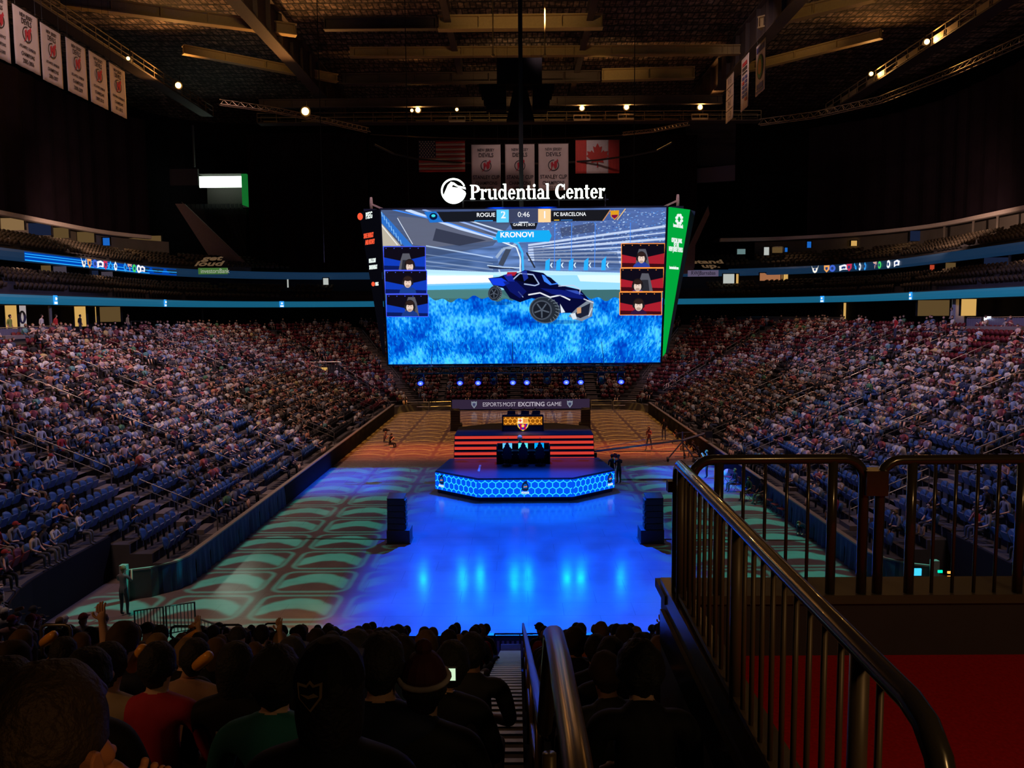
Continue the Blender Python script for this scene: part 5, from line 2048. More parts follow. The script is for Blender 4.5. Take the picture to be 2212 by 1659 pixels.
# stadium
g = (yy / PH)[..., None]
img[:] = np.array(C(70, 95, 150), np.float32) * (1 - g) + np.array(C(120, 160, 220), np.float32) * g
n1 = vnoise(60, 7, 1)[..., None]
img *= .55 + .9 * n1
poly([(225, 222), (1080, 222), (900, 430), (500, 500), (225, 420)], C(70, 80, 105), .8)
poly([(330, 260), (760, 300), (940, 400), (520, 440), (420, 420)], C(95, 100, 120), .85)
poly([(560, 330), (860, 400), (700, 430), (540, 400)], C(45, 50, 70), .9)
stroke([(380, 222), (700, 330), (1000, 410)], 12, C(200, 220, 255), .9)
stroke([(300, 222), (640, 300), (960, 400)], 5, C(60, 140, 255), .9)
stroke([(480, 222), (800, 320), (1040, 400)], 7, C(160, 190, 250), .8)
stroke([(640, 250), (1000, 360)], 6, C(220, 235, 255), .8)
poly([(225, 225), (300, 300), (420, 430), (380, 440), (225, 290)], C(40, 110, 200), .9)
poly([(225, 290), (350, 430), (225, 430)], C(190, 180, 160), .9)
for k in range(9):
    stroke([(235 + k * 14, 235 + k * 20), (240 + k * 14, 262 + k * 20)], 3, C(150, 210, 255), .8)
stroke([(225, 300), (330, 425)], 4, C(240, 240, 240), .8)
stroke([(330, 270), (420, 420)], 3, C(230, 240, 255), .8)
for k, (a, b) in enumerate(((430, 470), (480, 505), (520, 540), (545, 560))):
    stroke([(500, a), (900, b + 30)], (5, 3, 6, 3)[k], C(190, 215, 250), .7)
poly([(500, 440), (930, 510), (930, 590), (500, 590)], C(50, 75, 120), .55)
# right stands
poly([(1090, 222), (1938, 222), (1938, 420), (1660, 440), (1100, 470)], C(80, 105, 165), .75)
r_ = np.random.RandomState(5)
for k in range(900):
    x, y = r_.uniform(1180, 1935), r_.uniform(230, 545)
    if y > 240 + (x - 1180) * .0 + 330 - 0.05 * x:
        continue
    stroke([(x, y), (x + r_.uniform(5, 12), y - r_.uniform(-1, 3))], r_.uniform(1.5, 3.2), C(*[(70, 150, 240), (170, 210, 255), (30, 70, 150), (200, 225, 255)][k % 4]), .75)
for k in range(7):
    y = 300 + k * 36
    stroke([(1110, 470 + (k - 3) * 14), (1938, y + 20)], 5 if k % 2 else 9, C(210, 225, 250), .75)
    stroke([(1110, 480 + (k - 3) * 14), (1938, y + 38)], 4, C(40, 60, 110), .75)
poly([(1300, 330), (1500, 300), (1520, 350), (1310, 380)], C(60, 65, 90), .7)
poly([(1140, 440), (1640, 470), (1660, 560), (1150, 550)], C(50, 70, 115), .6)
for x, h in ((1210, 70), (1275, 70), (1350, 72), (1440, 74), (1545, 82)):
    poly([(x, 575), (x + 4, 520), (x + 30, 575 - h), (x + 26, 575)], C(40, 170, 255))
    poly([(x + 30, 545), (x + 40, 530), (x + 46, 530), (x + 38, 545), (x + 46, 560), (x + 40, 560)], C(220, 240, 255))
for x in (1270, 1370, 1510, 1720):
    stroke([(x, 300), (x - 4, 560)], 3, C(60, 140, 255), .8)
# bright pitch line and green strip
poly([(500, 590), (1660, 600), (1660, 700), (500, 690)], C(150, 215, 250))
poly([(500, 595), (900, 600), (900, 655), (500, 665)], C(250, 255, 255))
poly([(1400, 600), (1660, 595), (1660, 650), (1420, 640)], C(225, 245, 255), .9)
poly([(500, 568), (900, 585), (1160, 575), (1660, 590), (1660, 604), (500, 604)], C(190, 235, 255), .9)
poly([(500, 655), (900, 645), (900, 690), (500, 700)], C(60, 180, 250), .8)
poly([(227, 690), (1938, 690), (1938, 800), (227, 800)], C(60, 105, 110))
poly([(500, 690), (900, 680), (1000, 740), (500, 740)], C(75, 125, 125), .8)
# arch of the goal
stroke([(920, 500), (960, 450), (1010, 440), (1060, 400)], 12, C(150, 170, 200))
stroke([(900, 390), (1000, 395), (1050, 420), (1075, 470), (1080, 590)], 9, C(60, 180, 255))
stroke([(930, 400), (1040, 440), (1062, 500), (1062, 590)], 5, C(235, 245, 255))
stroke([(1100, 470), (1150, 560)], 7, C(40, 45, 60))
poly([(930, 540), (975, 450), (1010, 450), (960, 550)], C(60, 70, 90))
# blue turf
m0 = yy / PH > .565 + .012 * np.sin(xx / 37) + .01 * np.sin(xx / 11)
n2, n3 = vnoise(9, 16, 2), vnoise(5, 9, 3)
n4 = vnoise(70, 60, 4)
v = np.clip(.45 + 1.0 * (n2 * .55 + n3 * .45 - .5) + .8 * (n4 - .5), 0, 1)[..., None]
tA, tB, tC_ = [np.array(C(*c), np.float32) for c in ((0, 60, 185), (0, 125, 238), (80, 205, 255))]
turf = np.where(v < .5, tA + (tB - tA) * v * 2, tB + (tC_ - tB) * (v - .5) * 2)
img = np.where(m0[..., None], turf, img)
for k in range(2600):
    X = r_.uniform(0, PW)
    Y = r_.uniform(.57 * PH, PH)
    s_ = .4 + 1.3 * (Y / PH - .55) / .45
    an = (X - PW * .5) / PW * 1.2 + r_.uniform(-.4, .4)
    L = 11 * s_
    w_ = 3.2 * s_
    br = r_.rand()
    br = min(1, max(0, br + (float(n4[int(min(Y, PH - 1)), int(X) % PW]) - .5) * .9))
    col = C(0, 62 + 100 * br, 185 + 75 * br) if br < .55 else C(60 * br, 150 + 70 * br, 252)
    P0 = (X, Y)
    P1_ = (X + math.sin(an) * L, Y - math.cos(an) * L)
    poly([(P0[0] - w_ / 2, P0[1]), (P0[0] + w_ / 2, P0[1]), (P1_[0] + w_ * .3, P1_[1]), (P1_[0] - w_ * .2, P1_[1] - 1)], col, .55, raw=True)
# the car
N = C(6, 8, 50)
poly([(865, 545), (930, 552), (1010, 560), (1060, 575), (1000, 566), (930, 566), (880, 562)], C(30, 40, 70))
stroke([(865, 545), (960, 556), (1060, 560)], 4, C(200, 220, 240))
stroke([(935, 570), (950, 610)], 5, C(200, 215, 235))
poly([(870, 620), (935, 612), (1000, 590), (1050, 590), (1090, 572), (1200, 590), (1290, 660), (1420, 690), (1480, 760), (1500, 800), (1440, 830), (1300, 830), (1240, 760), (1130, 740), (1060, 765), (1000, 740), (960, 680), (900, 665)], N)
poly([(875, 622), (950, 618), (1000, 650), (960, 668), (900, 660)], C(20, 60, 220))
poly([(985, 585), (1045, 583), (1030, 605), (980, 608)], C(170, 30, 50))
stroke([(1020, 628), (1060, 592), (1140, 600), (1175, 655), (1150, 665), (1085, 655)], 5, C(160, 180, 220))
poly([(1032, 628), (1062, 600), (1135, 606), (1168, 652), (1090, 648)], C(4, 5, 20))
poly([(1190, 600), (1235, 612), (1290, 655), (1240, 662), (1205, 640)], C(60, 130, 255))
poly([(1205, 604), (1245, 618), (1280, 650), (1250, 655)], C(6, 10, 40))
stroke([(1110, 720), (1180, 708), (1240, 735), (1300, 722), (1360, 752)], 6, C(220, 225, 235))
stroke([(1290, 668), (1380, 664), (1420, 690), (1415, 720)], 4, C(190, 200, 225))
stroke([(1050, 700), (1080, 735)], 4, C(120, 140, 190))
poly([(1070, 580), (1100, 575), (1110, 620), (1085, 640)], C(30, 50, 160), .8)
poly([(1180, 680), (1300, 690), (1400, 705), (1460, 750), (1380, 740), (1250, 715)], C(14, 28, 120), .8)
poly([(960, 640), (1040, 640), (1100, 700), (1060, 740), (1000, 700)], C(12, 22, 105), .8)
poly([(1330, 690), (1400, 695), (1440, 720), (1400, 715)], C(60, 90, 200), .7)
poly([(960, 600), (1010, 596), (1030, 640), (990, 640)], C(25, 45, 170), .7)
for cx, w_ in ((910, 150), (1220, 330)):
    ell(cx + w_ * .2, 770 if cx < 1000 else 885, w_ * .5, 12, C(0, 30, 110), .45)
poly([(1300, 775), (1330, 825), (1305, 830)], C(215, 225, 235))
poly([(1350, 850), (1400, 800), (1470, 750), (1500, 760), (1490, 850), (1430, 880), (1390, 870)], C(120, 130, 145))
poly([(1380, 845), (1420, 800), (1480, 770), (1470, 840), (1420, 862)], C(25, 30, 50))
poly([(1400, 800), (1425, 795), (1425, 830), (1400, 835)], C(200, 150, 110))
stroke([(1440, 745), (1500, 770)], 4, C(210, 215, 225))
stroke([(1470, 850), (1490, 800)], 5, C(200, 205, 215))
poly([(1360, 835), (1390, 830), (1400, 865), (1375, 870)], C(210, 220, 230))
for cx, cy, rx, ry in ((912, 710, 42, 46), (1207, 812, 92, 80)):
    ell(cx, cy, rx, ry, C(70, 82, 95), rot=.25)
    ell(cx, cy, rx * .93, ry * .93, C(35, 42, 52), rot=.25)
    ell(cx - rx * .18, cy, rx * .66, ry * .74, C(70, 78, 92), rot=.25)
    ell(cx - rx * .18, cy, rx * .56, ry * .64, C(22, 26, 36), rot=.25)
    for k in range(5):
        t = 2 * PI * k / 5 + .3
        stroke([(cx - rx * .18, cy), (cx - rx * .18 + rx * .5 * math.cos(t), cy + ry * .58 * math.sin(t))], 5 * rx / 90 + 1, C(80, 90, 105))
    for k in range(9):
        t = -1.25 + k * .28
        stroke([(cx + rx * .72 * math.cos(t), cy + ry * .8 * math.sin(t)), (cx + rx * 1.0 * math.cos(t + .12), cy + ry * 1.0 * math.sin(t + .12))], 2.2, C(120, 132, 145))
# head-up display
poly([(480, 228), (1700, 222), (1660, 285), (520, 298)], C(30, 60, 130), .35)
poly([(565, 236), (922, 232), (922, 290), (605, 294)], C(22, 24, 32))
poly([(490, 236), (560, 234), (600, 294), (525, 297)], C(30, 110, 200))
ell(545, 262, 24, 20, C(8, 20, 60))
ell(545, 258, 12, 8, C(60, 220, 230))
poly([(922, 225), (995, 225), (995, 297), (922, 297)], C(90, 200, 250))
poly([(995, 222), (1170, 221), (1170, 297), (995, 298)], C(55, 60, 85), .9)
poly([(1170, 222), (1245, 222), (1245, 297), (1170, 297)], C(255, 205, 150))
poly([(1245, 230), (1600, 226), (1555, 290), (1245, 292)], C(24, 24, 30))
stroke([(1555, 290), (1600, 228)], 4, C(200, 140, 90))
stroke([(1640, 285), (1690, 222)], 4, C(230, 190, 120))
poly([(1600, 232), (1652, 230), (1650, 262), (1626, 285), (1602, 264)], C(215, 150, 30))
poly([(1606, 256), (1646, 255), (1640, 266), (1626, 278), (1610, 268)], C(120, 10, 60))
stroke([(790, 288), (900, 287)], 3, C(60, 170, 255))
stroke([(1265, 285), (1295, 285)], 3, C(255, 200, 60))
stroke([(1305, 285), (1375, 284)], 3, C(60, 130, 220))
poly([(1000, 300), (1168, 299), (1155, 336), (1015, 337)], C(24, 26, 36))
stroke([(1055, 297), (1110, 297)], 4, C(230, 240, 255))
poly([(930, 345), (1235, 342), (1250, 375), (1235, 408), (930, 412), (916, 378)], C(20, 165, 235))
# player windows
def window(x0, y0, x1, y1, base, glow, edge, hx, hy, chair, shirt, hk=1.0):
    poly([(x0, y0), (x1, y0), (x1, y1), (x0, y1)], C(14, 10, 22))
    poly([(x0, y0 + (y1 - y0) * .45), (x0 + (x1 - x0) * .45, y0 + (y1 - y0) * .62), (x1, y0 + (y1 - y0) * .4), (x1, y1), (x0, y1)], glow, .9)
    poly([(x0, y0 + (y1 - y0) * .8), (x1, y0 + (y1 - y0) * .85), (x1, y1), (x0, y1)], base)
    for k in range(5):
        ell(x0 + 15 + k * (x1 - x0) / 5.2, y0 + 10, 3, 2, edge)
    if chair:
        cx, cy = chair
        poly([(cx - 42, y1), (cx - 30, cy), (cx - 18, cy - 38), (cx + 22, cy - 38), (cx + 34, cy), (cx + 48, y1)], C(85, 85, 95))
        poly([(cx - 26, y1), (cx - 18, cy), (cx + 20, cy), (cx + 28, y1)], C(40, 40, 48))
    poly([(hx - 52, y1), (hx - 44, hy + 38), (hx - 18, hy + 22), (hx + 18, hy + 22), (hx + 44, hy + 38), (hx + 52, y1)], shirt)
    ell(hx, hy - 6, 31 * hk, 36 * hk, C(28, 20, 22))
    ell(hx, hy + 4, 21 * hk, 27 * hk, C(225, 200, 185))
    ell(hx, hy - 22, 24 * hk, 14 * hk, C(45, 30, 28))
    ell(hx, hy + 21, 13 * hk, 8 * hk, C(150, 120, 105), .7)
    ell(hx - 28 * hk, hy + 2, 6, 12, C(30, 30, 36)); ell(hx + 28 * hk, hy + 2, 6, 12, C(30, 30, 36))
    ell(hx - 8, hy - 2, 3, 2, C(60, 40, 40)); ell(hx + 8, hy - 2, 3, 2, C(60, 40, 40))
    for a, b in (((x0, y0), (x1, y0)), ((x0, y1), (x1, y1)), ((x0, y0), (x0, y1)), ((x1, y0), (x1, y1))):
        stroke([a, b], 3, edge)


bl, blg = C(10, 25, 90), C(15, 60, 190)
window(246, 434, 496, 572, bl, blg, C(70, 90, 255), 402, 548, (378, 512), C(20, 40, 110))
window(254, 575, 504, 712, bl, blg, C(70, 90, 255), 390, 645, None, C(25, 60, 140))
window(262, 716, 512, 850, bl, blg, C(70, 90, 255), 402, 790, (410, 770), C(25, 55, 130))
rd, rdg = C(60, 10, 20), C(170, 30, 45)
window(1666, 420, 1924, 560, rd, rdg, C(255, 150, 60), 1785, 505, (1788, 490), C(40, 60, 150), .95)
window(1660, 564, 1917, 702, rd, rdg, C(255, 150, 60), 1762, 668, (1805, 632), C(80, 60, 120), 1.05)
window(1655, 706, 1905, 843, rd, rdg, C(255, 150, 60), 1768, 785, None, C(45, 20, 60), 1.1)

im = bpy.data.images.new('game_picture', PW, PH, float_buffer=True)
im.colorspace_settings.name = 'Linear Rec.709'
buf = np.ones((PH, PW, 4), np.float32)
buf[..., :3] = np.clip(img, 0, 1.2)[::-1]
im.pixels.foreach_set(buf.ravel())
im.update()
im.pack()

m_scr = bpy.data.materials.new('screen_picture')
m_scr.use_nodes = True
nt = NT(m_scr.node_tree)
nt.n.remove(nt.n['Principled BSDF'])
ti = nt.new('ShaderNodeTexImage'); ti.image = im; ti.extension = 'EXTEND'
tc = nt.new('ShaderNodeTexCoord'); nt.l.new(tc.outputs['UV'], ti.inputs[0])
em = nt.new('ShaderNodeEmission'); em.inputs[1].default_value = 1.12
nt.l.new(ti.outputs[0], em.inputs[0])
nt.l.new(em.outputs[0], nt.n['Material Output'].inputs[0])

YT, YB = 50.2, 52.3
TL, TR = at(821, 452, YT), at(1441, 446, YT)
BL, BR = at(838, 788, YB), at(1428, 785, YB)
zT, zB = (TL.z + TR.z) / 2, (BL.z + BR.z) / 2
xc = (TL.x + TR.x + BL.x + BR.x) / 4
hT, hB = (TR.x - TL.x) / 2, (BR.x - BL.x) / 2
SBo = Vector((xc, YT, zB))
board = empty('hanging_scoreboard', SBo, 'huge hanging video scoreboard showing a dark blue racing car on blue turf', 'scoreboard')
TLv, TRv = Vector((-hT, 0, zT - zB)), Vector((hT, 0, zT - zB))
BLv, BRv = Vector((-hB, YB - YT, 0)), Vector((hB, YB - YT, 0))
me = bpy.data.meshes.new('video_screen')
NG = 8
vs, fs, uv = [], [], []
for j in range(NG + 1):
    for i in range(NG + 1):
        s_, t = i / NG, j / NG
        vs.append(tuple((BLv * (1 - s_) + BRv * s_) * (1 - t) + (TLv * (1 - s_) + TRv * s_) * t))
        uv.append((s_, t))
for j in range(NG):
    for i in range(NG):
        a = j * (NG + 1) + i
        fs.append((a, a + 1, a + NG + 2, a + NG + 1))
me.from_pydata(vs, [], fs)
ul = me.uv_layers.new(name='UVMap')
for lp in me.loops:
    ul.data[lp.index].uv = uv[lp.vertex_index]
me.materials.append(m_scr)
so = bpy.data.objects.new('video_screen', me)
COL.objects.link(so)
so.parent = board
D = 10.0
mb = MB()
nb = [BLv, BRv, TRv, TLv]
off = Vector((0, .04, 0))
mb.add([p + off for p in nb] + [Vector((-hB, D - 2, 0)), Vector((hB, D - 2, 0)), Vector((hT + 1.6, D, zT - zB)), Vector((-hT - 1.6, D, zT - zB))],
       [(0, 1, 2, 3), (4, 7, 6, 5), (0, 4, 5, 1), (3, 2, 6, 7), (0, 3, 7, 4), (1, 5, 6, 2)])
mb.build('cabinet', m_black2, board)
mb = MB()
for p, q in zip(nb, nb[1:] + nb[:1]):
    mb.beam(p - Vector((0, .0, 0)), q, .10, .10)
mb.build('bezel', m_black, board)
# wedge panels at the corners
gr = [at(1445, 447, YT + .05) - SBo, at(1491, 453, YT + 2.2) - SBo, at(1438, 762, YB + .6) - SBo, at(1432, 770, YB + .1) - SBo]
m_green = emis('panel_green', (.0, .38, .045), 1.0)
pg = MB().prism(gr, (.0, .12, 0)).build('green_side_panel', m_green, board)
e1 = gr[1] - gr[0]
ang = math.atan2(e1.y, e1.x)
ctr = lambda t: gr[0] * (1 - t) + gr[3] * t
MB().prism([gr[1] + Vector((.0, 0, 0)), gr[1] + Vector((.35, .1, -.1)), gr[2] + Vector((.18, .1, 0)), gr[2]], (0, .2, 0)).build('panel_edge', mat('panel_edge', (.05, .07, .08), .4), board)
m_wl = emis('sign_white', (.85, .95, .9), 1.0)


def ptxt(body, px, py, size, sx=1.0, m=m_wl, y=YT, par=None, ang_=ang, bold=.0, sp=1.0, dy_=-.12, sh=0):
    p = at(px, py, y) - SBo
    return text(body, size, m, par or board, loc=p + Vector((0, dy_, 0)), rot=(PI / 2, 0, ang_), sx=sx, bold=bold, space=sp, ext=.01, shear=sh)


yg = YT + 1.0
mb = MB()
for k in range(8):
    a = 2 * PI * k / 8 + .4
    mb.disc(((at(1465, 475, yg) - SBo).x + .16 * math.cos(a), (at(1465, 475, yg) - SBo).y - .3, (at(1465, 475, yg) - SBo).z + .26 * math.sin(a)), .10, 8, d=.02)
mb.build('knot_emblem', m_wl, pg)
ptxt('investorsBank', 1463, 489, .36, .62, par=board, y=yg, bold=.01, dy_=-.3)
ptxt('OFFICIAL BANK', 1460, 521, .38, .50, par=board, y=yg, bold=.02, dy_=-.3)
ptxt('OF THE', 1459, 530, .38, .50, par=board, y=yg, bold=.02, dy_=-.3)
ptxt('NEW JERSEY DEVILS', 1458, 540, .40, .50, par=board, y=yg, bold=.02, dy_=-.3)
ptxt('investorsbank.com', 1454, 579, .28, .55, par=board, y=yg, bold=.02, dy_=-.3)
bl_ = [at(818, 452, YT + .05) - SBo, at(775, 458, YT + 2.2) - SBo, at(826, 764, YB + .6) - SBo, at(832, 772, YB + .1) - SBo]
pb = MB().prism(bl_, (0, .12, 0)).build('black_side_panel', emis('panel_black', (.002, .002, .004), 1.0), board)
angL = math.atan2((bl_[0] - bl_[1]).y, (bl_[0] - bl_[1]).x)
m_or = emis('sign_red', (.95, .10, .04), 1.0)
for (px, py, r_) in ((780, 469, .17), (808, 614, .11)):
    p = at(px, py, yg) - SBo
    MB().disc((p.x, p.y - .3, p.z), r_, 14, ry=r_ * 1.3).build('sunburst_emblem', m_or, board)
ptxt('PSEG', 799, 467, .56, .72, y=yg, ang_=angL, bold=.02, dy_=-.3)
ptxt('SAVE ENERGY', 798, 510, .42, .50, m=m_or, y=yg, ang_=angL, bold=.02, dy_=-.3)
ptxt('AND MONEY', 801, 524, .42, .50, m=m_or, y=yg, ang_=angL, bold=.02, dy_=-.3)
ptxt('PSEG.COM/', 806, 564, .36, .50, y=yg, ang_=angL, bold=.02, dy_=-.3)
ptxt('SAVEENERGY', 808, 578, .36, .50, y=yg, ang_=angL, bold=.02, dy_=-.3)
ptxt('PSEG', 816, 614, .30, .62, y=yg, ang_=angL, bold=.02, dy_=-.3)
# writing of the picture, flat on the screen
tilt = math.atan2(YB - YT, zT - zB)


def stxt(body, zx, zy, size, col, sx=1.0, bold=.0, ext=.004):
    px, py = 740 + zx * 800 / 2212, 370 + zy * 440 / 1217
    u = (py - 449) / (787 - 449)
    y = YT + (YB - YT) * u
    p = at(px, py, y) - SBo
    return text(body, size, col, so, loc=p + Vector((0, -.05, 0)), rot=(PI / 2 + tilt * 0, 0, 0), sx=sx, bold=bold, ext=ext)


wt = emis('picture_white', (.95, .97, 1.0), 1.0)
stxt('ROGUE', 856, 262, .34, wt, bold=.015)
stxt('2', 960, 262, .62, wt, bold=.02)
stxt('0:46', 1082, 260, .44, wt, bold=.0)
stxt('1', 1207, 262, .62, wt, bold=.02)
stxt('FC BARCELONA', 1357, 258, .32, wt, sx=.85, bold=.01)
stxt('GAME 3 | BO5', 1083, 320, .22, wt, bold=.01)
stxt('KRONOVI', 1042, 380, .46, wt, sx=1.0, bold=.03)
mb = MB()
px, py = 740 + 1190 * 800 / 2212, 370 + 376 * 440 / 1217
p = at(px, py, YT + .5) - SBo
for dx, dz in ((-.25, 0), (0, -.08), (.25, 0)):
    mb.prism([(p.x + dx - .13, p.y - .06, p.z + dz - .12), (p.x + dx, p.y - .06, p.z + dz + .12), (p.x + dx + .13, p.y - .06, p.z + dz - .12)], (0, -.01, 0))
mb.build('wings_badge', wt, so)
# small gear on the top corners
for (px, py, sgn) in ((800, 440, -1), (1462, 434, 1)):
    p = at(px, py, YT + 2.5) - SBo
    MB().disc((p.x, p.y, p.z), .22, 14, axis='X', d=.12, ry=.42).build('dish', mat('horn', (.30, .17, .08), .5), board)
    MB().beam((p.x - sgn * .8, p.y, p.z - .35), (p.x, p.y, p.z), .12, .12).build('dish_arm', mat('horn', (.30, .17, .08), .5), board)
    MB().b2((p.x - .4, p.y - .2, p.z - .75), (p.x + .4, p.y + .2, p.z - .35)).build('dish_mount', m_dark, board)

# ---- name sign standing on top, heavy serif letters
SERIF = {}


def bar(x0, y0, x1, y1):
    return [(x0, y0), (x1, y0), (x1, y1), (x0, y1)]


def arc(cx, cy, rx, ry, a0, a1, tv, th, n=14):
    """crescent stroke: tv thickness at the sides, th at top and bottom"""
    out, inn = [], []
    for k in range(n + 1):
        a = math.radians(a0 + (a1 - a0) * k / n)
        out.append((cx + rx * math.cos(a), cy + ry * math.sin(a)))
        inn.append((cx + (rx - tv) * math.cos(a), cy + (ry - th) * math.sin(a)))
    return out, inn


def glyph(ch):
    X, H, A = .50, .72, .76     # x-height, capitals, ascender
    S = []                       # list of ('q', polygon) or ('a', out, inn)
    q = lambda *a: S.append(('q', bar(*a)))
    r = lambda *a: S.append(('a',) + arc(*a))
    w = .5
    if ch == 'P':
        q(.06, 0, .20, H); q(0, 0, .27, .045); q(0, H - .045, .25, H); r(.25, H - .195, .28, .195, -90, 90, .15, .05); q(.18, H - .045, .26, H); q(.18, H - .39, .26, H - .345); w = .56
    if ch == 'r':
        q(.05, 0, .17, X); q(0, 0, .24, .04); q(0, X - .04, .15, X); r(.30, X - .16, .14, .16, 60, 150, .08, .07); S.append(('q', [(.30 + .045 * math.cos(t), X - .085 + .06 * math.sin(t)) for t in [2 * PI * k / 10 for k in range(10)]])); w = .39
    if ch == 'u':
        q(.05, .12, .17, X); q(0, X - .04, .15, X); r(.20, .15, .15, .16, 180, 330, .12, .06); q(.36, 0, .48, X); q(.30, X - .04, .46, X); q(.36, 0, .54, .04); w = .57
    if ch == 'd':
        r(.21, X / 2, .20, X / 2 + .01, 40, 320, .12, .05); q(.34, 0, .46, A); q(.27, A - .04, .44, A); q(.34, 0, .52, .04); w = .55
    if ch == 'e':
        r(.21, X / 2, .20, X / 2 + .01, 10, 325, .12, .05); q(.06, X / 2 - .0, .41, X / 2 + .045); w = .45
    if ch == 'n':
        q(.05, 0, .17, X); q(0, 0, .22, .04); q(0, X - .04, .15, X); r(.30, X - .15, .17, .16, 20, 160, .12, .07); q(.35, 0, .47, X - .13); q(.30, 0, .52, .04); w = .55
    if ch == 't':
        q(.07, .10, .19, .66); q(0, X - .045, .28, X); r(.20, .12, .13, .13, 180, 310, .12, .06); w = .33
    if ch == 'i':
        q(.05, 0, .17, X); q(0, 0, .22, .04); q(0, X - .04, .15, X); S.append(('q', [(.11 + .07 * math.cos(t), .66 + .07 * math.sin(t)) for t in [2 * PI * k / 12 for k in range(12)]])); w = .26
    if ch == 'a':
        r(.20, X - .14, .16, .15, 20, 165, .10, .05); q(.26, 0, .38, X - .12); r(.16, .14, .15, .15, 60, 320, .10, .05); q(.2, .24, .3, .29); q(.30, 0, .45, .04); w = .47
    if ch == 'l':
        q(.05, 0, .17, A); q(0, 0, .22, .04); q(0, A - .04, .15, A); w = .26
    if ch == 'C':
        r(.30, H / 2, .29, H / 2 + .01, 42, 318, .16, .05); q(.49, H * .62, .53, H); q(.49, 0, .53, H * .30); w = .60
    return S, w


def serif_sign(txt, origin, s, m, parent, depth=.12, stretch=1.0):
    x = 0
    for ch in txt:
        if ch == ' ':
            x += .24 * s
            continue
        S, w = glyph(ch)
        mb = MB()
        f = lambda P: [(x + px_ * s * stretch, 0, pz * s) for px_, pz in P]
        for k_, sh in enumerate(S):
            dd = (0, -depth - k_ * .002, 0)
            if sh[0] == 'q':
                mb.prism(f(sh[1]), dd)
            else:
                o_, i_ = f(sh[1]), f(sh[2])
                for a in range(len(o_) - 1):
                    mb.prism([o_[a], o_[a + 1], i_[a + 1], i_[a]], dd)
        mb.build('sign_letter', m, parent, loc=origin)
        x += w * s * stretch
    return x


ys = 51.0
pS, pE = at(1016, 431, ys), at(1308, 428, ys)
total = sum((.24 if c == ' ' else glyph(c)[1] * 1.0) for c in 'Prudential Center')
sgn = empty('lit_name_sign', pS, 'glowing white arena name sign with round rock emblem on top of the scoreboard', 'sign')
m_sw = emis('sign_glow', (.90, 1.0, .90), 2.5)
sgn.location = pS
s_ = 1.22
st_ = ((pE.x - pS.x) / s_ - .24) / (total - .24)
serif_sign('Prudential Center', (0, 0, 0), s_, m_sw, sgn, stretch=st_)
cc = at(980, 413, ys) - pS
R = .78
mb = MB()
for k in range(34):
    a0, a1 = [math.radians(25 + 325 * t / 34) for t in (k, k + 1)]
    if 0 < k < 34:
        pass
    mb.prism([(cc.x + rr * math.cos(a), cc.y, cc.z + rr * math.sin(a)) for rr, a in ((R, a0), (R, a1), (R - .10, a1), (R - .10, a0))], (0, -.12, 0))
mb.build('emblem_ring', m_sw, sgn)
f = lambda P: [(cc.x + x * R, cc.y - .02, cc.z + z * R) for x, z in P]
MB().prism(f([(-.85, -.45), (-.45, .45), (-.18, .72), (.0, .60), (-.15, .30), (.55, .22), (.95, -.08), (.9, -.4), (.6, -.8), (0, -1.0), (-.6, -.8)]), (0, -.12, 0)).build('rock_shape', m_sw, sgn)
MB().prism(f([(-.22, .72), (.05, .65), (.35, .42), (.95, .28), (.97, .12), (.4, .28), (-.05, .50)]), (0, -.12, 0)).build('rock_ledge', m_sw, sgn)
# carrier frame under the sign and down to the board
mb = MB()
pp = at(1000, 446, ys) - pS
for x in (pp.x, 2.0, 5.5, (pE - pS).x):
    mb.beam((x, .15, -1.1), (x, .15, .3), .08, .08)
mb.beam((cc.x - .4, .15, -.05), ((pE - pS).x + .2, .15, -.05), .06, .06)
mb.build('carrier_frame_lattice', m_dark, sgn)
p = at(980, 413, ys)
spot('sign_glow_light', (p.x + 4, ys - 1.2, p.z + .4), 120, (.8, 1, .9), size=170, blend=.5, target=(p.x + 4, ys + 3, p.z), radius=.5)

# hoist cables and central rig
mb = MB()
topz = 36
for dx in (-.35, 0.0, .35):
    mb.tube([(xc + dx - .1, YT + 4, zT), (xc + dx - .1, YT + 4, topz)], .06, 5)
o = MB().tube([(xc - .1, YT + 4, zT), (xc - .1, YT + 4, topz)], .16, 6).build('hoist_cable', m_black)
tag(o, 'thick dark hoist cable above the middle of the scoreboard', 'cable')
for k, (px, lb) in enumerate(((693, 'left of the flags'), (880, 'just left of the stars flag'), (1370, 'right of the maple leaf flag'))):
    p = at(px, 300, 66)
    tag(MB().tube([(p.x, 66, 38), (p.x, 66, 14.5 if k == 0 else 17)], .035, 5).build('hoist_cable', m_black), 'thin vertical rigging cable ' + lb, 'cable', None)
root = empty('hanging_speaker_cluster', at(1122, 150, 66), 'black block of loudspeakers and rigging hanging high above the sign', 'loudspeaker cluster')
o0 = root.location.copy()
a, b = at(1074, 134, 66) - o0, at(1170, 188, 66) - o0
MB().b2((a.x, -1, b.z), (b.x, 1, a.z)).build('winch_frame', m_black2, root)
for px0, px1 in ((1040, 1094), (1150, 1192)):
    a, b = at(px0, 186, 66) - o0, at(px1, 240, 66) - o0
    for k in range(4):
        z1 = a.z + (b.z - a.z) * k / 4
        z0 = a.z + (b.z - a.z) * (k + 1) / 4
        sh = .18 * (k - 1)
        MB().b2((a.x + (sh if px0 < 1100 else 0), -.6 + k * .08, z0 + .04), (b.x - (0 if px0 < 1100 else sh), .6, z1)).build('cabinet', m_black2, root)
a, b = at(1110, 190, 66) - o0, at(1138, 262, 66) - o0
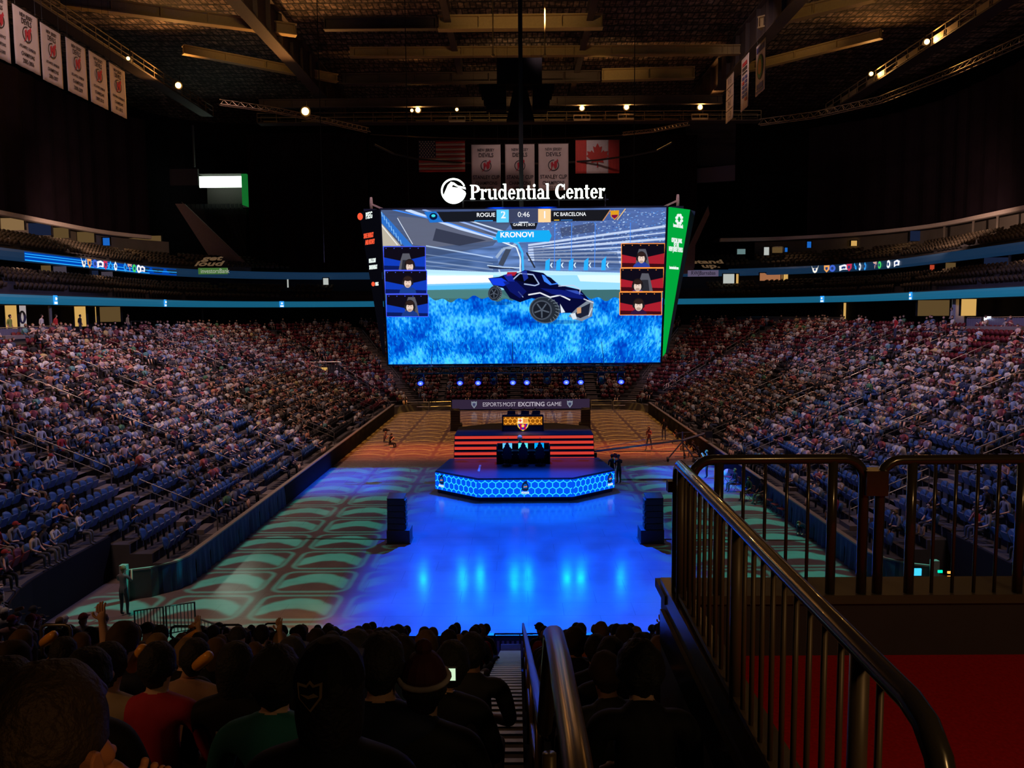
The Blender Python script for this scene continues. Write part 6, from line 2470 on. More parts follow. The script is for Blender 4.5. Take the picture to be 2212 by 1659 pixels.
mb = MB(); mb.add([(a.x, -.3, a.z), (b.x, -.3, a.z), (b.x + .6, -.3, b.z), (a.x - .6, -.3, b.z), (a.x, .3, a.z), (b.x, .3, a.z), (b.x + .6, .3, b.z), (a.x - .6, .3, b.z)], [(3, 2, 1, 0), (4, 5, 6, 7), (0, 1, 5, 4), (1, 2, 6, 5), (2, 3, 7, 6), (3, 0, 4, 7)])
mb.build('lower_horn', m_black2, root)
for px, sd in ((1065, 'left'), (1177, 'right')):
    a = at(px, 0, 63)
    b = at(px, 120, 63)
    r = empty('hoist_chain', a, 'thin golden lit hoist rod high up, %s of the central dark cables' % sd, 'chain')
    MB().tube([(0, 0, 3), b - a], .05, 5).build('rod', mat('chain_gold', (.6, .35, .1), .5), r)
    MB().ball(b - a, .14, 8, 6).build('hook', mat('chain_gold', (.6, .35, .1), .5), r)

# ---- lighting truss under the scoreboard with moving heads
yt_ = 49.0
a, b = at(884, 800, yt_), at(1352, 797, yt_)
zt = (a.z + b.z) / 2
root = empty('stage_truss', ((a.x + b.x) / 2, yt_, zt), 'long black box truss hanging right under the scoreboard', 'truss')
L = (b.x - a.x) / 2
for dy_ in (-.2, .2):
    for dz in (-.2, .2):
        MB().beam((-L, dy_, dz), (L, dy_, dz), .05, .05).build('chord', m_black, root)
mb = MB()
n = 26
for k in range(n):
    x0_ = -L + 2 * L * k / n
    x1_ = x0_ + 2 * L / n
    mb.tube([(x0_, -.2, -.2), ((x0_ + x1_) / 2, -.2, .2), (x1_, -.2, -.2)], .015, 4)
    mb.tube([(x0_, .2, -.2), ((x0_ + x1_) / 2, .2, .2), (x1_, .2, -.2)], .015, 4)
    mb.tube([(x0_, -.2, .2), (x0_, .2, .2)], .015, 4)
mb.build('lattice', m_black, root)
mb = MB()
for x_ in (-L * .8, -.3, L * .8):
    mb.tube([(x_, 0, .2), (x_, 1.6, 1.6)], .02, 4)
mb.build('suspension', m_black, root)
m_bl = emis('beam_blue', (.002, .004, 1.0), 70)
m_blh = emis('beam_core', (.45, .6, 1.0), 1.4)


def moving_head(px, py, lit, label):
    p = at(px, py, yt_)
    p.z = zt - .72
    r = empty('moving_head_lamp', p, label, 'lamp')
    MB().b2((-.18, -.16, .32), (.18, .16, .50)).build('base', m_black, r, bevel=.02)
    for sx in (-1, 1):
        MB().b2((sx * .19 - .03, -.08, -.12), (sx * .19 + .03, .08, .36)).build('yoke_arm', m_black, r)
    MB().tube([(0, .22, .12), (0, .05, .03), (0, -.16, -.05)], [.10, .15, .14], 14).build('head', m_black, r)
    if lit:
        MB().ball((0, -.185, -.06), (.15, .05, .13), 14, 8).build('lens', m_bl, r, smooth=True)
        bs = spot('beam_lamp', p + Vector((0, -.32, -.1)), 420, (.0, .11, 1.0), size=22, blend=.9, target=(p.x * 1.0, 30.0, 0), radius=.12)
        MB().ball((0, -.235, -.07), (.06, .02, .05), 10, 6).build('lens_core', m_blh, r, smooth=True)
    else:
        MB().ball((0, -.185, -.06), (.13, .04, .12), 12, 8).build('lens', m_dark, r, smooth=True)


for k, px in enumerate((909, 994, 1033, 1108, 1138, 1223, 1254, 1341)):
    moving_head(px, 824, True, 'blue glowing moving head lamp on the truss, %s from the left of eight' % ordi(k + 1))
for px, lb in ((1066, 'between the third and fourth blue lamps'), (1182, 'hanging lowest between fifth and sixth blue lamps'), (1299, 'between seventh and eighth blue lamps')):
    moving_head(px, 828, False, 'unlit black moving head lamp on the truss, ' + lb)
# ================================================================== BANNERS AND FLAGS
def atx(px, py, X):
    d = ray(px, py)
    return Vector((CAMX, 0, CAMZ)) + d * ((X - CAMX) / d.x)


m_ban = mat('banner_cloth', (.62, .52, .50), .85, noise=.08, scale=1.5)
m_ink = mat('banner_ink', (.03, .025, .035), .8)
m_redk = mat('banner_red', (.50, .03, .05), .8)


def horned_emblem(par, o, ux, nrm, s):
    f = lambda P, d=.02: [Vector(o) + Vector(ux) * (x * s) + Vector((0, 0, z * s)) + Vector(nrm) * d for x, z in P]
    n = Vector(nrm)
    mb = MB()
    N = 22
    for k in range(N):
        a0, a1 = 2 * PI * k / N + .3, 2 * PI * (k + 1) / N + .3
        if k in (2, 3):
            continue
        mb.prism(f([(rr * math.cos(a), rr * math.sin(a)) for rr, a in ((.86, a0), (.86, a1), (.74, a1), (.74, a0))]), n * .008)
    mb.build('emblem_ring', m_ink, par)
    MB().prism(f([(-.55, -.75), (-.35, -.45), (-.42, .35), (-.15, .55), (.05, .1), (.12, .55), (.45, .70), (.62, .98), (.78, .62), (.58, .42), (.55, -.25), (.25, -.60), (.10, -.35), (-.02, .0), (-.18, -.35), (-.25, -.62), (-.75, -.98)], .03), n * .01).build('horned_monogram', m_redk, par)


def cloth_panel(TL, TR, BR, BL, nrm, m, name, par, wave=.03, nx=16, nz=10, rnd=0):
    vs, fs = [], []
    n = Vector(nrm)
    for j in range(nz + 1):
        for i in range(nx + 1):
            s_, t = i / nx, j / nz
            p = (TL * (1 - s_) + TR * s_) * (1 - t) + (BL * (1 - s_) + BR * s_) * t
            p = p + n * (wave * math.sin(i * 1.3 + rnd) * (.3 + t) + wave * .5 * math.sin(i * .6 + j * .8 + rnd))
            vs.append(tuple(p))
    K = len(vs)
    vs += [tuple(Vector(v) - n * .015) for v in vs]
    W_ = nx + 1
    for j in range(nz):
        for i in range(nx):
            a = j * W_ + i
            fs.append((a, a + W_, a + W_ + 1, a + 1))
            fs.append((K + a, K + a + 1, K + a + W_ + 1, K + a + W_))
    rim = [i for i in range(W_)] + [j * W_ + nx for j in range(1, nz + 1)] + [nz * W_ + i for i in range(nx - 1, -1, -1)] + [j * W_ for j in range(nz - 1, 0, -1)]
    for a, b in zip(rim, rim[1:] + rim[:1]):
        fs.append((a, b, K + b, K + a))
    return MB().add(vs, fs).build(name, m, par, smooth=True)


def side_banner(TLp, BRp, X, lines, label, sx):
    """banner hanging in a plane along the hall; TLp, BRp: photo pixels of its upper corner towards the viewer's left and its lower opposite corner"""
    a, b = atx(*TLp, X), atx(*BRp, X)
    y0, y1 = a.y, b.y
    zt_, zb_ = a.z, b.z
    root = empty('championship_banner', (X, (y0 + y1) / 2, zt_), label, 'banner', 'championship banners hanging along the side')
    w = (y1 - y0) / 2
    ux = Vector((0, 1 if w > 0 else -1, 0))
    W2 = abs(w)
    n = Vector((1 if X < 0 else -1, 0, 0))
    H = zt_ - zb_
    cl = cloth_panel(-ux * W2, ux * W2, ux * W2 - Vector((0, 0, H)), -ux * W2 - Vector((0, 0, H)), n, m_ban, 'cloth', root, wave=.015)
    MB().tube([-ux * (W2 + .1) + Vector((0, 0, .05)), ux * (W2 + .1) + Vector((0, 0, .05))], .04, 5).build('hanging_bar', m_dark, root)
    for e in (-1, 1):
        MB().tube([ux * (e * W2 * .8) + Vector((0, 0, .05)), ux * (e * W2 * .8) + Vector((0, 0, 37.9 - zt_))], .012, 4).build('hanging_wire', m_dark, root)
    rz = PI / 2 if X < 0 else -PI / 2
    for body, size, zf, col in lines:
        text(body, size * W2 / 1.42, m_ink if col == 0 else m_redk, root, loc=n * .05 + Vector((0, 0, -zf * H)), rot=(PI / 2, 0, rz), sx=.72, bold=.012, ext=.004)
    return root, ux, n, W2, H


names = [((-30, -30), (24, 138), ['CONFERENCE', 'CHAMPIONS', '2002-2003'], 'pale hanging banner cut by the frame edge, first of the row of six'),
         ((26, 7), (88, 164), ['ATLANTIC DIVISION', 'CHAMPIONS', '2005-2006'], 'pale hanging banner reading ATLANTIC DIVISION CHAMPIONS 2005-2006'),
         ((86, 47), (137, 193), ['ATLANTIC DIVISION', 'CHAMPIONS', '2006-2007'], 'pale hanging banner reading ATLANTIC DIVISION CHAMPIONS 2006-2007'),
         ((141, 79), (190, 217), ['ATLANTIC DIVISION', 'CHAMPIONS', '2008-2009'], 'pale hanging banner reading ATLANTIC DIVISION CHAMPIONS 2008-2009'),
         ((191, 108), (234, 238), ['ATLANTIC DIVISION', 'CHAMPIONS', '2009-2010'], 'pale hanging banner reading ATLANTIC DIVISION CHAMPIONS 2009-2010'),
         ((235, 134), (274, 257), ['EASTERN CONFERENCE', 'CHAMPIONS', '2011-2012'], 'pale hanging banner reading CONFERENCE CHAMPIONS 2011-2012, last of the row')]
for tl, br, ln, lab in names:
    r, ux, n, W2, H = side_banner(tl, br, -34, [('NEW JERSEY', .36, .10, 0), ('DEVILS', .52, .20, 0), (ln[0], .34 if len(ln[0]) < 12 else .27, .64, 0), (ln[1], .36, .76, 0), (ln[2], .40, .88, 0)], lab, 1)
    horned_emblem(r, n * .04 + Vector((0, 0, -.40 * H)), ux, n, .62)
r, ux, n, W2, H = side_banner((1654, 80), (1632, 210), 20, [('ARENA', .5, .08, 0), ('NCAA', .5, .88, 0)] and [], 'narrow hanging banner with green and orange oval emblem', -1)
for (z0, z1, c, w_) in ((.06, .17, (.08, .10, .30), .8), (.80, .90, (.08, .10, .35), .7), (.92, .97, (.08, .10, .35), .8)):
    MB().prism([n * .04 + ux * (-w_ * W2) + Vector((0, 0, -z0 * H)), n * .04 + ux * (w_ * W2) + Vector((0, 0, -z0 * H)), n * .04 + ux * (w_ * W2) + Vector((0, 0, -z1 * H)), n * .04 - ux * (w_ * W2) + Vector((0, 0, -z1 * H))], n * .01).build('banner_block', mat('navy_ink', (.05, .06, .25), .8), r)
for k, (sc, c) in enumerate(((1, (.02, .06, .04)), (.88, (.05, .25, .12)), (.6, (.55, .28, .08)))):
    MB().disc(n * (.04 + .015 * k) + Vector((0, 0, -.48 * H)), W2 * .62 * sc, 20, axis='X', d=-.01, ry=H * .25 * sc).build('oval_emblem', mat('oval%d' % k, c, .8), r)
r, ux, n, W2, H = side_banner((1618, 113), (1600, 243), 20, [('2008', .6, .10, 1), ('STATE', .5, .19, 0), ('CHAMPIONS', .34, .27, 0)] and [], 'narrow hanging banner with two columns of small blue and red badges', -1)
for k in range(11):
    i, j = k % 2, k // 2
    zc_ = .40 + j * .085
    xo = (-.38 if i == 0 else .34) * W2
    MB().prism([n * .04 + ux * (xo + dx * W2 * .26) + Vector((0, 0, -(zc_ + dz * .028) * H)) for dx, dz in ((-1, -1), (1, -1), (1, 1), (-1, 1))], n * .01).build('badge', m_redk if k in (3, 10) else mat('navy_ink', (.05, .06, .25), .8), r)
for z0, hh, m_ in ((.10, .07, m_redk), (.20, .06, m_ink), (.29, .03, m_ink)):
    MB().prism([n * .04 + ux * (dx * W2 * .6) + Vector((0, 0, -(z0 + dz) * H)) for dx, dz in ((-1, 0), (1, 0), (1, hh), (-1, hh))], n * .01).build('banner_block', m_, r)
r, ux, n, W2, H = side_banner((1585, 155), (1568, 268), 20, [], 'narrowest hanging banner, divided by black lines into four number fields', -1)
for k, num in enumerate(('11', '5', '2', '23')):
    pass
for k in range(1, 4):
    MB().prism([n * .04 + ux * (dx * W2) + Vector((0, 0, -(k * .25 + dz) * H)) for dx, dz in ((-1, -.006), (1, -.006), (1, .006), (-1, .006))], n * .01).build('divider', m_ink, r)
for k, num in enumerate(('11 5', '2 4', '24 1', '1 23')):
    text(num, .8, mat('grey_ink', (.15, .14, .2), .8), r, loc=n * .05 + Vector((0, 0, -(k * .25 + .125) * H)), rot=(PI / 2, 0, -PI / 2), sx=.8, ext=.004)

YF = 78.0


def front_banner(px0, px1, py0, py1, yr, lab):
    a, b = at(px0, py0, YF), at(px1, py1, YF)
    root = empty('championship_banner', ((a.x + b.x) / 2, YF, a.z), lab, 'banner', 'cup banners behind the scoreboard')
    W2, H = (b.x - a.x) / 2, a.z - b.z
    ux, n = Vector((1, 0, 0)), Vector((0, -1, 0))
    cloth_panel(-ux * W2, ux * W2, ux * W2 - Vector((0, 0, H)), -ux * W2 - Vector((0, 0, H)), n, m_ban, 'cloth', root, wave=.012)
    MB().tube([-ux * (W2 + .1) + Vector((0, 0, .05)), ux * (W2 + .1) + Vector((0, 0, .05))], .04, 5).build('hanging_bar', m_dark, root)
    for e in (-1, 1):
        MB().tube([(e * W2 * .8, 0, .05), (e * W2 * .8, 0, 38.2 - a.z)], .012, 4).build('hanging_wire', m_dark, root)
    for body, size, zf in (('NEW JERSEY', .36, .12), ('DEVILS', .52, .23), ('STANLEY CUP', .50, .71), ('CHAMPIONS', .46, .84), (yr, .42, .95)):
        text(body, size, m_ink, root, loc=(0, -.06, -zf * H), sx=.80 if len(body) > 6 else .9, bold=.012, ext=.004)
    horned_emblem(root, Vector((0, -.05, -.46 * H)), ux, n, .60)


front_banner(1018, 1082, 313, 412, '1994-1995', 'hanging cup banner next to the stars flag')
front_banner(1091, 1155, 312, 412, '1999-2000', 'hanging cup banner, middle one of the three')
front_banner(1163, 1228, 311, 411, '2002-2003', 'hanging cup banner next to the maple leaf flag')

a, b = at(904, 305, YF), at(1005, 371, YF)
root = empty('stars_and_stripes_flag', ((a.x + b.x) / 2, YF, a.z), 'large red and white striped flag with starry canton, hanging at the far end', 'flag')
W2, H = (b.x - a.x) / 2, a.z - b.z
mr, mw_ = mat('flag_red', (.50, .05, .04), .8), mat('flag_white', (.62, .50, .38), .8)
for k in range(13):
    z0, z1 = -H * k / 13, -H * (k + 1) / 13
    cloth_panel(Vector((-W2, 0, z0)), Vector((W2, 0, z0)), Vector((W2, 0, z1)), Vector((-W2, 0, z1)), (0, -1, 0), mr if k % 2 == 0 else mw_, 'stripe', root, wave=.03, nz=1)
cn = MB().b2((-W2, -.10, -H * 7 / 13), (-W2 + W2 * .74, -.06, 0)).build('canton', mat('flag_blue', (.03, .035, .08), .8), root)
mb = MB()
for j in range(9):
    for i in range(6 if j % 2 == 0 else 5):
        cx = -W2 + W2 * .74 * ((i + .5 + (.5 if j % 2 else 0)) / 6)
        cz = -H * 7 / 13 * (j + .5) / 9
        mb.prism([(cx + r_s * math.sin(PI * t / 5), -.11, cz + r_s * math.cos(PI * t / 5)) for t, r_s in ((t, .10 if t % 2 == 0 else .045) for t in range(10))], (0, -.006, 0))
mb.build('star_pattern', mw_, cn)
MB().tube([(-W2 - .1, 0, .05), (W2 + .1, 0, .05)], .04, 5).build('hanging_bar', m_dark, root)
a, b = at(1243, 303, YF), at(1338, 374, YF)
root = empty('maple_leaf_flag', ((a.x + b.x) / 2, YF, a.z), 'red and white flag with maple leaf, hanging at the far end', 'flag')
W2, H = (b.x - a.x) / 2, a.z - b.z
for x0_, x1_, m_ in ((-1, -.5, mr), (-.5, .5, mat('flag_pale', (.60, .52, .52), .8)), (.5, 1, mr)):
    cloth_panel(Vector((x0_ * W2, 0, 0)), Vector((x1_ * W2, 0, 0)), Vector((x1_ * W2, 0, -H)), Vector((x0_ * W2, 0, -H)), (0, -1, 0), m_, 'field', root, wave=.01)
half = [(0, 1.0), (.16, .68), (.34, .76), (.26, .28), (.46, .48), (.52, .36), (.80, .40), (.70, .16), (.84, .06), (.42, -.30), (.48, -.46), (.05, -.38), (.04, -.80)]
leaf = half + [(-x, z) for x, z in reversed(half[1:])]
MB().prism([(x * 1.25, -.06, z * 1.25 - H / 2) for x, z in leaf], (0, -.02, 0)).build('maple_leaf', mr, root)
MB().tube([(-W2 - .1, 0, .05), (W2 + .1, 0, .05)], .04, 5).build('hanging_bar', m_dark, root)

# ================================================================== LIT OPENINGS AND DISPLAYS ON THE LEVELS
def lvl(px, X):
    return min(104.0, abs((X - .3 if px < 1118 else X + .3) * F_PX / (px - 1118)))


m_y = emis('doorway_yellow', (.62, .36, .10), 1.0)
m_y2 = emis('dim_glow', (.10, .06, .022), 1.0)
m_c = emis('doorway_pale', (.45, .48, .45), 1.0)
m_b = emis('screen_blue', (.01, .12, .5), 1.0)
m_db = emis('panel_blue', (.008, .013, .035), 1.0)
m_v = emis('panel_violet', (.05, .04, .055), 1.0)


def opening(px0, py0, px1, py1, X, m, name, label, cat, y=None, frame=True):
    pm = (px0 + px1) / 2
    y = y or lvl(pm, X)
    a, b = at(px0, py0, y), at(px1, py1, y)
    root = empty(name, ((a.x + b.x) / 2, y, b.z), label, cat)
    W2, H = abs(b.x - a.x) / 2, a.z - b.z
    MB().b2((-W2, 0, 0), (W2, .08, H)).build('glow_panel', m, root)  # panel glows by itself, standing in for lamplight on walls and in openings
    if frame:
        mb = MB()
        mb.b2((-W2 - .1, -.1, 0), (-W2, .1, H + .1)); mb.b2((W2, -.1, 0), (W2 + .1, .1, H + .1)); mb.b2((-W2 - .1, -.1, H), (W2 + .1, .1, H + .1))
        mb.build('surround', m_wall, root)
    return root


opening(10, 657, 40, 712, 39.5, m_y, 'doorway', 'tall yellow-lit doorway on the concourse at the picture edge, beside pale banner', 'doorway')
o = opening(41, 657, 57, 708, 39.4, emis('pale_banner_glow', (.38, .32, .32), 1), 'wall_banner', 'pale wall banner with dark blue wreath beside yellow doorway', 'banner', frame=False)  # light falling on the banner is put in as its own glow
text('()', 1.0, mat('navy_ink', (.05, .06, .25), .8), o, loc=(0, -.05, .9), bold=.05)
opening(160, 658, 188, 705, 39.5, m_y, 'doorway', 'yellow-lit doorway with a person silhouetted in it, left concourse', 'doorway')
opening(205, 659, 210, 700, 39.5, m_y, 'light_strip', 'narrow bright upright light strip beside the silhouetted person\'s doorway', 'light')
opening(1822, 649, 1836, 697, 39.5, m_y, 'doorway', 'narrow yellow-lit doorway with dark figure, right concourse', 'doorway')
opening(2076, 641, 2108, 682, 39.5, m_y, 'doorway', 'yellow-lit doorway right of a white column, right concourse', 'doorway')
opening(2056, 642, 2061, 684, 39.5, m_c, 'light_strip', 'narrow upright light strip left of the white column', 'light')
opening(1982, 648, 2050, 682, 39.6, m_y2, 'wall_glow_panel', 'dim ochre wall area on right concourse, lamplight put in as its own glow', 'wall panel')
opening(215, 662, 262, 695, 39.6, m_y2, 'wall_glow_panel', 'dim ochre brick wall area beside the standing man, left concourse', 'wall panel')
opening(85, 566, 146, 602, 43.5, m_v, 'suite_opening', 'greyish suite opening under the long blue ribbon display', 'opening')
opening(88, 570, 112, 592, 43.4, m_y2, 'suite_doorway', 'warm doorway inside the greyish suite opening', 'doorway')
opening(196, 574, 214, 600, 43.5, m_db, 'suite_window', 'dark blue suite window, middle left level', 'window')
opening(218, 574, 245, 604, 43.5, m_v, 'suite_opening', 'grey suite opening right of the dark blue suite window', 'opening')
opening(1562, 592, 1588, 612, 43.5, m_c, 'suite_doorway', 'bright square suite doorway right of the stand up seats', 'doorway')
opening(1588, 592, 1595, 612, 43.5, m_y, 'suite_doorway', 'orange-brown door leaf right of bright square suite doorway', 'doorway')
opening(1641, 590, 1690, 606, 43.5, emis('bar_glow', (.35, .14, .06), 1), 'suite_bar', 'colourful lit bar with bottles in a right suite', 'bar')
opening(2042, 560, 2064, 582, 43.5, m_y2, 'suite_doorway', 'dim yellow suite doorway, lit cone above, right middle level', 'doorway')
opening(2008, 568, 2018, 586, 43.5, mat('red_glow', (0, 0, 0), .5, noise=0, emit=(.45, .05, .02), es=1), 'suite_doorway', 'small reddish doorway light on the right middle level', 'doorway')
opening(2125, 545, 2178, 576, 43.5, m_db, 'suite_window', 'wide dark blue suite window at the right, middle level', 'window')
opening(1688, 590, 1702, 606, 43.5, m_y, 'suite_doorway', 'lit kitchen opening beside the colourful bar', 'doorway')
opening(0, 458, 54, 497, 48.4, emis('wall_amber_glow', (.22, .13, .055), 1), 'suite_wall', 'broad suite wall, amber lamplight put in as glow, at the upper left edge', 'wall panel')
opening(58, 470, 112, 508, 48.4, m_db, 'suite_window', 'dark suite window between amber-lit wall and dim doorway', 'window')
opening(115, 492, 150, 514, 48.4, m_y2, 'suite_doorway', 'dim yellow recess of the upper left suites', 'doorway')
opening(166, 500, 205, 524, 48.4, m_y2, 'suite_doorway', 'dim yellow recess beside the small blue television', 'doorway')
opening(222, 514, 238, 530, 48.2, m_b, 'television', 'small bright blue television in the upper left suites', 'television')
opening(243, 510, 350, 545, 48.4, m_y2, 'suite_wall', 'dim amber wall, light cone put in as glow, right of the blue television', 'wall panel')
opening(299, 521, 305, 529, 47.8, emis('red_sign', (1, .05, .02), 1.2), 'exit_sign', 'tiny glowing red sign on the dim amber suite wall', 'sign', frame=False)
opening(1592, 538, 1610, 549, 48.4, emis('pane_teal', (.12, .2, .2), 1), 'suite_window', 'pale teal suite window at the start of right upper suites', 'window', y=104)
opening(1650, 534, 1661, 551, 48.4, m_c, 'suite_doorway', 'small bright doorway in the right upper suites', 'doorway', y=104)
opening(1668, 534, 1690, 546, 48.4, m_y2, 'suite_doorway', 'dim yellow lit recess next to the small bright doorway', 'doorway', y=104)
opening(1695, 535, 1701, 544, 48.2, m_b, 'television', 'tiny blue television in the right upper suites', 'television', y=103)
opening(1743, 522, 1752, 535, 48.2, m_b, 'television', 'blue television on a dark wall in the right upper suites', 'television', y=100)
opening(1838, 520, 1851, 531, 48.4, m_y, 'suite_doorway', 'small yellow-lit recess in the right upper suites', 'doorway')
opening(1868, 519, 1888, 530, 48.4, m_y, 'suite_doorway', 'yellow light cone recess beside violet-blue television', 'doorway')
opening(1886, 520, 1896, 529, 48.0, emis('screen_violet', (.05, .05, .8), 1.2), 'television', 'violet-blue television right of the yellow light cone', 'television')
opening(1900, 505, 1962, 528, 48.4, m_db, 'suite_window', 'wide dark slate suite window, right upper level', 'window')
opening(1966, 490, 2020, 520, 48.4, m_db, 'suite_window', 'slate blue suite wall beyond a white post, right upper level', 'window')
opening(620, 600, 624, 621, 37, m_c, 'light_column', 'bright upright light column on the far suite level, left one', 'light', y=105.5)
opening(698, 601, 710, 615, 37, m_c, 'light_column', 'bright square light panel on the far suite level, right one', 'light', y=105.5)
opening(2124, 684, 2140, 696, 33, emis('follow_spot', (.6, .75, 1), 14), 'spotlight', 'very bright white spotlight on the right balcony', 'lamp', y=None)

# posts carrying the levels
for px, X, z0, z1, lb in ((104, 38, 8.7, 11.3, 'slim post under the lower ribbon beside the yellow doorway'), (434, 38, 8.7, 11.3, 'pale post under the lower ribbon over maroon seats'),
                          (196, 42, 12.2, 14.9, 'slim post on the left middle suites, first'), (356, 42, 12.2, 14.9, 'slim post on the left middle suites, below last ribbon emblem'), (416, 42, 12.2, 14.9, 'slim post on the left middle suites, under the bank sign'),
                          (1768, 42, 12.2, 14.9, 'pale post on the right middle suites under first emblem'), (1896, 42, 12.2, 14.9, 'pale post on the right middle suites under middle emblems'), (2180, 42, 12.2, 14.9, 'pale post by the wide dark blue suite window'),
                          (1962, 47, 17.0, 19.4, 'white post on the right upper suites, near slate wall'), (2036, 47, 17.0, 19.4, 'white post on the right upper suites, second'), (2098, 47, 17.0, 19.4, 'white post on the right upper suites, third'), (2150, 47, 17, 19.4, 'white post on the right upper suites, nearest')):
    y = lvl(px, X)
    x = at(px, 600, y).x
    p = empty('support_post', (x, y, z0), lb, 'post')
    MB().tube([(0, 0, 0), (0, 0, z1 - z0)], .13, 8).build('shaft', m_wallw, p)
    MB().b2((-.2, -.2, 0), (.2, .2, .08)).build('foot_plate', m_wallw, p)
y = lvl(2068, 39)
p = at(2068, 690, y)
tag(MB().b2((p.x - .35, y - .3, 8.7), (p.x + .45, y + .3, 11.3)).build('column', mat('column_white', (.55, .5, .55), .7)), 'broad white column between light strip and yellow doorway, right concourse', 'column')

# glowing ribbon on the left upper fascia, emblems on both
def rib_pt(px, X, yf, r, side, z):
    """point on a fascia path seen at column px"""
    best = None
    for (x, y, nx, ny) in upath(X, yf, r, 20, ds=1.0, n=40):
        if (x < 0) != (side < 0) and abs(x) > 1:
            continue
        d = Vector((x, y, z)) - camv
        w_ = d.dot(cF)
        if w_ < 1:
            continue
        q = 1106 + F_PX * d.dot(cR) / w_
        if best is None or abs(q - px) < best[0]:
            best = (abs(q - px), Vector((x, y, z)), Vector((nx, ny, 0)))
    return best[1], best[2]


P = [p for p in upath(41, 107, 20, 20, ds=1.0, n=40)]
def px_of(v):
    d = Vector(v) - camv
    w_ = d.dot(cF)
    return 1106 + F_PX * d.dot(cR) / w_ if w_ > .5 else -9999
Pl = [p for p in P if p[0] < 0 and 38 < px_of((p[0], p[1], 15.3)) < 385]
root = empty('ribbon_display', (Pl[len(Pl) // 2][0], Pl[len(Pl) // 2][1], 15.3), 'long bright blue ribbon display on left upper balcony front', 'display')
c_ = root.location
Pr = [(p[0] - c_.x, p[1] - c_.y, p[2], p[3]) for p in Pl]
MB().sweep(Pr, [(-.17, -.38), (-.17, .36), (-.15, .36), (-.15, -.38)]).build('blue_band', emis('ribbon_blue', (.0, .06, .45), 1.0), root)
for z0, z1, m_, f_ in ((.16, .22, emis('ribbon_bright', (.02, .40, 1.0), 1.2), .55), (-.05, .02, emis('ribbon_bright', (.02, .40, 1.0), 1.2), 1.0), (-.36, -.28, emis('ribbon_bright', (.02, .40, 1.0), 1.2), .8)):
    n_ = int(len(Pr) * f_)
    MB().sweep(Pr[:n_], [(-.19, z0), (-.19, z1), (-.175, z1), (-.175, z0)]).build('light_line', m_, root)
ICON = [((.9, .85, .75), 'w'), ((.8, .35, .1), 's'), ((.05, .12, .6), 'o'), ((.85, .85, .9), 'b'), ((.55, .03, .08), 's'), ((.02, .35, .9), 'c'), ((.8, .85, .9), 'd'), ((.03, .30, .8), 'd'), ((.6, .35, .3), 't'), ((.05, .6, .12), 'o'), ((.85, .88, .9), 'r'), ((.85, .85, .9), 'b')]


def icons(pxs, side, root_label):
    r = empty('emblem_row', rib_pt(pxs[5], 41, 107, 20, side, 15.33)[0], root_label, 'display')
    for px, (c, k) in zip(pxs, ICON):
        p, n = rib_pt(px, 41, 107, 20, side, 15.33)
        o = p - n * .22 - r.location
        t = Vector((-n.y, n.x, 0))
        if t.x < 0:
            t = -t
        if abs(n.x) > .9:
            t = Vector((0, 1 if side < 0 else -1, 0))
        S = {'w': [(-.4, .4), (-.25, .1), (-.1, .15), (0, -.1), (.1, .15), (.25, .1), (.4, .4), (.2, -.3), (0, -.42), (-.2, -.3)], 's': [(-.32, .36), (.32, .36), (.30, -.1), (0, -.42), (-.30, -.1)],
             'o': [(.36 * math.cos(a), .38 * math.sin(a)) for a in [2 * PI * i / 12 for i in range(12)]], 'b': [(-.55, .22), (.1, .34), (.6, .2), (.5, -.24), (-.1, -.2), (-.5, -.34)],
             'c': [(-.5, -.3), (-.35, .05), (-.2, .1), (0, .42), (.22, .1), (.38, .05), (.5, -.3), (.2, -.25), (0, .05), (-.2, -.25)], 'd': [(0, .42), (.28, .1), (.2, -.3), (0, -.42), (-.2, -.3), (-.28, .1)],
             't': [(-.4, .36), (.4, .36), (.35, .1), (.1, .05), (0, -.35), (-.1, .05), (-.35, .1)], 'r': [(.38 * math.cos(a), .40 * math.sin(a)) for a in [2 * PI * i / 14 for i in range(14)]]}[k]
        e = MB().prism([o + t * (x * 1.15) + Vector((0, 0, z * 1.1)) for x, z in S], -n * .02).build('team_emblem', emis('icon_%s_%.2f%.2f' % (k, c[0], c[2]), c, 1.1), r)
        S2 = [(x * .45, z * .45) for x, z in S]
        MB().prism([o - n * .03 + t * (x * 1.15) + Vector((0, 0, z * 1.1)) for x, z in S2], -n * .01).build('emblem_centre', emis('icon_dark', (.02, .05, .18), 1), e)


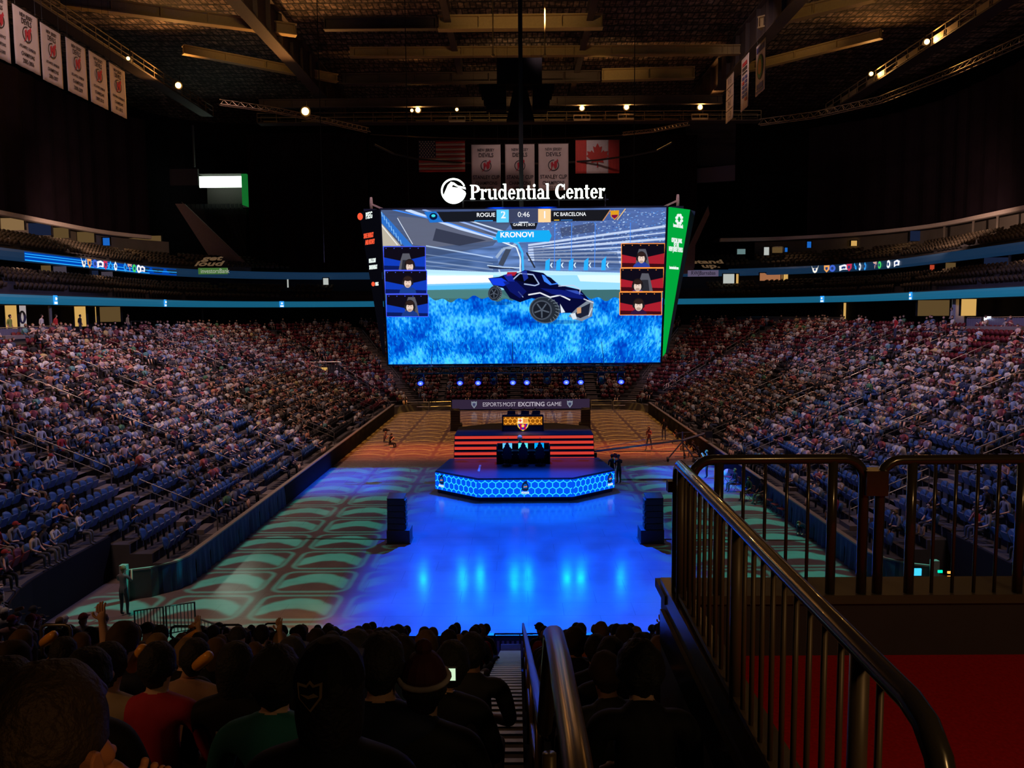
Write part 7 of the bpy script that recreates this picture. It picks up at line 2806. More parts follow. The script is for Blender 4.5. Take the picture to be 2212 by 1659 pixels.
icons([173, 187, 200, 212, 225, 238, 250, 262, 273, 284, 294, 305], -1, 'row of twelve small glowing team emblems on the left upper balcony front')
icons([1769, 1787, 1803, 1820, 1836, 1849, 1864, 1877, 1892, 1906, 1922, 1938], 1, 'row of twelve small glowing team emblems on the right upper balcony front')
for k, (px, sd) in enumerate(((117, -1), (355, -1), (606, -1), (1462, 1), (1780, 1), (1972, 1))):
    p, n = rib_pt(px, 37, 104, 18, sd, 11.6)
    r = empty('balcony_sign', p - n * .2, 'small blue-white lit sign on the lower balcony band, %s' % ('nearest on the left side', 'middle one on the left side', 'beside the scoreboard, left', 'beside the scoreboard, right', 'middle one on the right side', 'nearest on the right side')[k], 'sign')
    t = Vector((-n.y, n.x, 0))
    f = lambda a, b, c, d: [t * a + Vector((0, 0, b)), t * c + Vector((0, 0, b)), t * c + Vector((0, 0, d)), t * a + Vector((0, 0, d))]
    MB().prism(f(-.28, -.35, .28, .38), -n * .03).build('sign_face', emis('sign_blue', (.03, .35, 1.0), 1.1), r)
    MB().prism([v - n * .04 for v in f(-.2, -.3, .2, -.12)], -n * .02).build('sign_bar', emis('sign_pale', (.8, .9, 1), 1.2), r)
    MB().disc(-n * .06 + Vector((0, 0, .12)), .12, 10, axis='Y', d=.02).build('sign_dot', emis('sign_pale', (.8, .9, 1), 1.2), r)
p0 = opening(428, 579, 492, 592, 41, emis('bank_green', (.05, .14, .03), 1), 'bank_sign', 'small green bank sign on the left upper balcony front', 'sign', y=96, frame=False)
text('investorsBank', .75, emis('sign_grey', (.35, .38, .3), 1), p0, loc=(.25, -.05, .35), sx=.8)
p0 = opening(1486, 584, 1552, 597, 41, emis('board_lilac', (.10, .08, .14), 1), 'balcony_board', 'lilac board with lettering below the stand up seats', 'sign', y=103, frame=False)
text('RWJBarnabas', .70, mat('navy_ink', (.05, .06, .25), .8), p0, loc=(0, -.05, .42), sx=.8)
for (px0, py0, px1, py1, y, l1, l2, lab) in ((432, 553, 478, 580, 97.5, 'get', 'loud', 'sloping seat cover with large tan words beside the left parapet'), (1500, 562, 1560, 583, 103.5, 'stand', 'up.', 'sloping seat cover with large tan words stand up, right side')):
    a, b = at(px0, py1, y), at(px1, py0, y + 3.2)
    r = empty('seat_cover', ((a.x + b.x) / 2, y, a.z), lab, 'seat cover')
    W2 = (b.x - a.x) / 2
    dz = b.z - a.z
    MB().prism([(-W2, 0, 0), (W2, 0, 0), (W2, 3.2, dz), (-W2, 3.2, dz)], (0, 0, .05)).build('cover_cloth', m_black2, r)
    tl_ = math.atan2(dz, 3.2)
    mt_ = mat('cover_tan_glow', (.55, .36, .22), .7, emit=(.10, .06, .03), es=1.0)  # words glow slightly, light put into the tan of the lettering
    text(l1, 1.9, mt_, r, loc=(0, 2.3, dz * .72 + .14), rot=(tl_, 0, 0), bold=.03)
    text(l2, 1.9, mt_, r, loc=(.1, .9, dz * .28 + .14), rot=(tl_, 0, 0), bold=.03)

# balconies with bar rails in the stands
def balcony(px0, px1, pyt, pyb, X, label, y=None, extra=True):
    y0_, y1_ = (lvl(px0, X), lvl(px1, X)) if y is None else (y, y)
    a, b = at(px0, pyt[0], y0_), at(px1, pyt[1], y1_)
    h = (pyb - pyt[0]) / F_PX * y0_
    r = empty('balcony', (a + b) / 2, label, 'balcony')
    a, b = a - r.location, b - r.location
    d = Vector((0, 0, h))
    MB().beam(a - d, b - d, 1.2, .25).build('slab', m_conc, r)
    MB().tube([a, b], .035, 6).build('top_rail', m_rail, r)
    n = max(4, int((b - a).length / .28))
    mb = MB()
    for k in range(n + 1):
        c3 = a + (b - a) * (k / n)
        mb.tube([c3, c3 - d], .014, 4)
    mb.build('bar_lattice', m_rail, r)
    MB().beam(a - d * .5 + Vector((0, .1, 0)), b - d * .5 + Vector((0, .1, 0)), .02, h * .8).build('screen_panel', mat('screen_panel', (.10, .10, .16), .5), r)
    return r


balcony(-10, 152, (709, 703), 730, 33, 'balcony with barred rail and lilac panels at the left picture edge')
balcony(2090, 2230, (686, 684), 708, 33, 'balcony with barred rail and bright spotlight, right side')
balcony(1592, 1815, (684, 686), 695, 34, 'long low barred balcony rail above the right maroon seats')
# long handrail on top of the left stand
a, b = at(283, 694, 80), at(415, 693, 96)
r = empty('top_guard_rail', a, 'guard rail along the top row near the standing man', 'guard rail')
MB().tube([(0, 0, 0), b - a], .03, 5).build('top_tube', m_rail, r)
for k in range(7):
    c3 = (b - a) * (k / 6)
    MB().tube([c3, c3 - Vector((0, 0, 1.0))], .025, 5).build('post', m_rail, r)
# vomitory with railing in the left far corner
p = at(700, 812, 86)
r = empty('stand_doorway', p, 'small yellow-lit doorway opening low in the far left corner stand', 'doorway')
MB().b2((-.35, 0, -.9), (.35, .1, .9)).build('glow_panel', m_y, r)
mb = MB(); mb.b2((-1.6, .1, -1.1), (1.6, .5, 1.1)); mb.build('surround_wall', m_wall, r)
MB().tube([(-2.6, -.1, 1.5), (1.8, -.1, 1.5)], .03, 5).build('top_rail', m_rail, r)
mb = MB()
for k in range(16):
    mb.tube([(-2.6 + k * .29, -.1, 1.5), (-2.6 + k * .29, -.1, .7)], .014, 4)
mb.build('bar_lattice', m_rail, r)

# people standing on the concourse
def stand_lvl(px, pyf, X, pose, label, shirt, zf=8.7, rz=None):
    y = lvl(px, X)
    p = at(px, pyf, y)
    person(pose, (p.x, y, zf), (-PI / 2 if px < 1118 else PI / 2) if rz is None else rz, label, shirt, 0, None)


stand_lvl(276, 697, 34.5, ST0, 'standing man in tan shirt at the top of the left stand', (.5, .4, .22))
stand_lvl(173, 700, 36.5, ST0, 'dark figure standing in front of the silhouetting yellow doorway', (.05, .04, .04))
stand_lvl(91, 715, 33.5, ST0, 'person in white vest standing behind the left balcony rail', (.6, .6, .6))
stand_lvl(22, 715, 34, ST0, 'person in green shirt standing behind the left balcony rail', (.25, .35, .08))
stand_lvl(122, 718, 33.6, ST0, 'person in red shirt behind the left balcony rail', (.55, .04, .04))
stand_lvl(1818, 695, 36.0, ST0, 'dark figure standing beside the narrow yellow doorway, right concourse', (.05, .04, .05))
stand_lvl(2056, 690, 35.0, ST0, 'person in black and white at the right concourse light strip', (.5, .5, .5))
stand_lvl(1692, 905, 21.0, ST0, 'person in light blue standing in the right stand passage', (.45, .6, .75), zf=3.6)
stand_lvl(1935, 700, 30.0, ST0, 'person in red shirt and white trousers on the right stand stairs', (.55, .03, .03), zf=8.0)
# ================================================================== NEAR STAIRS, RAILS, PLATFORM
def zst(y):
    return 8.95 - .372 * y


m_alu = mat('nosing_alu', (.62, .62, .66), .4, .6)
m_tread = mat('stair_tread', (.13, .12, .13), .7, noise=.3, scale=8)
root = empty('centre_stairs', (-.52, 10, 0), 'steep centre stairs going down between the near seats, pale striped nosings below', 'stairs')
y = 1.0
k = 0
mb, ma = MB(), MB()
while y < 20.2:
    z = zst(y)
    st = .44
    mb.b2((-.30, y - 10, z - .5), (.24, y + st - 10, z))
    ma.b2((-.30, y + st - 10 - .05, z), (.24, y + st - 10 + .005, z + .008))
    if y > 10.2:
        ma.b2((-.30, y + st - 10, z - .055), (.24, y + st - 10 + .012, z + .008))
    y += st
mb.build('treads', m_tread, root)
ma.build('nosing_edging', m_alu, root)
MB().b2((-.30, 20.25 - 10, .3), (.24, 21.4 - 10, 1.3)).build('landing', m_tread, root)

# centre handrail
root = empty('centre_handrail', (-.21, 1.4, zst(1.4)), 'thick gold-lit handrail in the middle of the near stairs', 'handrail')
o0 = root.location.copy()
m_hr = mat('handrail_bronze', (.20, .15, .09), .28, .5, noise=0)
pt = [(-.21, .55, 9.60), (-.21, 1.3, 9.575), (-.21, 1.75, 9.52), (-.21, 2.05, 9.46), (-.21, 2.2, 9.40), (-.21, 2.32, 9.28)] + [(-.22, y, zst(y) + .93) for y in (2.6, 5, 9, 14, 19.0)] + [(-.22, 19.4, 2.65), (-.22, 19.45, 2.4)]
MB().tube([Vector(p) - o0 for p in pt], .026, 14).build('top_tube', m_hr, root, smooth=True)
for y in (1.15, 2.3, 3.55, 5.6, 8, 10.5, 13, 16, 19):
    zt = 9.56 if y < 2 else zst(y) + .9
    MB().tube([Vector((-.215, y, zt)) - o0, Vector((-.215, y, zst(y) - .1)) - o0], .022, 10).build('post', m_hr, root, smooth=True)
MB().tube([Vector((-.215, y, zst(y) + .48)) - o0 for y in (2.3, 5, 9, 14, 19)], .018, 10).build('mid_tube', m_hr, root, smooth=True)

# platform at the right with its wall, parapet and railings
m_carpet = mat('red_carpet', (.75, .015, .02), .95, noise=.35, scale=60, spec=.1)
m_pl = mat('platform_wall', (.05, .05, .06), .45, noise=.15)
PZ = 8.33
struct(MB().b2((.62, -4.5, 8.0), (8.0, 4.5, PZ)).build('floor_platform', m_carpet))
root = empty('side_wall', (.56, 2, 8.0), 'dark glossy wall dropping from the platform edge to the near seats', 'wall')
MB().b2((-.01, -6.0, -3.5), (.06, 2.62, .64)).build('wall_panel', m_pl, root)
MB().b2((-.03, -6.0, .64), (.10, 2.66, .74)).build('cap_trim', mat('cap_trim', (.16, .13, .10), .3, .5), root)
MB().b2((-.035, -5.0, .36), (-.012, 2.63, .56)).build('reveal_strip', mat('reveal', (.02, .025, .04), .15), root)
z1280 = at(1800, 1281, 4.5).z
root = empty('front_parapet', (3.2, 4.62, 8.0), 'low dark parapet under the straight railing, edge of the red carpet', 'parapet')
MB().b2((-2.65, -.12, -3.0), (4.8, .12, z1280 - 8.0 - .05)).build('parapet_wall', m_pl, root)
MB().b2((-2.68, -.16, z1280 - 8.0 - .05), (4.8, .16, z1280 - 8.0)).build('parapet_cap', mat('parapet_cap', (.10, .08, .06), .5), root)

m_bz = mat('rail_bronze', (.10, .08, .058), .22, .45, noise=.08, scale=30, coat=.5)
m_br2 = mat('baluster_brown', (.16, .115, .075), .45, .3)
# side railing
zr = at(1464, 1000, 4.4).z
A0 = at(1464, 1000, 4.4)
A1 = atz(1905, 1452, zr)
A2 = atz(2010, 1556, zr)
root = empty('side_railing', ((A0 + A1) / 2 - Vector((0, 0, .8))), 'large dark bronze railing running from the tall end post down towards the viewer', 'railing')
o0 = root.location.copy()
dirn = (A1 - A0).normalized()
pts = [A0 - Vector((0, 0, .8)), A0 - Vector((0, 0, .10)), A0 - Vector((0, 0, .03)) + dirn * .02, A0 + dirn * .07]
pts += [A0.lerp(A2, t) for t in (.2, .5, .8)]
E1 = A0.lerp(A2, .97)
for a in (0, 25, 50, 75, 90):
    an = math.radians(a)
    R_ = .16
    pts.append(E1 + dirn * (R_ * math.sin(an)) - Vector((0, 0, R_ * (1 - math.cos(an)))))
pts.append(pts[-1] - Vector((0, 0, .75)))
MB().tube([p - o0 for p in pts], .0285, 18).build('top_tube', m_bz, root, smooth=True)
zb = 8.74
Ltot = (A2 - A0).length
n = int(Ltot / .118)
thick = {1, 11, n - 2}
for k in range(1, n):
    p = A0 + dirn * (k * .118)
    r_ = .024 if k in thick else .0095
    MB().tube([Vector((p.x, p.y, zr - .01)) - o0, Vector((p.x, p.y, zb if k not in thick else zb - .02)) - o0], r_, 10 if k in thick else 8).build('post' if k in thick else 'baluster', m_br2, root, smooth=True)
p, q = A0, A2
MB().beam(Vector((p.x, p.y, zb + .03)) - o0, Vector((q.x, q.y, zb + .03)) - o0, .03, .025).build('bottom_bar', m_br2, root)
MB().b2(Vector((A0.x - .055, A0.y - .02, zr - .16)) - o0, Vector((A0.x - .02, A0.y + .04, zr - .10)) - o0).build('bracket', m_br2, root)

# front railing: two panels with rounded ends
def front_panel(px0, px1, thick_px, thin_px, label, y=4.5):
    zt_ = at((px0 + px1) / 2, 992, y).z
    a, b = at(px0, 992, y), at(px1, 992, y)
    root = empty('front_railing', ((a.x + b.x) / 2, y, z1280), label, 'railing')
    o0 = root.location.copy()
    R_ = .115
    P = [Vector((a.x, y, z1280))]
    P.append(Vector((a.x, y, zt_ - R_)))
    for k in range(1, 6):
        an = PI / 2 * k / 5
        P.append(Vector((a.x + R_ * (1 - math.cos(an)), y, zt_ - R_ + R_ * math.sin(an))))
    for k in range(0, 6):
        an = PI / 2 * k / 5
        P.append(Vector((b.x - R_ + R_ * math.sin(an), y, zt_ - R_ + R_ * math.cos(an))))
    P.append(Vector((b.x, y, z1280)))
    MB().tube([p - o0 for p in P], .028, 16).build('frame_tube', m_bz, root, smooth=True)
    for px in thick_px:
        x = at(px, 1100, y).x
        MB().tube([Vector((x, y, zt_)) - o0, Vector((x, y, z1280)) - o0], .027, 12).build('post', m_bz, root, smooth=True)
    for px in thin_px:
        x = at(px, 1100, y).x
        MB().tube([Vector((x, y, zt_)) - o0, Vector((x, y, z1280)) - o0], .010, 8).build('baluster', m_bz, root, smooth=True)


front_panel(1495, 1868, (1552, 1797), (1605, 1652, 1699, 1745), 'straight dark railing panel with rounded corners, next to the tall end post')
front_panel(1903, 2420, (1968, 2205), (2018, 2063, 2110, 2155, 2260, 2310), 'straight dark railing panel reaching the right picture edge')
a = at(1886, 1040, 4.5)
tag(MB().b2((a.x - .06, 4.44, a.z - .07), (a.x + .06, 4.56, a.z + .07)).build('joining_bracket', m_bz), 'small dark bracket joining the two straight railing panels', 'bracket')

# sound and light desk seen through the railing
p = at(2010, 1278, 22.5)
root = empty('control_desk', (p.x, 22.5, 1.6), 'show control desk with blue monitor and coloured lights, seen through the railing', 'desk')
o0 = root.location.copy()
MB().b2((-1.0, -.3, -1.6), (1.1, .4, .35)).build('desk_body', m_black, root)
q = at(1986, 1241, 22.2) - o0
MB().b2((q.x - .16, -.1, q.z - .1), (q.x + .16, -.05, q.z + .1)).build('monitor', emis('desk_monitor', (.05, .55, .9), 1.3), root)
for px, py, c, s_ in ((2050, 1236, (1, .3, .05), .05), (2050, 1246, (1, .3, .05), .05), (2050, 1262, (1, .35, .05), .05), (2030, 1234, (.0, .5, .3), .06), (2036, 1258, (1, .6, .25), .07), (2042, 1272, (.05, .15, 1), .08), (1984, 1272, (.05, .4, 1), .08),
                      (2092, 1271, (1, .03, .02), .06), (2032, 1272, (1, .1, .02), .04), (1998, 1263, (.6, .6, .5), .10), (2025, 1258, (.9, .7, .3), .06)):
    q = at(px, py, 22.2) - o0
    MB().b2((q.x - s_, -.34, q.z - s_ * .6), (q.x + s_, -.3, q.z + s_ * .6)).build('indicator_light', emis('ind_%d%d' % (px, py), c, 2.0), root)

# ================================================================== NEAR SEATS AND PEOPLE
near_folk = []
hand_row = {}
ZN = lambda s: .09 + KN * s


def nrow(y):
    return min(range(24), key=lambda i: abs(Y0 - SNEAR[i] - .42 - y))


POSEN = {}
for nm, kw in (('lap', dict(fingers=True)), ('up', dict(armL=LAP, armR=UP, fingers=True)), ('lean', dict(armL=KNEE, armR=KNEE, lean=.3, fingers=True)), ('phone', dict(armL=PHONE, armR=PHONE, fingers=True)), ('side', dict(armL=REST, armR=LAP, fingers=True, look=.8)), ('shorts', dict(armL=LAP, armR=KNEE, fingers=True, shorts=True, lean=.15))):
    J, E = seated(**kw)
    POSEN[nm] = (skin_mesh('person_near', J, E, PMATS, 2), [hair_mesh(J, 'hair', k, True) for k in (0, 1, 2)], '', J, cap_mesh(J, 'cap'))
beanie = cap_mesh(POSEN['lap'][3], 'beanie', True)


NEARP = []


def near_at(px, y, pose, label, shirt, hair=0, cap=None, scale=1.0, dz=0.0, rz=0.0):
    i = nrow(y)
    yy_ = Y0 - SNEAR[i] - .42
    x = at(px, 1400, yy_).x
    hand_row.setdefault(i, []).append(x)
    o = person(POSEN[pose], (x, yy_, ZN(SNEAR[i]) + dz), rz, label, shirt, hair, None, cap, scale)
    if 'brown hair' not in label:
        NEARP.append(o)
    return o, x, yy_, ZN(SNEAR[i])


BK = (.008, .008, .010)
p1, x1, y1, z1 = near_at(52, 1.19, 'lap', 'person with black hair and orange-lit ear filling the bottom corner, nearest of all', BK, 0, None, 1.0, .03, -.12)
near_at(-20, 2.07, 'lap', 'dark-haired person cut by the left frame edge, just past the nearest person', BK, 0)
p2, x2, y2, z2 = near_at(702, 2.07, 'lap', 'person in black cap with shield badge on the back, near centre left', BK, 1, (.008, .008, .01), 1.03)
p3, x3, y3, z3 = near_at(818, 2.95, 'lap', 'broad man in dark navy shirt, darkest tall head left of the beanie', (.012, .018, .05), 0, None, 1.04)
p4, x4, y4, z4 = near_at(912, 2.95, 'lap', 'person wearing a knitted beanie with a pale ring, seen from behind', BK, 0, None, .97)
near_at(957, 3.83, 'side', 'dark-haired person right of the beanie, holding a lit phone', BK, 0)
near_at(1016, 4.7, 'shorts', 'man in charcoal T-shirt with bare neck beside the stairs', (.03, .03, .035), 0)
near_at(330, 3.83, 'lap', 'person in bright red shirt with short dark hair, seen from behind', (.55, .03, .06), 0)
near_at(222, 3.83, 'lap', 'bald-looking man in beige shirt next to the red-shirted person', (.55, .42, .30), 0)
near_at(400, 4.7, 'side', 'person in tan striped shirt right of the red-shirted person', (.45, .28, .20), 0)
near_at(585, 2.95, 'lap', 'person with wide dark hair and teal shirt, left of the shield badge cap', (.03, .22, .24), 2)
near_at(150, 2.95, 'side', 'dark-haired person lit blue along the cheek, left of beige-shirted man', BK, 0)
near_at(130, 5.6, 'up', 'person in white top raising one hand, far left of near seats', (.55, .45, .36), 0)
pbl = near_at(500, 3.83, 'lap', 'person in black with loose dark hair between tan and teal shirts', BK, 1)[0]
near_at(868, 4.7, 'lap', 'person with curly brown hair between navy man and beanie', (.03, .08, .18), 2)
near_at(1322, 4.7, 'lap', 'tall dark man on the right block with round head above the rest', (.01, .012, .02), 0)
near_at(1405, 2.95, 'lean', 'person with curly hair leaning forward, closest on the right block', (.01, .01, .015), 2, None, .98)
near_at(1290, 5.6, 'lap', 'dark-haired person right of the gold-lit handrail', BK, 0)
near_at(1385, 6.5, 'lap', 'grey-haired person in front of the curly-haired leaning person', (.02, .02, .03), 0)
m_hb = mat('hair_black', (.010, .009, .012), .75, noise=.4, scale=60, bump=.6)
for p_ in NEARP:
    for ch in p_.children:
        if ch.name.startswith('hair'):
            ch.material_slots[0].link = 'OBJECT'
            ch.material_slots[0].material = m_hb
MBk = bpy.data.objects.new('beanie', beanie); COL.objects.link(MBk); MBk.parent = p4; MBk.color = (.06, .012, .015, 1)
c = Vector(POSEN['lap'][3]['fac'][:3])
MB().tube([c + Vector((.098 * math.cos(a), .115 * math.sin(a) - .005, .05)) for a in [2 * PI * k / 20 for k in range(20)]], .012, 6, closed=True).build('pale_band', mat('wool_grey', (.35, .30, .32), .9), p4, smooth=True)
# badge on the back of the cap
sh = [(-.026, .028), (-.008, .022), (0, .032), (.008, .022), (.026, .028), (.024, -.005), (0, -.036), (-.024, -.005)]
bd = MB().prism([c + Vector((x * 1.2 - .02, -.1245, z * 1.2 + .045)) for x, z in sh], (0, -.003, 0)).build('shield_badge', mat('badge_gold', (.28, .20, .10), .6), p2)
MB().prism([c + Vector((x * .95 - .02, -.129, z * .95 + .045)) for x, z in sh], (0, -.002, 0)).build('badge_inner', m_black2, bd)
MB().prism([c + Vector((x - .02, -.132, z + .045)) for x, z in ((-.022, .006), (-.004, -.006), (.022, .0), (.01, .008), (-.004, .002))], (0, -.002, 0)).build('badge_stroke', mat('badge_gold', (.28, .20, .10), .6), bd)
# ear and raised hand of the nearest person
hc = Vector(POSEN['lap'][3]['fac'][:3])
mb = MB()
ear = [(0, .030), (.012, .034), (.020, .026), (.022, .010), (.016, -.008), (.010, -.024), (.002, -.030), (-.004, -.018), (-.006, .010)]
mb.prism([hc + Vector((.072, -.012 - a * 1.2, z * 1.25 - .035)) for a, z in ear], (.030, -.010, 0))
e_ = mb.build('ear', m_skin, p1, bevel=.004)
J = {}
pm = Vector((0, 0, 0))
J['w'] = (0, -.02, -.22, .028, 0)
J['w2'] = (0, 0, -.05, .026, 0)
J['p'] = (0, 0, 0, (.040, .020), 0)
J['p2'] = (0, .0, .045, (.040, .017), 0)
E = [('w', 'w2'), ('w2', 'p'), ('p', 'p2')]
for f in range(4):
    bx = -.028 + .0187 * f
    ln = (.034, .042, .040, .030)[f]
    q = [(bx, .004, .075), (bx * 1.05, .016, .075 + ln), (bx * 1.05, .045, .075 + ln * 1.25), (bx, .060, .075 + ln * .75)]
    for k, P_ in enumerate(q):
        J['f%d%d' % (f, k)] = P_ + ((.0095 if k < 2 else .008), 0)
    E += [('p2', 'f%d0' % f), ('f%d0' % f, 'f%d1' % f), ('f%d1' % f, 'f%d2' % f), ('f%d2' % f, 'f%d3' % f)]
for k, P_ in enumerate(((.044, .01, .01), (.066, .024, .035), (.062, .040, .062))):
    J['t%d' % k] = P_ + (.0115, 0)
E += [('p', 't0'), ('t0', 't1'), ('t1', 't2')]
hm = skin_mesh('raised_hand', J, E, PMATS, 2)
ho = bpy.data.objects.new('raised_hand', hm)
COL.objects.link(ho)
ho.parent = p1
pw = at(226, 1640, y1 + .12)
bpy.context.view_layer.update()
ho.location = p1.matrix_world.inverted() @ pw
ho.rotation_euler = (math.radians(150), 0, math.radians(160))

# procedural rest of the near block
seatn = []
for i in range(24):
    y = Y0 - SNEAR[i] - .42
    z = ZN(SNEAR[i])
    n = 0
    x = -1.12
    while x > -9:
        n += 1
        seatn.append((i, x, y, z, n, 'left'))
        x -= .56
    x = .16
    n = 0
    while x < (.35 if y < 4.9 else 8.6):
        n += 1
        seatn.append((i, x, y, z, n, 'right'))
        x += .56
rnd = random.Random(11)
cnt = 0
ns = 0
NC = [('black', BK), ('charcoal', (.03, .03, .035)), ('navy', (.015, .02, .05)), ('grey', (.12, .12, .13)), ('red', (.35, .03, .04)), ('tan', (.5, .36, .24)), ('white', (.5, .45, .42)), ('teal', (.03, .2, .22)), ('orange', (.5, .15, .04)), ('brown', (.14, .08, .05))]
NW = [16, 10, 8, 4, 2.5, 4, 3, 2, 1.5, 4]
for (i, x, y, z, n, side) in sorted(seatn, key=lambda t: -t[0]):
    q = dict(x=x, y=y, z=z)
    if not in_view(q, 40):
        continue
    if side == 'right' and x > (.33 + .2) * 1 and (1118 + F_PX * (x + .3) / y) > 1470:
        continue
    taken = any(abs(x - h) < .40 for h in hand_row.get(i, []))
    full = .78 if i < 9 else .72
    if side == 'left' and y > 13 and x < -5: full = .62
    occ = (not taken) and rnd.random() < full and i < 21 and cnt < 152
    rowlab = '%s row from the floor' % ordi(i + 1)
    if ns < 70 and y < 13:
        q.update(rz=0, col='dark')
        o = make_seat(q, 'black seat %s of centre stairs, %s row up, %s from stairs' % (side, ordi(i + 1), ordi(n)), 'seats of the near block')
        ns += 1
        if n == 1 and side == 'left':
            MB().b2((.235, -.16, .32), (.275, .10, .66)).build('aisle_end_panel', mat('end_panel', (.10, .13, .14), .5), o)
            MB().b2((.265, -.22, .66), (.345, .20, .735)).build('pale_armrest', mat('pale_armrest', (.60, .72, .74), .4), o)
    if not occ:
        continue
    cnt += 1
    cn, cc = rnd.choices(NC, NW)[0]
    pose = rnd.choice(list(POSEN)) if y < 12 else None
    pz = POSEN[pose] if pose else rnd.choice(POSES)
    if pose == 'up' and rnd.random() < .7:
        pz = POSEN['lap']
    cap = rnd.choice((None,) * 6 + ((.01, .01, .012), (.05, .05, .06)))
    person(pz, (x + rnd.uniform(-.04, .04), y, z), rnd.uniform(-.25, .25) + (-.1 if side == 'left' else .1), 'person in %s top %s of centre stairs, %s row up, %s from stairs' % (cn, side, ordi(i + 1), ordi(n)), cc, rnd.choice((0, 0, 1, 2, 0)), None, cap, rnd.uniform(.93, 1.06))
print('near people', cnt, 'near seats', ns)

# orange inflatable sticks held by people
m_stick = mat('inflatable_orange', (.80, .36, .04), .35)
for k, (a, b, y, lb) in enumerate((((282, 1447), (312, 1398), 4.0, 'thick orange inflatable stick beside the red-shirted person, upright'), ((92, 1390), (118, 1370), 5.2, 'orange inflatable stick at the far left, below the white top'),
                                   ((396, 1382), (428, 1363), 8.5, 'orange inflatable stick pointing right, in front of beige-shirted people'), ((422, 1441), (454, 1414), 4.6, 'orange inflatable stick right of the tan striped shirt'),
                                   ((33, 1318), (50, 1313), 14, 'small orange inflatable stick under the raised hand, far left'), ((410, 1355), (430, 1345), 10, 'short orange inflatable stick near the hoop rail'))):
    p, q = at(*a, y), at(*b, y - .1)
    r = empty('inflatable_stick', p, lb, 'inflatable stick')
    MB().tube([(0, 0, 0), (q - p) * .08, (q - p) * .5, (q - p) * .92, q - p], [.008, .030, .034, .030, .010], 12).build('stick_body', m_stick, r, smooth=True)
# lit phones
for px, py, y, lb, m_ in ((972, 1457, 3.6, 'small bright phone screen held near the beanie', emis('phone_pale', (.55, .75, .5), 1.2)), (1369, 1385, 9, 'tiny white glowing phone on the right block', emis('phone_white', (.7, .8, 1), 1.3))):
    p = at(px, py, y)
    s_ = .030 if y < 5 else .035
    r = empty('mobile_phone', p, lb, 'phone')
    MB().b2((-s_, 0, -s_ * 1.1), (s_, .008, s_ * 1.1)).build('phone_case', m_black, r)
    MB().b2((-s_ * .85, -.002, -s_ * .95), (s_ * .85, 0, s_ * .95)).build('phone_screen', m_, r)
# letters on a dark seat back
text('BL', .075, mat('print_pale', (.30, .28, .26), .8), pbl, name='jacket_print', loc=(0, -.155, .98), ext=.001)

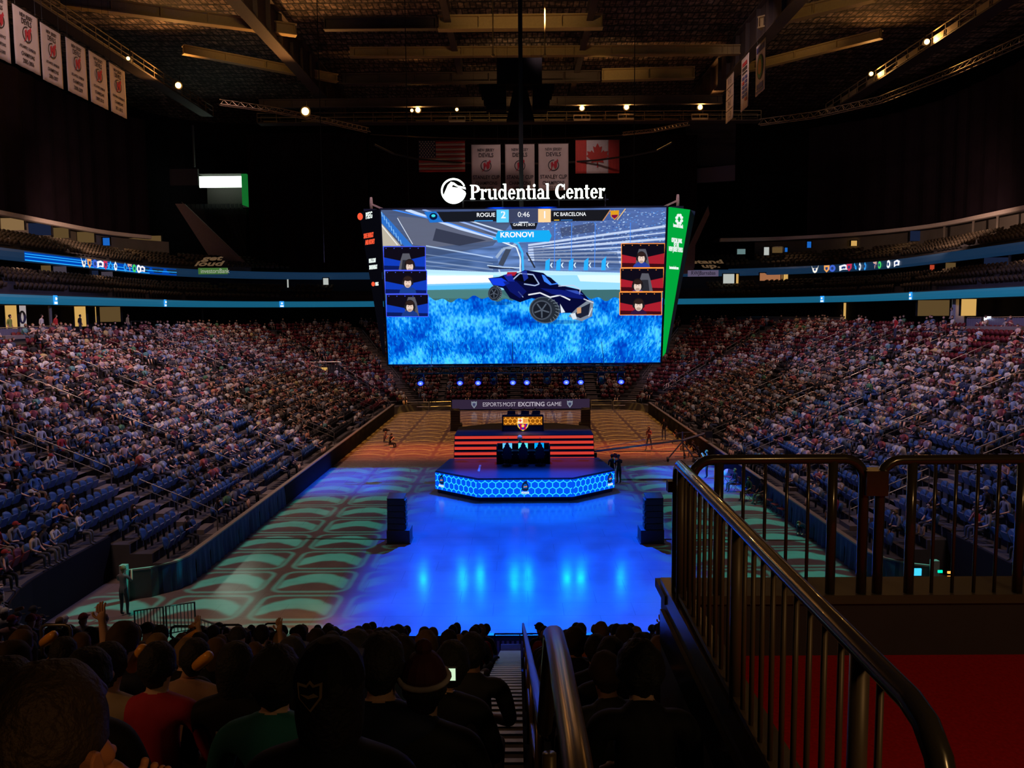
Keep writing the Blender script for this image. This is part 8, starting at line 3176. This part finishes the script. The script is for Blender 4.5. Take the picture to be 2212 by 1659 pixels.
# hoop rails of the near front rows, fence by the corner passage
m_blr = mat('hoop_blue_black', (.03, .04, .07), .25, .6)
for k, (x0_, x1_, yt2, yb2, y, lb) in enumerate(((368, 425, 1353, 1386, 10.5, 'small dark hoop rail, first of the row in the near left seats'), (476, 523, 1350, 1381, 12.5, 'small dark hoop rail, second, in front of the teal-lit floor'), (572, 608, 1347, 1382, 14.5, 'small dark hoop rail, third, nearest the blue floor'),
                                                  (245, 302, 1353, 1388, 9.0, 'dim hoop rail left of the beige-shirted people'), (88, 152, 1350, 1394, 8.0, 'pale thin rail above the seats, far left of near block'))):
    a, b = at(x0_, yt2, y), at(x1_, yt2, y)
    H = (yb2 - yt2) / F_PX * y
    r = empty('hoop_rail', ((a.x + b.x) / 2, y, a.z), lb, 'handrail')
    W2 = (b.x - a.x) / 2
    R_ = min(W2, H) * .35
    P = [(-W2, 0, -H * 1.6), (-W2, 0, -H)] if k != 0 else [(-W2 * .6, 0, -H), (-W2, 0, -H + R_)]
    P += [(-W2, 0, -R_), (-W2 + R_ * .3, 0, -R_ * .3), (-W2 + R_, 0, 0), (W2 - R_, 0, 0), (W2 - R_ * .3, 0, -R_ * .3), (W2, 0, -R_), (W2, 0, -H + R_), (W2 - R_ * .3, 0, -H + R_ * .3), (W2 - R_, 0, -H), (-W2 + R_ * .2, 0, -H)]
    MB().tube(P, .018, 8).build('hoop_tube', m_blr if k < 3 else m_rail, r, smooth=True)
    MB().tube([(W2 * .9, 0, -H), (W2 * .9, 0, -H - 1.1)], .018, 6).build('support_post', m_blr, r)


def fence(a, b, H, label, n, m_=m_black, r_=.014):
    r = empty('bar_fence', (a + b) / 2, label, 'fence')
    a, b = a - r.location, b - r.location
    MB().tube([a - Vector((0, 0, H)), a, b, b - Vector((0, 0, H))], .03, 6).build('frame_tube', m_, r)
    MB().tube([a - Vector((0, 0, H * .92)), b - Vector((0, 0, H * .92))], .02, 5).build('bottom_tube', m_, r)
    mb = MB()
    for k in range(1, n):
        c3 = a + (b - a) * (k / n)
        mb.tube([c3, c3 - Vector((0, 0, H * .92))], r_, 4)
    mb.build('bar_lattice', m_, r)


fence(at(358, 1310, 24.3), at(420, 1301, 25.2), .95, 'black barred fence in front of the teal-lit floor corner', 8)
fence(at(290, 1320, 23.8), at(352, 1311, 24.2), .9, 'dim barred fence left of the black fence, by the corner passage', 9, m_dark)
fence(at(428, 1336, 22.5), at(535, 1372, 20.5), .55, 'thin pale sloping rail with bars, left of the hoop rails', 14, m_rail, .01)
p = at(270, 1342, 27)
person(ST1, (p.x, 27, 0), -.2, 'man in grey standing by the end of the blue-draped board', (.16, .16, .18), 0)
# near front display board, seen over the last steps
r = empty('front_display_board', (-.1, 22.45, 0), 'pale striped display board at the foot of the near stairs', 'board')
MB().b2((-9, 0, .0), (9, .12, 1.05)).build('board_panel', m_panel, r)
MB().b2((-9, -.03, 1.05), (9, .15, 1.12)).build('cap_rail', m_black, r)
mb = MB()
for k in range(7):
    mb.b2((-1.0 + k * .14, -.02, .45), (-.93 + k * .14, 0, .95))
mb.build('stripe_pattern', mat('stripe_pale', (.5, .45, .6), .6), r)
r = empty('front_guard_rail', (-.1, 21.6, .55), 'dark guard rail across the foot of the near stairs', 'guard rail')
MB().tube([(-.9, 0, .95), (.5, 0, .95)], .025, 6).build('top_tube', m_black, r)
for x in (-.9, -.2, .5):
    MB().tube([(x, 0, -.1), (x, 0, .95)], .02, 6).build('post', m_black, r)
